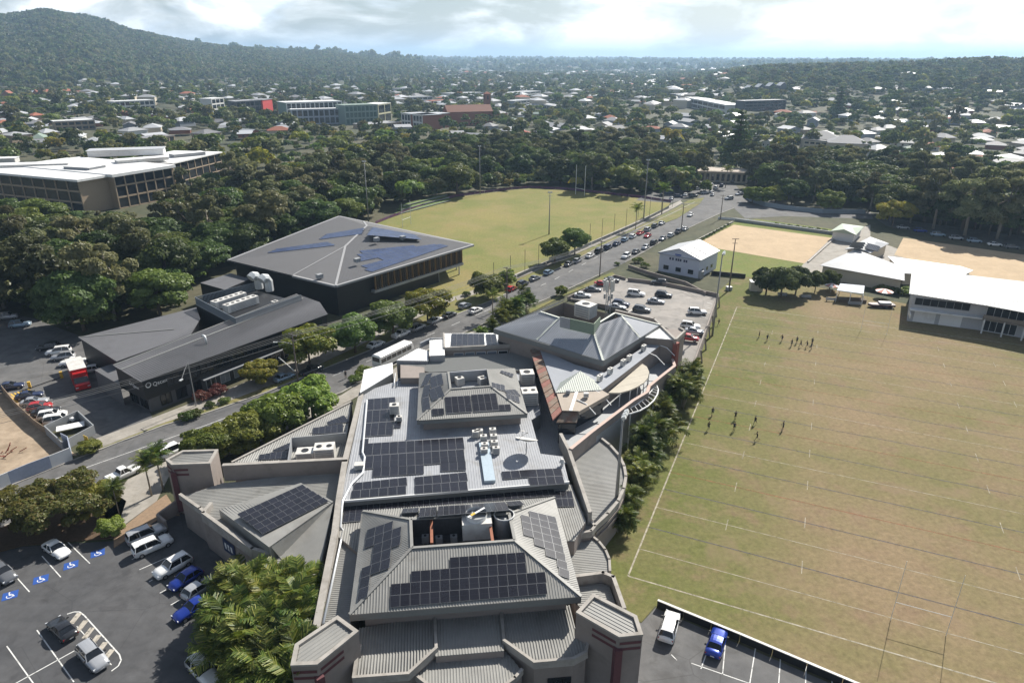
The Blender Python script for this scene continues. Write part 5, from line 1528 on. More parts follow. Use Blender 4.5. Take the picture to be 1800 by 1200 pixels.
for k, (x, y, w, lb) in enumerate([(1375, 521, 2.6, 'bench seat in the tree shade, left end of the row'), (1417, 525, 2.6, 'bench seat in the tree shade, second of the row'), (1460, 530, 2.6, 'bench seat beside the shelter'), (1502, 537, 3.4, 'dark boxed seat in front of the shelter')]):
    t = thing('bench_seat', lb, 'bench', G(x, y), R(-8), 'seats along the field edge')
    m_ = MB(); m_.box((0, 0, .45), (w, .5, .08)); m_.build('seat', 'plant_grey', t)
    m_ = MB(); m_.box((0, .25, .8), (w, .06, .5)); m_.build('backrest', 'plant_grey', t)
    for s_ in (-1, 1):
        m_ = MB(); m_.box((s_ * w * .4, 0, .22), (.1, .45, .44)); m_.build('leg', 'steel_black', t)
bt = thing('upturned_boat', 'dark boat shaped trailer parked on the grass near the striped umbrella', 'boat', G(1548, 540), R(-6))
m_ = MB()
hull = [(-3.4, 0, 1.0), (-2.6, -.9, 1.0), (1.5, -1.1, 1.0), (3.3, -.9, 1.0), (3.3, .9, 1.0), (1.5, 1.1, 1.0), (-2.6, .9, 1.0)]
m_.prism([Vector(p) for p in hull], .45); m_.build('hull', mat('boat_dark', (.06, .025, .03), .5), bt)
m_ = MB(); m_.box((.9, .2, 1.25), (3.0, 1.4, .4)); m_.build('cover', 'sheet_white', bt)
for s_ in (-1, 1):
    m_ = MB(); m_.tube([(.6, s_ * 1.0, .33), (.6, s_ * 1.2, .33)], .33, 12); m_.build('wheel', 'steel_black', bt)
sb = thing('storage_box', 'white steel storage box beside the dark tree clump', 'storage container', G(1328, 510), R(-8))
m_ = MB(); m_.box((0, 0, 1.3), (3.4, 2.6, 2.6)); m_.build('shell', mat('box_cream', (.50, .46, .38), .8), sb)
m_ = MB(); m_.box((0, 0, 2.66), (3.6, 2.8, .12)); m_.build('lid', 'sheet_white', sb)
eb = thing('equipment_box', 'small white box on a post foot beside the light pole', 'cabinet', G(1281, 510), R(20))
m_ = MB(); m_.box((0, 0, .5), (1.4, 1.2, 1.0)); m_.build('cabinet', 'plant_grey', eb); m_ = MB(); m_.box((0, 0, 1.05), (1.5, 1.3, .1)); m_.build('lid', 'sheet_white', eb)

edging('curved_fence', 'curved blue grey fence in front of the round trees at the junction', [(1308, 346), (1318, 354), (1345, 363), (1400, 371), (1445, 375), (1520, 376)], 1.9, .12, 'hoard_grey' if 'hoard_grey' in MATS else mat('hoard_grey', (.22, .26, .30), .7, var=.1))
edging('hedge_fence', 'pale rail fence along the path beside the near bowling green', [(1262, 385), (1300, 388), (1440, 406)], 1.0, .08, 'steel_white')
# ------------------------------------------------------------------ black clinic building
mat('clinic_roof', (.115, .115, .122), .6, var=.06, scale=.5, col2=(.12, .12, .128), bigscale=.2)
mat('clinic_black', (.016, .017, .02), .5, var=.15, scale=.6)
mat('clinic_grey', (.10, .10, .105), .8, var=.1)
mat('sign_white', (.7, .7, .7), .6, var=.03)
mat('screen', (.22, .25, .28), .45, metal=.4, var=.1)
mat('duct_white', (.60, .62, .62), .4, metal=.3, var=.06)
cn = thing('clinic_building', 'long black clinic building with dark grey metal roofs and white lettering beside the street', 'building', G(262, 733))
c0, c1, c2, c3, c4 = G(199, 642, 7.6), G(248, 671, 7.0), G(576, 552, 7.0), G(562, 531, 7.4), G(522, 517, 7.7)
roof(cn, [c0, c1, c2, c3, c4], 'clinic_roof', 0.5, d=c1 - c0, rh=.03)
m_ = MB(); m_.beam(c0.lerp(c1, .28) + Vector((0, 0, .12)), c4.lerp(c2, .22) + Vector((0, 0, .14)), .5, .08); m_.beam(c0 + Vector((0, 0, .1)), c4 + Vector((0, 0, .1)), .3, .1); m_.build('roof_flashing', 'fascia', cn)
up = [c0, c1, c2, c3, c4]
wall(cn, [p - Vector((0, 0, .1)) for p in inset(up, .25)], 3.1, 'clinic_black')
lo = inset([Vector((p.x, p.y, 3.2)) for p in up], 1.2)
wall(cn, lo, 0, 'clinic_grey')
sfd = (c2 - c1); sfd.z = 0; sfo = Vector((sfd.y, -sfd.x, 0)).normalized()
lfd = (c1 - c0); lfd.z = 0; lfo = Vector((lfd.y, -lfd.x, 0)).normalized()
lfo = lfo if lfo.x < 0 else -lfo
ub = inset(up, .25)
soff = MB(); soff.face([Vector((p.x, p.y, 3.1)) for p in ub]); soff.build('soffit', 'clinic_grey', cn)
for k in range(11):
    a, b = ub[1].lerp(ub[2], .10 + k * .08), ub[1].lerp(ub[2], .165 + k * .08)
    window(cn, a, b, 4.1, 6.2, sfo, frame='clinic_black', mull=1)
for k in range(12):
    a, b = lo[1].lerp(lo[2], .05 + k * .075), lo[1].lerp(lo[2], .10 + k * .075)
    window(cn, a, b, .5 if k < 2 else .2, 2.6, sfo, frame='steel_white' if k > 2 else 'clinic_black', m='dark_glass' if k not in (4, 5, 6) else mat('frosted', (.35, .38, .42), .3), mull=1)
for k in range(2):
    a, b = lo[0].lerp(lo[1], .1 + .45 * k), lo[0].lerp(lo[1], .45 + .45 * k)
    window(cn, a, b, .4, 2.6, lfo, mull=2, frame='clinic_black')
m_ = MB(); m_.beam(Vector((lo[1].x, lo[1].y, 3.0)) + sfd.normalized() * 10 + sfo * .8, Vector((lo[2].x, lo[2].y, 3.0)) + sfo * .8, 1.8, .22); m_.build('awning', 'plant_grey', cn)
# lettering on both street-corner faces
def text_mesh(txt, size, name):
    cu = bpy.data.curves.new(name, 'FONT'); cu.body = txt; cu.size = size; cu.extrude = 0.02; cu.resolution_u = 3
    o = bpy.data.objects.new(name, cu); COL.objects.link(o)
    bpy.context.view_layer.update()
    me = bpy.data.meshes.new_from_object(o.evaluated_get(bpy.context.evaluated_depsgraph_get()))
    bpy.data.objects.remove(o); bpy.data.curves.remove(cu)
    return me
tm = text_mesh('Qscan', 1.75, 'lettering'); tm.materials.clear(); tm.materials.append(MATS['sign_white'])
def face_matrix(org, along, out):
    x = Vector((along.x, along.y, 0)).normalized(); z = Vector((out.x, out.y, 0)).normalized(); y = Vector((0, 0, 1))
    M = Matrix((x, y, z)).transposed().to_4x4(); M.translation = org
    return M
ring = MB()
for k in range(28):
    a, b = k * math.pi / 14, (k + 1) * math.pi / 14
    w0, w1 = .62 + .1 * math.sin(a), .62 + .1 * math.sin(b)
    ring.face([(math.cos(a) * .85, math.sin(a) * .85, .02), (math.cos(b) * .85, math.sin(b) * .85, .02), (math.cos(b) * w1, math.sin(b) * w1, .02), (math.cos(a) * w0, math.sin(a) * w0, .02)])
rm = ring.mesh('logo_ring', 'sign_white')
for (org, al, out, s_) in ((Vector((ub[1].x, ub[1].y, 5.3)) + sfd.normalized() * .9, sfd, sfo, .6), (Vector((ub[0].x, ub[0].y, 4.9)) + lfd.normalized() * .5 * lfd.length, lfd, lfo, .5)):
    put('sign_logo', rm, cn, matrix=face_matrix(org + al.normalized() * 0 + Vector((0, 0, .55)) + out * .12, al, out) @ Matrix.Scale(s_, 4))
    put('sign_lettering', tm, cn, matrix=face_matrix(org + al.normalized() * 1.3 * s_ + out * .12, al, out) @ Matrix.Scale(s_, 4))
# rear roofs
r1 = [G(138, 593, 6.0), G(205, 635, 6.0), G(335, 588, 6.0), G(352, 560, 6.2), G(345, 540, 6.2)]
roof(cn, r1, 'clinic_roof', 0.5, d=r1[1] - r1[0], rh=.03); wall(cn, [p - Vector((0, 0, .1)) for p in inset(r1, .3)], 0, 'clinic_black')
m_ = MB(); m_.beam(G(138, 592, 6.1), G(306, 578, 6.25), .3, .08); m_.build('roof_flashing', 'fascia', cn)
r2 = [G(166, 650, 4.3), G(202, 637, 4.3), G(211, 677, 4.3)]
roof(cn, r2, 'clinic_roof', 0); wall(cn, [p - Vector((0, 0, .1)) for p in r2], 0, 'clinic_grey')
# screened plant deck
pdk = [G(345, 536, 7.0), G(416, 574, 7.0), G(531, 532, 7.0), G(448, 510, 7.0)]
mb = MB(); mb.prism(pdk, 0); mb.build('plant_deck', 'clinic_black', cn)
for i in (0, 1, 3, 2):
    a, b = pdk[i], pdk[(i + 1) % 4]
    if i == 2: continue
    s_ = MB(); n = int((b - a).length / .32)
    for k in range(n):
        p = a.lerp(b, (k + .5) / n); s_.box((p.x, p.y, 7.95), (.2, .05, 1.9), math.atan2((b - a).y, (b - a).x))
    s_.beam(a + Vector((0, 0, 1.95)), b + Vector((0, 0, 1.95)), .12, .1); s_.beam(a + Vector((0, 0, .2)), b + Vector((0, 0, .2)), .12, .2)
    s_.build('louvre_screen', 'screen', cn)['kind'] = 'stuff'
lowr = [G(352, 497, 5.5), G(405, 480, 5.5), G(440, 490, 5.5), G(395, 509, 5.5)]
roof(cn, lowr, 'clinic_roof', 0); wall(cn, [p - Vector((0, 0, .1)) for p in lowr], 0, 'clinic_black')
m_ = MB(); q = G(363, 604, 7.3); m_.tube([q, q + Vector((0, 0, 1.0)), q + Vector((-.2, .2, 1.5)), q + Vector((-.7, .5, 1.6)), q + Vector((-1.0, .7, 1.3))], .22, 8); m_.build('flue', 'duct_white', cn, smooth=True)
rel(cn)
for k, (x, y, lb) in enumerate([(404, 535, 'longer white chiller bank with fans on the clinic plant deck, left one'), (425, 541, 'white chiller bank with fans on the clinic plant deck, nearer the street')]):
    ac_unit(G(x, y, 7.05), 8.5, 1.9, 1.8, R(59), lb, 6, 'chillers on the clinic plant deck')
for k, (x, y) in enumerate([(456, 507), (474, 511)]):
    t = thing('duct_hood', ('left' if k == 0 else 'right') + ' bent silver duct hood at the back of the clinic plant deck', 'duct', G(x, y, 7.0), R(59), 'bent ducts on the clinic plant deck')
    m_ = MB(); m_.tube([(0, 0, 0), (0, 0, 2.6), (-.5, 0, 3.4), (-1.4, 0, 3.7), (-2.2, 0, 3.2)], 1.05, 8); m_.build('elbow', 'duct_white', t)
ac_unit(G(484, 534, 7.05), 1.4, 1.4, .6, R(59), 'round white cap at the corner of the clinic plant deck', 1)

# ------------------------------------------------------------------ pavilion with the folded roof
mat('pav_roof', (.098, .097, .101), .6, var=.06, scale=.4)
pv = thing('sports_pavilion', 'two storey black sports pavilion with folded dark roof, pale eaves and vertical timber fins', 'pavilion', G(597, 545))
zp = 8.6; mat('trim_grey', (.30, .30, .305), .6, var=.08); soil('pav_roof', (.085, .084, .085), .2, .52, .74, .6); soil('clinic_roof', (.08, .08, .083), .2, .52, .74, .6)
A, S, B, C, D = G(401, 457, zp), G(515, 484, zp), G(590, 502, zp), G(832, 430, zp), G(596, 380, zp)
K1 = G(607, 433, zp + 1.2)
K2 = GP(645, 397, B, (C - B).cross(K1 - B).normalized()); D = GP(596, 380, A, (K1 - A).cross(K2 - A).normalized())
for q in ((A, S, B, K1), (A, K1, K2, D), (B, C, K2, K1), (K2, C, D)):
    roof(pv, q, 'pav_roof', 0.6, rh=.03, thick=.3)
ev = [A, S, B, C, D]
m_ = MB()
for a, b in ((B, C), (C, D), (S, B), (D, A)):
    m_.beam(a + Vector((0, 0, .06)), b + Vector((0, 0, .06)), .7, .5)
m_.build('eave_trim', 'trim_grey', pv)
m_ = MB()
for a, b in ((B, K1), (K1, K2), (K2, D.lerp(C, .2))): m_.beam(a + Vector((0, 0, .12)), b + Vector((0, 0, .14)), .6, .08)
m_.beam(S.lerp(B, .0) + Vector((0, 0, .14)), K1 + Vector((0, 0, .14)), .3, .08)
m_.build('ridge_capping', 'trim_grey', pv)
body = [A, S, B, B.lerp(C, .74), D.lerp(C, .74), D]
bi = inset(body, 1.3)
wall(pv, [Vector((p.x, p.y, zp - .3)) for p in bi], 0, 'clinic_black')
st_ = MB(); st_.face([Vector((p.x, p.y, zp - .45)) for p in ev]); st_.build('soffit', 'clinic_grey', pv)
bl, br = bi[2].lerp(bi[3], .32), bi[3] + (C - B).normalized() * 9
oo = Vector(((C - B).y, -(C - B).x, 0)).normalized()
oo = oo if oo.y < 0 else -oo
mat('timber_fin', (.28, .17, .07), .8, var=.2, scale=2); mat('timber_fin_dark', (.10, .08, .055), .8, var=.2)
for k in range(46):
    p = bl.lerp(br, k / 45) + oo * 1.0
    m_ = MB(); m_.box((p.x, p.y, 5.9), (.16, .55, 4.4), math.atan2((C - B).y, (C - B).x)); m_.build('fin', 'timber_fin' if k % 3 == 0 else 'timber_fin_dark', pv)
m_ = MB(); a_ = bi[2].lerp(bi[3], .3) + oo * .6; b_ = br + oo * .9
m_.beam(Vector((a_.x, a_.y, 4.2)), Vector((b_.x, b_.y, 4.2)), 1.6, .7); m_.build('balcony', 'roof_galv', pv)
m_ = MB(); e_ = bi[3]; f_ = br; m_.face([Vector((e_.x, e_.y, 4.0)), Vector((f_.x, f_.y, 4.0)), Vector((bi[4].x, bi[4].y, 4.0)) + (C - B).normalized() * 9, Vector((bi[4].x, bi[4].y, 4.0))]); m_.build('upper_floor', 'plant_grey', pv)
for k in range(6):
    a, b = bi[2].lerp(bi[3], .34 + k * .105), bi[2].lerp(bi[3], .42 + k * .105)
    window(pv, a, b, 4.6, 7.6, oo, mull=1, frame='clinic_black')
for k in range(4):
    p = (br if k % 2 else bi[3]) + (bi[4] - bi[3]) * (.04 + .3 * (k // 2)); m_ = MB(); m_.box((p.x, p.y, (zp - .4) / 2), (.4, .4, zp - .4)); m_.build('column', 'plant_white', pv)
rel(pv)
solar('big blue solar array on the street side of the folded pavilion roof', (B, C, K1), [(((650, 479), (788, 432), (768, 427), (614, 442)), 18, 6, [range(18), range(18), range(4, 18), range(0, 18), range(1, 17), range(2, 13)])], 'blue', lift=.15)
solar('long pale solar array on the forest side of the folded pavilion roof', (A, K1, K2), [(((468, 445), (590, 431), (575, 425), (488, 437)), 16, 3), (((560, 421), (636, 411), (641, 400), (575, 411)), 9, 4)], 'blue', lift=.15)
solar('solar array on the oval side of the folded pavilion roof', (K2, C, D), [(((645, 413), (742, 421), (728, 412), (655, 399)), 10, 4)], 'blue', lift=.15)
for k, (x, y, z, lb) in enumerate([(562, 489, 8.9, 'boxy vent on the front tip of the pavilion roof'), (628, 461, 9.9, 'boxy vent left of the blue array on the pavilion roof'), (708, 421, 9.9, 'boxy vent behind the blue array on the pavilion roof'), (662, 424, 10.4, 'boxy vent near the ridge of the pavilion roof')]):
    ac_unit(G(x, y, z), 1.5, 1.2, 1.0, R(50), lb, 0, 'vents on the pavilion roof', 'plant_grey')

# ------------------------------------------------------------------ oval: boundary, terraces, nets, posts
mat('purple_board', (.10, .04, .12), .7, var=.15, scale=.6, col2=(.15, .06, .09), bigscale=.3)
def board_fence(name, label, pts, h, seg, m, w=.08):
    P = gl(pts); o = P[0].copy(); t = thing(name, label, 'fence', o)
    for a, b in zip(P[:-1], P[1:]):
        n = max(1, round((b - a).length / seg))
        for k in range(n):
            p, q = a.lerp(b, k / n + .01 / n), a.lerp(b, (k + .97) / n)
            m_ = MB(); m_.beam(p - o + Vector((0, 0, h)), q - o + Vector((0, 0, h)), w, h - .1); m_.build('board', m, t)
    return t
board_fence('boundary_fence', 'low purple signboard fence round the far side of the oval', [(660, 394), (684, 384), (742, 363), (800, 346), (900, 333), (930, 330.5), (1000, 334), (1128, 348), (1180, 356)], 1.1, 6.0, 'purple_board')
mat('terrace_green', (.12, .17, .05), .9, var=.2)
tr_ = thing('spectator_terrace', 'three green terrace steps with pale edges at the corner of the oval', 'terrace', G(740, 362))
for k in range(3):
    a, b = G(697 + k * 4, 377 - k * 5), G(789 - k * 3, 353 - k * 3.2)
    m_ = MB(); h = .5 + .45 * k
    m_.beam(a - tr_.location + Vector((0, 0, h)), b - tr_.location + Vector((0, 0, h)), 2.4, h, 0); m_.build('step', 'terrace_green', tr_)
    m_ = MB(); o = Vector(((b - a).y, -(b - a).x, 0)).normalized() * 1.25
    m_.beam(a - tr_.location + o + Vector((0, 0, h + .05)), b - tr_.location + o + Vector((0, 0, h + .05)), .25, .3); m_.build('edge_board', 'plant_grey', tr_)
for k in range(15):
    u = k / 14; p = G(*(868 + (1182 - 868) * u ** .9, 506 + (364 - 506) * u ** .9))
    t = thing('net_post', 'slim dark ball-net post along the street side of the oval', 'post', p, 0, 'ball-net posts along the oval')
    m_ = MB(); m_.tube([(0, 0, 0), (0, 0, 7.5)], .07, 5); m_.build('post', 'steel_black', t)
board_fence('mesh_fence', 'low dark mesh fence between the oval and the footpath', [(850, 516), (960, 466), (1120, 396), (1176, 366)], 1.2, 8.0, 'fascia', .06)
def posts(c, ax, gap, hbar, htop, label, m='steel_white', r=.07):
    t = thing('goal_posts', label, 'goal posts', c, math.atan2(ax.y, ax.x))
    for s_ in (-1, 1):
        m_ = MB(); m_.tube([(s_ * gap / 2, 0, 0), (s_ * gap / 2, 0, htop)], r, 8, r2=r * .7); m_.build('upright', m, t)
    m_ = MB(); m_.tube([(-gap / 2, 0, hbar), (gap / 2, 0, hbar)], r * .9, 8); m_.build('crossbar', 'steel_white', t)
    return t
posts(fp(5.2, 32.6), FV, 5.6, 2.75, 8.6, 'slender rugby goal posts at the near end of the field', 'steel_white', .035)
posts(fp(105.6, 32.2), FV, 5.6, 2.75, 8.6, 'slender rugby goal posts at the far end near the grandstand building', 'steel_white', .035)
posts((G(1009, 341) + G(1030, 345)) / 2, G(1030, 345) - G(1009, 341), 5.8, 3.0, 14.0, 'tall white goal posts at the far end of the oval', 'steel_white', .13)
posts((G(703, 402) + G(727, 393)) / 2, G(727, 393) - G(703, 402), 6.0, 3.0, 9.5, 'white goal posts at the near end of the oval', 'steel_white', .08)
def light_pole(b, h, label, n=3, m='pole_grey', face=0.0):
    t = thing('floodlight_pole', label, 'floodlight', b, face)
    m_ = MB(); m_.tube([(0, 0, 0), (0, 0, h * .5), (0, 0, h)], .26, 8, r2=.11); m_.build('pole', m, t, smooth=True)
    m_ = MB(); m_.box((0, 0, h - .1), (1.9, .14, .14)); m_.box((0, 0, h - 1.3), (1.4, .12, .12)); m_.build('crossarm', m, t)
    for k in range(n):
        x = (k - (n - 1) / 2) * .85
        m_ = MB(); m_.box((x, -.3, h + .05), (.6, .5, .4), 0, 0, Matrix.Rotation(R(-30), 4, 'X')); m_.build('lamp_head', 'duct_white', t)
    return t
light_pole(G(1084, 874, 5.0), 12.8, 'tall floodlight pole rising through the fan shaped roof', 3, face=R(70))
light_pole(G(1252, 590), 20, 'tall floodlight pole at the field edge of the parking deck', 3, face=R(70))
light_pole(G(1281, 511), 15, 'plain tall pole beside the lawn below the bowling green', 0, 'pole_wood')
light_pole(G(648, 390), 23.5, 'floodlight pole behind the pavilion at the left corner of the oval', 2)
light_pole(G(844, 342), 22.5, 'floodlight pole on the forest side of the oval', 2)
light_pole(G(965, 412), 15.5, 'floodlight pole standing out in front of the oval turf', 2)
light_pole(G(1131, 388), 24, 'floodlight pole at the right corner of the oval by the car yard', 2)
# ------------------------------------------------------------------ street poles and wires
PW = [((-260, 905), 10), ((178, 800), 0), ((524, 672), 10.5), ((891, 537), 10.5), ((1054, 486), 11), ((1197, 409), 11), ((1266, 386), 10)]
tops = []
for k, ((x, y), h) in enumerate(PW):
    if h == 0: continue
    b = G(x, y); 
    tops.append((b, h))
    if k == 0: continue
    t = thing('power_pole', ['', '', 'timber power pole beside the clinic street trees', 'timber power pole left of the oval street corner', 'timber power pole opposite the parking deck ramp', 'timber power pole at the bowling green', 'timber power pole at the top of the street'][k], 'power pole', b, R(-31), 'power poles along the street')
    m_ = MB(); m_.tube([(0, 0, 0), (0, 0, h)], .19, 8, r2=.12); m_.build('pole', 'pole_wood', t)
    m_ = MB(); m_.box((0, .15, h - .35), (2.4, .12, .14)); m_.box((0, .15, h - 1.5), (1.6, .1, .12)); m_.build('crossarm', 'pole_wood', t)
    for x_ in (-1.05, -.4, .4, 1.05):
        m_ = MB(); m_.tube([(x_, .15, h - .28), (x_, .15, h - .1)], .05, 6); m_.build('insulator', 'plant_white', t)
    if k in (2, 4):
        m_ = MB(); m_.tube([(0, 0, h - 2.2), (-1.6, -1.2, h - 1.6), (-2.4, -1.8, h - 1.6)], .06, 5); m_.build('lamp_arm', 'pole_grey', t)
        m_ = MB(); m_.box((-2.7, -2.0, h - 1.65), (.8, .3, .16), R(36)); m_.build('lamp_head', 'duct_white', t)
for i, ((a, ha), (b, hb)) in enumerate(zip(tops[:-1], tops[1:])):
    d = (b - a).normalized(); s_ = Vector((-d.y, d.x, 0))
    for j, (off, dh) in enumerate(((-1.05, .1), (-.4, .1), (.4, .1), (1.05, .1), (0, 1.5))):
        t = thing('power_line', 'thin dark overhead wire strung between the street power poles', 'wire', a + s_ * off + Vector((0, 0, ha - dh)), 0, 'overhead wires along the street')
        p0 = Vector((0, 0, 0)); p1 = (b + s_ * off + Vector((0, 0, hb - dh))) - t.location
        m_ = MB(); m_.tube([p0.lerp(p1, u) - Vector((0, 0, 4 * u * (1 - u) * 1.0)) for u in [q / 12 for q in range(13)]], .032, 4); m_.build('wire', 'wire', t)
sl_ = thing('street_lamp', 'tall grey street lamp with bent arm at the clinic corner', 'street lamp', G(345, 714), R(35))
m_ = MB(); m_.tube([(0, 0, 0), (0, 0, 9.0)], .12, 8, r2=.07); m_.build('pole', 'pole_grey', sl_)
m_ = MB(); m_.tube([(0, 0, 9.0), (-.9, -.9, 8.0), (-1.7, -1.9, 7.0)], .07, 6); m_.build('arm', 'pole_grey', sl_)
m_ = MB(); m_.box((-1.9, -2.1, 6.8), (.8, .35, .18), R(48)); m_.build('lamp_head', 'duct_white', sl_)
ss = thing('stay_pole', 'pale slanting stay pole leaning from the power pole over the street', 'pole', G(520, 668))
m_ = MB(); m_.tube([Vector((0, 0, 2.0)), G(490, 628, 6.4) - ss.location], .09, 6); m_.build('pole', 'steel_white', ss)

# ------------------------------------------------------------------ building site hoarding, bin pen, gate
ho = thing('site_hoarding', 'pale blue hoarding panels in front of the bare building site', 'hoarding', G(20, 850))
hpts = [(-60, 885), (20, 852), (55, 837), (92, 823), (128, 808), (124, 788), (112, 782)]
P = gl(hpts)
mat('hoard_blue', (.33, .37, .46), .7, var=.1)
for k, (a, b) in enumerate(zip(P[:-1], P[1:])):
    m_ = MB(); m_.beam(a - ho.location + Vector((0, 0, 2.3)), b - ho.location + Vector((0, 0, 2.3)), .1, 2.3); m_.build('hoarding_panel', 'sheet_white' if k in (0, 3) else 'hoard_blue', ho)
bp_ = thing('bin_pen', 'open bin enclosure with grey walls and a white sheet inside at the clinic drive', 'enclosure', G(130, 780))
pq = [(82, 763), (140, 736), (168, 762), (113, 792)]
Q = gl(pq)
for i in range(4):
    a, b = Q[i], Q[(i + 1) % 4]; m_ = MB(); m_.beam(a - bp_.location + Vector((0, 0, 1.7)), b - bp_.location + Vector((0, 0, 1.7)), .18, 1.7); m_.build('pen_wall', 'plant_grey', bp_)
m_ = MB(); q = G(126, 757) - bp_.location; m_.box((q.x, q.y, .9), (4.2, 2.0, .1), R(30)); m_.build('white_sheet', 'sheet_white', bp_)
tf_ = edging('timber_fence', 'weathered timber paling fence behind the row of parked cars', [(6, 690), (30, 720), (64, 752), (82, 764)], 1.6, .1, mat('paling', (.24, .18, .13), .9, var=.25), group=None)
gt = thing('boom_gate', 'dark sliding gate rail with yellow posts across the clinic car park', 'gate', G(80, 672))
for k, (x, y) in enumerate([(53, 682), (109, 664)]):
    p = G(x, y) - gt.location; m_ = MB(); m_.box((p.x, p.y, .7), (.5, .5, 1.4), R(30)); m_.build('gate_post', 'yellow_paint', gt)
m_ = MB()
m_.beam(G(50, 682, 1.6) - gt.location, G(107, 662, 1.6) - gt.location, .08, .1); m_.beam(G(50, 682, .35) - gt.location, G(107, 662, .35) - gt.location, .1, .15); m_.build('gate_rail', 'steel_black', gt)
hz = MB()
za, zb, zc, zd = G(12, 695), G(52, 682), G(68, 690), G(30, 708)
for k in range(7):
    u0, u1 = k / 7, (k + .5) / 7
    hz.face([Vector((p.x, p.y, .05)) for p in (za.lerp(zb, u0), za.lerp(zb, u1), zd.lerp(zc, u1), zd.lerp(zc, u0))])
struct('hatched_bay', hz, 'yellow_paint')
xg = thing('excavator_scrap', 'heap of rusty red steel frames lying on the building site', 'scrap heap', G(14, 800))
g = random.Random(4)
for k in range(9):
    m_ = MB(); a = Vector((g.uniform(-1.6, 1.6), g.uniform(-1.2, 1.2), .2)); b = a + Vector((g.uniform(-1.5, 1.5), g.uniform(-1, 1), g.uniform(.2, 1.4))); m_.tube([a, b], .07, 5); m_.build('steel_frame', mat('scrap_red', (.28, .06, .04), .8, var=.2), xg)
yb = thing('yellow_banner', 'yellow feather flag beside the bin enclosure', 'flag', G(152, 788))
m_ = MB(); m_.tube([(0, 0, 0), (0, 0, 2.6)], .03, 5); m_.build('pole', 'steel_white', yb)
m_ = MB(); m_.prism([Vector((.05, -.03, 2.6)), Vector((.65, -.03, 2.2)), Vector((.65, .03, 2.2)), Vector((.05, .03, 2.6))], .7, 0, bottom=True); m_.build('flag_cloth', 'yellow_paint', yb)
# ------------------------------------------------------------------ low walls and lines of the two near car parks
fl = thing('car_park_wall', 'low black wall with pale coping between the near car park and the field', 'wall', G(1155, 1066))
P = [G(1155, 1066), G(1300, 1126), G(1480, 1203), G(1560, 1237), G(1700, 1300)]
for a, b in zip(P[:-1], P[1:]):
    n = max(1, int((b - a).length / 3.0))
    for k in range(n):
        p, q = a.lerp(b, k / n), a.lerp(b, (k + .985) / n); m_ = MB(); m_.beam(p - fl.location + Vector((0, 0, 1.0)), q - fl.location + Vector((0, 0, 1.0)), .22, 1.0); m_.build('wall_panel', 'steel_black', fl)
    m_ = MB(); m_.beam(a - fl.location + Vector((0, 0, 1.09)), b - fl.location + Vector((0, 0, 1.09)), .3, .085); m_.build('coping', 'plant_white', fl)
mk = MB()
for p, q in [((1255, 1112), (1232, 1175)), ((1276, 1120), (1270, 1185)), ((1328, 1138), (1318, 1200)), ((1372, 1155), (1368, 1210)), ((1417, 1170), (1415, 1225)), ((1462, 1190), (1464, 1240)), ((1215, 1165), (1330, 1205)), ((1180, 1150), (1190, 1160))]:
    strip(mk, G(*p), G(*q), .11, .034)
for p, q in [((118, 951), (158, 990)), ((74, 977), (107, 1014)), ((12, 995), (52, 1040)), ((12, 1135), (62, 1205)), ((65, 1107), (130, 1198)), ((25, 1202), (155, 1130)), ((232, 983), (245, 976)), ((262, 1022), (268, 1019)), ((245, 1001), (320, 968)), ((281, 1042), (292, 1036)), ((300, 1063), (318, 1053))]:
    strip(mk, G(*p), G(*q), .12, .034)
isl_mk = MB()
# hatched island with rounded outline
isl = [(118, 1079), (130, 1075), (140, 1075), (148, 1081), (210, 1150), (213, 1160), (208, 1170), (196, 1179)]
for a, b in zip(isl[:-1], isl[1:]): strip(mk, G(*a), G(*b), .14, .035)
strip(mk, G(135, 1100), G(196, 1168), .1, .0345)
for k in range(6):
    u = k / 6; a = G(125 + 11.5 * k, 1096 + 12.8 * k); b = G(140 + 11.5 * k, 1077 + 12.8 * k)
    strip(isl_mk, a, b, .62, .036)
struct('bay_markings', mk, 'white_paint'); struct('island_hatching', isl_mk, mat('hatch_paint', (.42, .385, .33), .85, var=.2)); wear('hatch_paint', 1.6, .28, .5)
for k, (x, y) in enumerate([(172, 972), (125, 993), (72, 1018), (18, 1046)]):
    sgn_ = thing('accessible_bay_sign', ['rightmost', 'second from the right', 'third from the right', 'leftmost'][k] + ' blue painted wheelchair symbol on the car park', 'road marking', G(x, y) + Vector((0, 0, .04)), R(28), 'wheelchair symbols on the car park')
    m_ = MB(); m_.face([(-.62, -.55, 0), (.62, -.55, 0), (.62, .55, 0), (-.62, .55, 0)]); m_.build('blue_square', 'blue_bay', sgn_)
    m_ = MB(); z = .006
    pts = [(-.02 + .26 * math.cos(a), -.12 + .26 * math.sin(a)) for a in [R(150) + q * R(250) / 10 for q in range(11)]]
    for a, b in zip(pts[:-1], pts[1:]): strip(m_, a, b, .07, z)
    strip(m_, (-.1, .3), (-.06, 0), .09, z + .001); strip(m_, (-.06, .0), (.2, -.02), .09, z + .002); strip(m_, (.2, 0), (.34, -.28), .09, z + .003); strip(m_, (-.08, .14), (.12, .12), .07, z + .004)
    m_.tube([(-.1, .4, z), (-.1, .4, z + .002)], .075, 10); m_.build('wheelchair_symbol', 'sign_white', sgn_); sgn_.scale = (1.3, 1.3, 1)
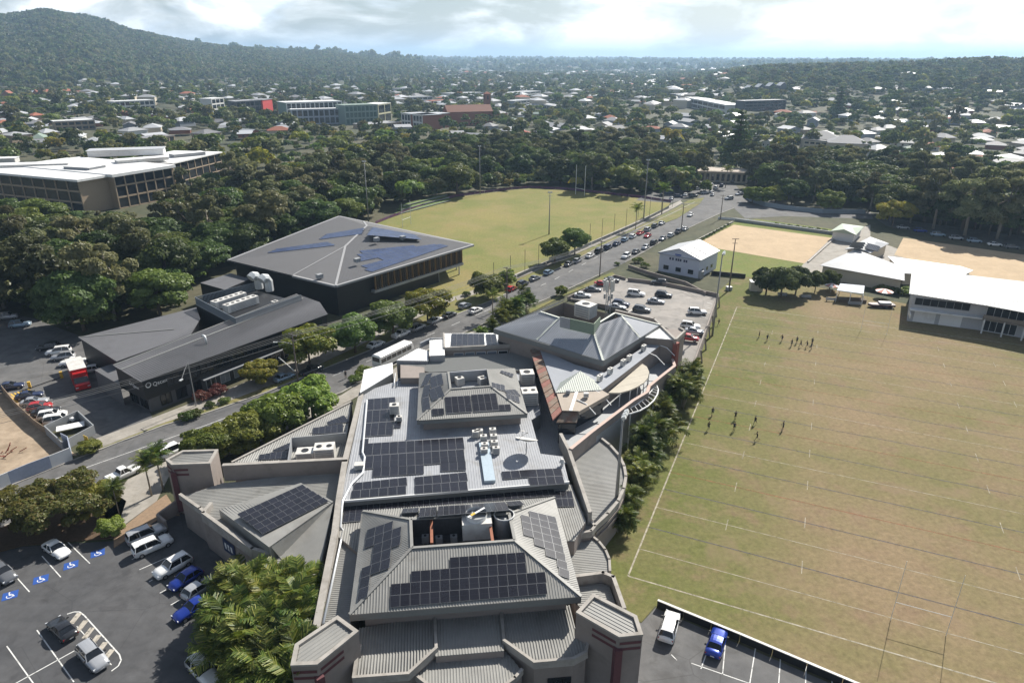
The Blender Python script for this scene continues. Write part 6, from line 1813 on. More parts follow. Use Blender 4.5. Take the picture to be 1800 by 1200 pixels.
# ------------------------------------------------------------------ vehicles
for n_, c_ in dict(white=(.78, .78, .77), silver=(.42, .43, .45), grey=(.15, .155, .165), black=(.016, .017, .02), red=(.42, .015, .015), blue=(.012, .04, .30), navy=(.02, .03, .075), lightblue=(.30, .40, .50), gold=(.35, .29, .19)).items():
    m = mat('car_' + n_, c_, .28, metal=.35 if n_ in ('silver', 'grey', 'blue', 'lightblue', 'gold') else 0, var=.02, spec=.6)
    m.node_tree.nodes['Principled BSDF'].inputs['Coat Weight'].default_value = .6
mat('car_glass', (.012, .014, .017), .05, var=0, spec=.8)
mat('tyre', (.015, .015, .016), .9, var=.1)
mat('rim', (.35, .35, .36), .35, metal=.7, var=.05)
mat('head_lamp', (.6, .62, .65), .1, var=0, spec=.8)
mat('tail_lamp', (.30, .012, .012), .25, var=0)
mat('bumper', (.03, .03, .032), .7, var=.05)
def loft(secs, mi=0, mb=None, close=True):
    mb = mb or MB(); n = len(secs[0])
    b = len(mb.v)
    for s_ in secs: mb.v += [tuple(p) for p in s_]
    for k in range(len(secs) - 1):
        for j in range(n - 1):
            mb.f.append((b + k * n + j, b + (k + 1) * n + j, b + (k + 1) * n + j + 1, b + k * n + j + 1)); mb.m.append(mi)
    if close:
        mb.f.append(tuple(b + j for j in range(n))); mb.m.append(mi)
        mb.f.append(tuple(b + (len(secs) - 1) * n + j for j in range(n))[::-1]); mb.m.append(mi)
    return mb
def car_meshes(L, W, H, belt, hood, tail, xw0, xw1, xr0, xr1, name, tray=None):
    """x forward; xw0/xw1 windscreen foot and top, xr0/xr1 rear glass top and foot; belt, hood, tail heights"""
    h = W / 2
    def sec(x, w, zb, zt, crown=.05):
        return [Vector(p) for p in ((x, -w * .86, zb), (x, -w, zb + .18), (x, -w * 1.0, lerp(zb, zt, .62)), (x, -w * .93, zt - .03), (x, -w * .5, zt + crown * .7), (x, 0, zt + crown), (x, w * .5, zt + crown * .7), (x, w * .93, zt - .03), (x, w, lerp(zb, zt, .62)), (x, w, zb + .18), (x, w * .86, zb))]
    r, f = -L / 2, L / 2
    S = [sec(r, h * .82, .42, tail - .22, .02), sec(r + .12, h * .93, .30, tail - .04), sec(r + .45, h * .98, .25, tail), sec(xr1, h, .24, max(tail, belt - .04)), sec((xr1 + xw0) / 2, h, .24, belt), sec(xw0, h, .24, belt), sec(xw0 + .12, h * .99, .24, belt - .06), sec((xw0 + f) / 2 + .1, h * .97, .24, hood + .02), sec(f - .38, h * .93, .26, hood - .07), sec(f - .12, h * .86, .28, hood - .2, .02), sec(f, h * .74, .36, hood - .36, .0)]
    body = loft(S)
    # roof panel and pillars
    rw = h * .72; bw = h * .93
    R_ = [(xr0, -rw), (xw1, -rw * .98), (xw1, rw * .98), (xr0, rw)]
    zr = H
    rf = [Vector((xr0 - .1, -rw, zr - .09)), Vector((xr0 + .2, -rw * 1.0, zr - .03)), Vector(((xr0 + xw1) / 2, -rw, zr - .01)), Vector((xw1, -rw * .97, zr - .06))]
    for a, b in zip(rf[:-1], rf[1:]):
        ai, bi_ = Vector((a.x, 0, a.z + .06)), Vector((b.x, 0, b.z + .06))
        am, bm = Vector((a.x, -rw * .55, a.z + .05)), Vector((b.x, -rw * .55, b.z + .05))
        for s_ in (1, -1):
            fl = lambda p: Vector((p.x, p.y * s_, p.z))
            body.face([fl(a), fl(b), fl(bm), fl(am)]); body.face([fl(am), fl(bm), fl(bi_), fl(ai)])
    zb_ = belt - .04
    for s_ in (-1, 1):
        for (x0, z0, y0, x1, z1, y1) in ((xw0, zb_, bw, xw1, zr - .06, rw), (xr1, zb_, bw, xr0, zr - .06, rw), ((xw1 + xr0) / 2 - .05, zb_, bw, (xw1 + xr0) / 2 - .15, zr - .03, rw)):
            body.beam((x0, s_ * (y0 + .012), z0), (x1, s_ * (y1 + .012), z1), .09, .05)
    gl_ = MB()
    B4 = [Vector((xr1, -bw, zb_)), Vector((xw0, -bw, zb_)), Vector((xw0, bw, zb_)), Vector((xr1, bw, zb_))]
    T4 = [Vector((xr0, -rw, zr - .07)), Vector((xw1, -rw, zr - .07)), Vector((xw1, rw, zr - .07)), Vector((xr0, rw, zr - .07))]
    for i in range(4): gl_.face([B4[i], B4[(i + 1) % 4], T4[(i + 1) % 4], T4[i]])
    if tray:
        body.box(((r + xr1) / 2 + .05, 0, belt + .02), (xr1 - r - .35, W * .78, .02))
    bm = body.mesh('body_' + name, 'car_white'); 
    bm.polygons.foreach_set('use_smooth', [True] * len(bm.polygons))
    gm = gl_.mesh('glass_' + name, 'car_glass')
    return dict(L=L, W=W, H=H, body=bm, glass=gm, ax=(r + .82, f - .85), hood=hood, tail=tail)
CARS = {
    'sedan': car_meshes(4.6, 1.80, 1.45, .93, .86, .95, .75, .05, -1.05, -1.75, 'sedan'),
    'hatch': car_meshes(4.1, 1.76, 1.50, .96, .90, .98, .85, .15, -1.35, -1.85, 'hatch'),
    'suv': car_meshes(4.65, 1.86, 1.70, 1.08, 1.02, 1.06, .95, .35, -1.75, -2.15, 'suv'),
    'wagon': car_meshes(4.9, 1.90, 1.80, 1.12, 1.08, 1.10, 1.05, .5, -2.1, -2.32, 'wagon'),
    'ute': car_meshes(5.2, 1.86, 1.75, 1.08, 1.05, 1.06, 1.05, .45, -.45, -.75, 'ute', tray=True),
    'van': car_meshes(5.0, 1.92, 1.98, 1.15, 1.12, 1.15, 1.75, 1.25, -2.3, -2.42, 'van')}
wm = MB(); wm.tube([(0, -.11, 0), (0, .11, 0)], .33, 16); WHEEL = wm.mesh('tyre', 'tyre')
wm = MB(); wm.tube([(0, -.115, 0), (0, .115, 0)], .20, 12); RIM = wm.mesh('rim', 'rim')
lm = MB(); lm.box((0, 0, 0), (.10, .38, .14)); LAMP = lm.mesh('lamp', 'head_lamp')
lm = MB(); lm.box((0, 0, 0), (.06, .30, .20)); TAIL = lm.mesh('tail', 'tail_lamp')
lm = MB(); lm.box((0, 0, 0), (.14, .22, .14)); MIRR = lm.mesh('mirror', 'bumper')
lm = MB(); lm.box((0, 0, 0), (.02, .42, .12)); PLATE = lm.mesh('plate', 'sign_white')
lm = MB(); lm.box((0, 0, 0), (2.0, .04, .04)); RAIL = lm.mesh('roof_rail', 'bumper')
def car(kind, col, c, ang, label, group, detail=True, z=None, pitch=None):
    K = CARS[kind]
    name = {'sedan': 'sedan', 'hatch': 'hatchback', 'suv': 'suv', 'wagon': 'four_wheel_drive', 'ute': 'utility_truck', 'van': 'van'}[kind]
    t = thing(name, label, 'car' if kind not in ('van', 'ute') else ('van' if kind == 'van' else 'ute'), c, ang, group)
    o = put('body', K['body'], t); 
    o.material_slots[0].link = 'OBJECT'; o.material_slots[0].material = MATS['car_' + col]
    put('window_glass', K['glass'], t)
    for x in K['ax']:
        for s_ in (-1, 1):
            w = put('wheel', WHEEL, t, loc=(x, s_ * (K['W'] / 2 - .10), .33))
            if detail: put('rim', RIM, w)
    if detail:
        f = K['L'] / 2
        for s_ in (-1, 1):
            put('headlight', LAMP, t, loc=(f - .14, s_ * K['W'] * .35, K['hood'] - .27), rz=-s_ * .35)
            put('tail_light', TAIL, t, loc=(-f + .07, s_ * K['W'] * .37, K['tail'] - .25), rz=s_ * .2)
            put('wing_mirror', MIRR, t, loc=(.72 if kind != 'van' else 1.5, s_ * (K['W'] / 2 + .08), K['hood'] + .12))
        put('number_plate', PLATE, t, loc=(-f - .005, 0, K['tail'] - .42)); put('number_plate', PLATE, t, loc=(f + .01, 0, .5))
        if kind in ('suv', 'wagon'):
            for s_ in (-1, 1): put('roof_rail', RAIL, t, loc=(-.6, s_ * K['W'] * .34, K['H'] + .02))
    return t
def car2(kind, col, rear, front, label, group):
    a, b = G(*rear), G(*front); d = b - a
    return car(kind, col, (a + b) / 2, math.atan2(d.y, d.x), label, group)
gA = 'cars in the near left car park'
car2('sedan', 'white', (82, 958), (121, 985), 'white sedan nosing out of the shaded bays beside a wheelchair symbol', gA)
car2('suv', 'grey', (-12, 998), (26, 1030), 'silver grey car cut by the left picture edge in the shaded bays', gA)
car2('wagon', 'silver', (226, 958), (290, 932), 'silver wagon in the darkest bay nearest the entry wall', gA)
car2('wagon', 'white', (234, 980), (304, 950), 'white wagon second from the entry wall', gA)
car2('suv', 'white', (341, 981), (268, 1022), 'white four wheel drive third from the entry wall, facing out', gA)
car2('hatch', 'blue', (357, 1005), (297, 1043), 'bright blue hatchback fourth from the entry wall', gA)
car2('hatch', 'silver', (330, 1055), (372, 1026), 'silver hatchback between the two blue cars', gA)
car2('sedan', 'blue', (365, 1060), (316, 1090), 'dark blue sedan half under the palm clump', gA)
car2('sedan', 'black', (131, 1130), (92, 1092), 'black sedan standing beside the hatched island', gA)
car2('suv', 'silver', (147, 1140), (184, 1182), 'pale silver suv at the lower end of the hatched island', gA)
car2('suv', 'white', (340, 1165), (378, 1206), 'white car cut by the lower picture edge below the palms', gA)
gB = 'cars in the car park by the field'
car2('suv', 'white', (1168, 1134), (1183, 1082), 'white suv nose to the black wall beside the field', gB)
car2('sedan', 'blue', (1252, 1156), (1266, 1112), 'shiny blue car nose to the black wall beside the field', gB)
# street, far kerb
RD = R(58)
colw = {'white': 'white', 'silver': 'silver', 'grey': 'dark grey', 'black': 'black', 'red': 'red', 'blue': 'blue', 'navy': 'navy blue', 'lightblue': 'pale blue', 'gold': 'gold'}
gC = 'cars parked along the far kerb'
row = [(661, 609, 'sedan', 'white'), (705, 591, 'ute', 'white'), (734, 579.5, 'suv', 'silver'), (765, 566, 'sedan', 'silver'), (790, 557, 'sedan', 'black'), (817, 541, 'hatch', 'silver'), (899, 511, 'hatch', 'red'), (918.5, 502, 'suv', 'black'), (940, 492, 'sedan', 'grey'), (964, 482, 'hatch', 'lightblue'), (1000, 466.5, 'sedan', 'grey'), (1014.5, 461, 'hatch', 'silver'), (1037, 452, 'sedan', 'white'), (1053, 444, 'suv', 'black'), (1068.5, 437.5, 'suv', 'navy'), (1084, 431, 'sedan', 'navy'), (1098, 424, 'hatch', 'lightblue'), (1112, 418, 'hatch', 'white'), (1125, 412, 'sedan', 'red'), (1138, 406, 'suv', 'silver')]
for k, (x, y, kd, cl_) in enumerate(row):
    car(kd, cl_, G(x, y), RD + R(1.5 if k > 9 else -2), f'{colw[cl_]} {kd}, {ORD[k]} from the left in the line along the far kerb', gC, detail=k < 14)
for k, (x, y, kd, cl_) in enumerate([(1151, 399.5, 'suv', 'grey'), (1163, 394.5, 'sedan', 'silver')]):
    car(kd, cl_, G(x, y), RD + R(2), f'{colw[cl_]} {kd} at the top end of the line along the far kerb', gC, detail=False)
gD = 'cars parked along the near kerb'
for k, (x, y, kd, cl_) in enumerate([(1100, 453, 'suv', 'white'), (1118, 444.5, 'sedan', 'grey'), (1134, 437.5, 'hatch', 'silver'), (1149.5, 429, 'suv', 'black'), (1164, 422, 'sedan', 'grey'), (1179, 415.5, 'hatch', 'white'), (1191.5, 410, 'suv', 'black'), (1204, 404.5, 'sedan', 'silver')]):
    car(kd, cl_, G(x, y), RD + R(2) + (math.pi if k % 2 == 0 else 0), f'{colw[cl_]} {kd}, {ORD[k]} from the deck ramp in the line along the near kerb', gD, detail=k < 4)
gE = 'cars driving on the street'
car('sedan', 'white', G(836, 549), RD - R(3), 'white sedan driving past the parked cars near the palm', gE)
car('sedan', 'red', G(1138, 417), RD + R(182), 'red sedan driving down the upper street', gE)
car('hatch', 'white', G(1213, 380), RD + R(182), 'white hatchback driving near the top junction', gE)
car('suv', 'silver', G(1281, 351), RD + R(150), 'silver car turning in at the top junction', gE, detail=False)
car('sedan', 'silver', G(1299, 343), RD + R(150), 'pale car waiting behind the one turning at the top junction', gE, detail=False)
car('ute', 'black', G(548, 655), RD - R(4), 'black ute in the tree shadow below the clinic', gC)
car('sedan', 'lightblue', G(500, 667), RD - R(4), 'pale blue car half hidden by the round street trees below the clinic', gC)
car('van', 'white', G(300, 800), R(54), 'white van at the near kerb behind the corner tower', gD)
car('ute', 'white', G(218, 838), R(54), 'white covered trailer ute parked at the near kerb by the palms', gD)
# clinic car park
gF = 'cars in the clinic car park'
for x, y, kd, cl_, a, lb in [(15, 560, 'suv', 'silver', 20, 'silver suv in the deep shade at the top of the clinic car park'), (36, 574, 'suv', 'lightblue', 20, 'pale blue suv in tree shade below the silver one'), (86, 614, 'suv', 'black', 200, 'black suv at the forest side of the clinic car park'), (104, 622, 'wagon', 'white', 200, 'white wagon beside the black suv'), (112, 631, 'suv', 'silver', 200, 'silver suv tucked beside the white wagon'), (130, 641, 'ute', 'white', 200, 'white ute next to the red truck'), (158, 654, 'hatch', 'white', 200, 'white hatchback behind the red truck'), (20, 683, 'sedan', 'navy', 22, 'navy sedan beyond the sliding gate'), (53, 699, 'sedan', 'navy', 22, 'navy sedan at the hatched end of the fence row'), (62, 710, 'sedan', 'silver', 22, 'silver sedan second in the fence row'), (71, 719, 'hatch', 'red', 22, 'red hatchback third in the fence row'), (82, 727, 'sedan', 'black', 22, 'black sedan fourth in the fence row'), (93, 735, 'suv', 'white', 22, 'white suv fifth in the fence row'), (106, 743, 'wagon', 'white', 22, 'white wagon nearest the bin enclosure')]:
    car(kd, cl_, G(x, y), R(a), lb, gF)
# parking deck
gG = 'cars on the parking deck'
for x, y, kd, cl_, a, lb in [(1075, 495, 'sedan', 'black', -12, 'black sedan in the corner of the deck beside the street'), (1058, 502, 'sedan', 'red', -12, 'red sedan beside the street edge of the deck'), (1043, 512, 'sedan', 'grey', -12, 'grey sedan between the red and the white cars on the deck'), (1024, 522, 'sedan', 'white', -12, 'white sedan nearest the phone mast on the street side of the deck'), (1118, 520, 'wagon', 'white', -22, 'white four wheel drive in the middle of the deck'), (1166, 522, 'suv', 'black', -22, 'black suv in the middle of the deck'), (1153, 533, 'sedan', 'silver', -22, 'silver sedan in front of the black suv on the deck'), (1091, 538, 'suv', 'navy', -22, 'navy suv behind the phone mast'), (1085, 543, 'sedan', 'silver', -22, 'silver car squeezed beside the navy suv at the mast'), (1128, 548, 'suv', 'grey', -22, 'grey suv peeping over the hip roof'), (1158, 500, 'suv', 'black', 170, 'black suv under the small hall wall'), (1225, 552, 'suv', 'white', -8, 'white suv alone near the field wall of the deck'), (1213, 577, 'suv', 'white', -20, 'white suv at the lower end of the deck'), (1221, 586, 'sedan', 'silver', -20, 'silver sedan at the lower end of the deck'), (1212, 598, 'hatch', 'red', -20, 'red hatchback at the lower corner of the deck')]:
    p = GD(x, y); car(kd, cl_, p + Vector((0, 0, .02)), R(a), lb, gG)
# service lane and car yard at the top of the street
gH = 'cars along the service lane'
for k, (x, y, kd, cl_) in enumerate([(1587, 402, 'sedan', 'silver'), (1617, 408, 'suv', 'blue'), (1648, 415, 'wagon', 'lightblue'), (1680, 421, 'suv', 'silver'), (1712, 426, 'suv', 'lightblue'), (1748, 432, 'sedan', 'white'), (1778, 437, 'suv', 'grey')]):
    car(kd, cl_, G(x, y), R(-14), f'{colw[cl_]} {kd}, {ORD[k]} from the left on the shaded service lane', gH, detail=False)
gI = 'cars in the yard at the top of the street'
rr_ = random.Random(5)
sheet('car_yard', [(1118, 352), (1150, 330), (1215, 312), (1300, 312), (1292, 322), (1262, 327), (1232, 342), (1196, 352), (1180, 357)], 0.03, 'asphalt_old')
yard = [(1163, 345), (1176, 341), (1192, 347), (1205, 344), (1218, 346), (1212, 337), (1224, 334), (1238, 341), (1250, 338), (1232, 328), (1246, 325), (1258, 332), (1268, 328), (1262, 320), (1276, 319), (1245, 318), (1288, 321), (1252, 344), (1180, 351), (1225, 322)]
for k, (x, y) in enumerate(yard):
    cl_ = rr_.choice(['white', 'white', 'silver', 'grey', 'black', 'red', 'navy']); kd = rr_.choice(['sedan', 'suv', 'hatch', 'ute'])
    car(kd, cl_, G(x, y), R(rr_.choice([10, 62, 70, 15])), 'small far car among those packed in the yard at the top of the street', gI, detail=False)
# red box truck
tk = thing('box_truck', 'red box truck with pale roof in the clinic car park', 'truck', G(143, 676), R(-52), None, 1.22)
m_ = MB(); m_.box((-1.2, 0, 2.1), (5.6, 2.3, 2.5)); m_.build('cargo_box', 'car_red', tk)
m_ = MB(); m_.box((-1.2, 0, 3.38), (5.65, 2.35, .08)); m_.build('box_roof', 'plant_white', tk)
m_ = loft([[Vector(p) for p in ((x, -1.05, .5), (x, -1.08, zt * .6), (x, -.98, zt), (x, .98, zt), (x, 1.08, zt * .6), (x, 1.05, .5))] for x, zt in ((1.75, 2.45), (2.6, 2.45), (3.15, 1.6), (3.35, 1.3))]); m_.build('cab', 'car_red', tk)
m_ = MB(); m_.face([(2.66, -.95, 2.38), (2.66, .95, 2.38), (3.2, 1.0, 1.62), (3.2, -1.0, 1.62)])
for s_ in (-1, 1): m_.face([(1.95, s_ * 1.06, 1.6), (2.9, s_ * 1.075, 1.6), (2.6, s_ * 1.03, 2.25), (1.95, s_ * 1.03, 2.25)])
m_.build('cab_window', 'car_glass', tk)
m_ = MB(); m_.box((2.0, 0, 2.75), (1.0, 1.9, .5)); m_.build('wind_deflector', 'car_red', tk)
for x in (2.4, -2.4):
    for s_ in (-1, 1): put('wheel', WHEEL, tk, loc=(x, s_ * .98, .4), scale=1.25)
for s_ in (-1, 1): put('headlight', LAMP, tk, loc=(3.36, s_ * .8, .95))
# white bus
bs = thing('bus', 'white bus pulled up at the near kerb beside the clubhouse', 'bus', G(692, 634), R(57))
m_ = loft([[Vector(p) for p in ((x, -1.2, .45), (x, -1.25, 1.4), (x, -1.2, zt - .2), (x, -.9, zt), (x, .9, zt), (x, 1.2, zt - .2), (x, 1.25, 1.4), (x, 1.2, .45))] for x, zt in ((-5.2, 2.9), (-5.0, 3.1), (4.7, 3.1), (5.1, 2.8), (5.25, 2.0))]); m_.build('body', 'car_white', bs)
for s_ in (-1, 1):
    for k in range(6):
        m_ = MB(); m_.box((-4.2 + k * 1.6, s_ * 1.235, 1.95), (1.4, .06, .85)); m_.build('window', 'car_glass', bs)
m_ = MB(); m_.face([(5.13, -1.0, 2.72), (5.13, 1.0, 2.72), (5.29, 1.05, 1.5), (5.29, -1.05, 1.5)]); m_.build('windscreen', 'car_glass', bs)
m_ = MB(); m_.box((-5.2, 0, 2.2), (.1, 1.9, .9)); m_.build('rear_window', 'car_glass', bs)
for x in (-3.3, 3.4):
    for s_ in (-1, 1): put('wheel', WHEEL, bs, loc=(x, s_ * 1.1, .46), scale=1.4)
for s_ in (-1, 1): put('headlight', LAMP, bs, loc=(5.24, s_ * .85, .8))

# ------------------------------------------------------------------ players on the field
mat('skin', (.36, .22, .15), .7, var=.05); mat('kit_dark', (.014, .014, .02), .85, var=.1); mat('kit_navy', (.02, .025, .06), .85, var=.1); mat('kit_white', (.6, .6, .58), .85); mat('hair', (.03, .02, .014), .9)
def human_mesh(name, pose):
    """one continuous skinned body; pose gives joint positions (x right, y forward, z up), 1.78 m tall"""
    J = pose
    names = list(J)
    vs = [Vector(J[n][0]) for n in names]; idx = {n: i for i, n in enumerate(names)}
    edges = [(idx[n], idx[J[n][2]]) for n in names if J[n][2]]
    me = bpy.data.meshes.new(name); me.from_pydata([tuple(v) for v in vs], edges, [])
    o = bpy.data.objects.new(name, me); COL.objects.link(o)
    md = o.modifiers.new('skin', 'SKIN'); md.use_smooth_shade = True
    for n in names:
        r = J[n][1]; sv = me.skin_vertices[0].data[idx[n]]; sv.radius = (r[0], r[1]) if isinstance(r, tuple) else (r, r); sv.use_root = (n == 'pelvis')
    o.modifiers.new('sub', 'SUBSURF').levels = 1
    bpy.context.view_layer.update()
    out = bpy.data.meshes.new_from_object(o.evaluated_get(bpy.context.evaluated_depsgraph_get()))
    bpy.data.objects.remove(o)
    return out
def pose(la, ra, ll, rl, lean=0.0):
    """arm and leg swing angles (degrees forward), knee and elbow bends follow"""
    def rot(p, a): return (p[0], -p[1] * 0 + math.sin(R(a)) * p[2], 0)
    P = {'pelvis': ((0, 0, .95), (.15, .11), None), 'belly': ((0, lean * .3, 1.12), (.14, .10), 'pelvis'), 'chest': ((0, lean * .7, 1.34), (.17, .115), 'belly'), 'neck': ((0, lean, 1.50), .062, 'chest'), 'head': ((0, lean * 1.1 + .02, 1.60), .088, 'neck'), 'crown': ((0, lean * 1.1 + .01, 1.71), .080, 'head')}
    for s_, nm, a in ((-1, 'l', la), (1, 'r', ra)):
        sh = Vector((s_ * .19, lean * .8, 1.43)); u = Vector((s_ * .05, math.sin(R(a)) * .28, -math.cos(R(a)) * .28)); el = sh + u
        b = a + 35; fo = Vector((0, math.sin(R(b)) * .25, -math.cos(R(b)) * .25)); wr = el + fo; hd = wr + fo.normalized() * .13
        P[nm + 'sh'] = (tuple(sh), .062, 'chest'); P[nm + 'el'] = (tuple(el), .045, nm + 'sh'); P[nm + 'wr'] = (tuple(wr), .032, nm + 'el'); P[nm + 'hd'] = (tuple(hd), .036, nm + 'wr')
    for s_, nm, a in ((-1, 'L', ll), (1, 'R', rl)):
        hp_ = Vector((s_ * .10, 0, .90)); kn = hp_ + Vector((s_ * .01, math.sin(R(a)) * .42, -math.cos(R(a)) * .42))
        b = a - max(0, 38 - a * .4) if a < 4 else a - 6
        an = kn + Vector((0, math.sin(R(b)) * .42, -math.cos(R(b)) * .42)); toe = an + Vector((0, .17, -.04))
        P[nm + 'hip'] = (tuple(hp_), .095, 'pelvis'); P[nm + 'kn'] = (tuple(kn), .062, nm + 'hip'); P[nm + 'an'] = (tuple(an), .042, nm + 'kn'); P[nm + 'toe'] = (tuple(toe), .038, nm + 'an')
    zmin = min(v[0][2] - .035 for v in P.values())
    return {k: ((v[0][0], v[0][1], v[0][2] - zmin), v[1], v[2]) for k, v in P.items()}
HUM = []
for k, pz in enumerate([pose(10, -12, 4, 5), pose(32, -28, -18, 26, .08), pose(-25, 30, 28, -20, .08), pose(25, 20, 5, 12, .04)]):
    me = human_mesh('person_%d' % k, pz)
    HUM.append((me, pz))
def dress(me, pz, kit, shorts, nm):
    m2 = me.copy(); m2.materials.clear()
    for q in ('skin', kit, shorts): m2.materials.append(MATS[q])
    hip = pz['pelvis'][0][2]; nk = pz['neck'][0][2]
    for p in m2.polygons:
        z = p.center.z; x = abs(p.center.x)
        p.material_index = 0
        if z > hip + .02 and z < nk - .02 and x < .27: p.material_index = 1
        elif hip - .34 < z <= hip + .04 and x < .24: p.material_index = 2
        elif z < .30 and z > .04: p.material_index = 1
        elif z <= .04: p.material_index = 2
    return m2
KITS = [('kit_dark', 'kit_dark'), ('kit_navy', 'kit_dark'), ('kit_dark', 'kit_navy')]
DR = [[dress(me, pz, a, b, 'p') for a, b in KITS] for me, pz in HUM]
def hair_mesh(pz):
    c = Vector(pz['crown'][0]); mb = MB()
    n = 10
    rings = [[c + Vector((math.cos(t) * .098 * math.cos(e), math.sin(t) * .105 * math.cos(e) - .012, math.sin(e) * .10 - .005)) for t in [q * 2 * math.pi / n for q in range(n)]] for e in (-.35, .15, .6, 1.1, 1.5)]
    return loft([r + [r[0]] for r in rings], 0, None, True).mesh('hair', 'hair', True)
HAIR = [hair_mesh(pz) for _, pz in HUM]
def person(px, k, label, group, ang, kit=0):
    t = thing('person', label, 'person', G(*px) + Vector((0, 0, .03)), ang, group)
    put('body', DR[k % 4][kit % 3], t); put('hair', HAIR[k % 4], t)
g1 = 'players in the upper group on the field'; g2 = 'players in the lower group on the field'
up_p = [(1334, 594), (1348, 599), (1374, 600), (1391, 609), (1400, 604), (1407, 610), (1418, 611), (1425, 614), (1427, 606)]
lo_p = [(1252, 730), (1245, 756), (1292, 738), (1290, 757), (1327, 746), (1330, 774), (1376, 756)]
for k, p in enumerate(up_p): person(p, k, f'player in dark kit, {ORD[k]} from the left in the upper group on the field', g1, random.uniform(0, 6.28), k)
dsc = ['standing upper left of the lower group', 'below the upper left player of the lower group', 'second column, upper, of the lower group', 'second column, lower, of the lower group', 'centre right of the lower group', 'lowest of the lower group', 'rightmost of the lower group']
for k, p in enumerate(lo_p): person(p, k + 1, 'player in dark kit, ' + dsc[k], g2, random.uniform(0, 6.28), k + 1)
person((608, 665), 0, 'person walking on the road near the round street trees', None, R(200), 0)
person((827, 553), 3, 'person by the white car driving on the street', None, R(60), 1)
person((1263, 572), 1, 'person standing at the field side of the parking deck', None, R(30), 2)
# ------------------------------------------------------------------ planting: single trees
def T(kind, px, H, label, group=None, var=None, wide=1.0):
    b = G(*px); DISC.append((b.x, b.y, H * .22)); return tree(kind, b, H, label, group, var, wide)
T('rust', (118, 920), 6.8, 'wide shade tree with rusty flower heads beside the near left car park', var=0, wide=1.3)
T('rust', (28, 934), 6.2, 'spreading green shade tree at the left end of the car park garden', var=1, wide=1.3)
T('rust', (-70, 975), 6.0, 'shade tree cut by the left picture edge in the car park garden', var=0, wide=1.3)
T('rust', (170, 905), 5.4, 'green shade tree nearest the paved entry in the car park garden', var=1, wide=1.0)
T('bright', (200, 940), 3.2, 'round bright green shrub at the corner of the paved entry', wide=1.1)
T('palm', (267, 872), 7.0, 'left of the two feather palms in front of the corner tower', 'palms at the paved entry', 0)
T('palm', (287, 861), 7.6, 'right of the two feather palms in front of the corner tower', 'palms at the paved entry', 1)
T('palm', (210, 905), 5.6, 'young palm beside the round bright shrub', 'palms at the paved entry', 2)
for k, (x, y, h) in enumerate([(368, 812, 7.2), (402, 800, 7.2), (448, 786, 7.8), (497, 760, 9.2), (550, 736, 9.4)]):
    T('bright', (x, y), h, ORD[k] + ' from the left of the round street trees along the club street front', 'round street trees on the club side', k, 1.15)
T('gold', (545, 643), 9.4, 'yellow leaved street tree beside the black clinic', var=0, wide=1.1)
T('gold', (462, 674), 5.4, 'small yellowing street tree left of the taller one at the clinic', var=1, wide=1.2)
T('mid', (625, 620), 9.6, 'dark street tree right of the yellow one', var=0, wide=1.3)
T('mid', (692, 592), 10.0, 'dark street tree below the pavilion corner', var=1, wide=1.3)
T('gold', (752, 566), 9.2, 'lime green street tree below the pavilion fins', var=2, wide=1.15)
T('bright', (858, 524), 8.6, 'round street tree beside the oval corner', var=0, wide=1.1)
T('bright', (893, 502), 5.6, 'small round street tree right of the one at the oval corner', var=1)
T('mid', (975, 464), 10.0, 'left of the big paired street trees on the oval verge', var=2, wide=1.15)
T('mid', (1010, 447), 10.4, 'right of the big paired street trees on the oval verge', var=0, wide=1.15)
T('bright', (986, 520), 3.6, 'little ball shaped tree on the verge above the phone mast', var=2)
for k, (x, y, h, kd) in enumerate([(866, 560, 7.5, 'palm'), (880, 574, 4.8, 'cane'), (893, 562, 5.2, 'cane'), (908, 556, 5.6, 'cane'), (925, 548, 5.4, 'cane'), (868, 590, 4.0, 'cane'), (916, 543, 6.5, 'palm'), (846, 597, 3.4, 'cane')]):
    T(kd, (x, y), h, ('tall palm' if kd == 'palm' else 'bushy cane palm') + ' in the garden between the street and the blue grey roof', 'tall palms in the street garden' if kd == 'palm' else 'cane palms in the street garden', k)
pr = random.Random(3)
k = 0
for (x, y) in [(395, 1062), (420, 1045), (450, 1040), (480, 1050), (508, 1060), (535, 1070), (380, 1095), (410, 1085), (440, 1080), (470, 1085), (500, 1095), (530, 1105), (400, 1125), (430, 1118), (460, 1120), (490, 1130), (515, 1140), (410, 1160), (440, 1155), (470, 1165), (500, 1175), (425, 1195), (455, 1200), (485, 1210), (515, 1200), (440, 1235), (475, 1245), (505, 1240)]:
    T('cane', (x + 14, y + 22), pr.uniform(5.6, 7.2), 'bushy cane palm in the dense clump beside the near left car park', 'cane palms in the near clump', k, 1.05); k += 1
k = 0
for (x, y) in [(1190, 704), (1206, 694), (1176, 722), (1198, 716), (1158, 756), (1168, 768), (1142, 788), (1156, 790), (1132, 818), (1146, 820), (1128, 848), (1116, 876), (1104, 905), (1090, 934)]:
    T('cane', (x, y), pr.uniform(4.8, 7.0) * (.75 if y > 900 else 1), 'bushy cane palm in the row between the club terrace and the field', 'cane palms along the field', k, .95); k += 1
for k, (x, y, h, w) in enumerate([(1346, 518, 9.0, 1.05), (1372, 522, 9.4, 1.1), (1398, 518, 8.6, 1.0), (1432, 514, 7.0, .9), (1458, 508, 6.4, .9)]):
    T('broad' if k < 3 else 'mid', (x, y), h, ORD[k] + ' from the left in the dark tree clump at the field edge', 'tree clump at the field edge', k, w)
T('gold', (1568, 398), 11.5, 'wide yellow green tree beside the service lane', var=1, wide=1.15)
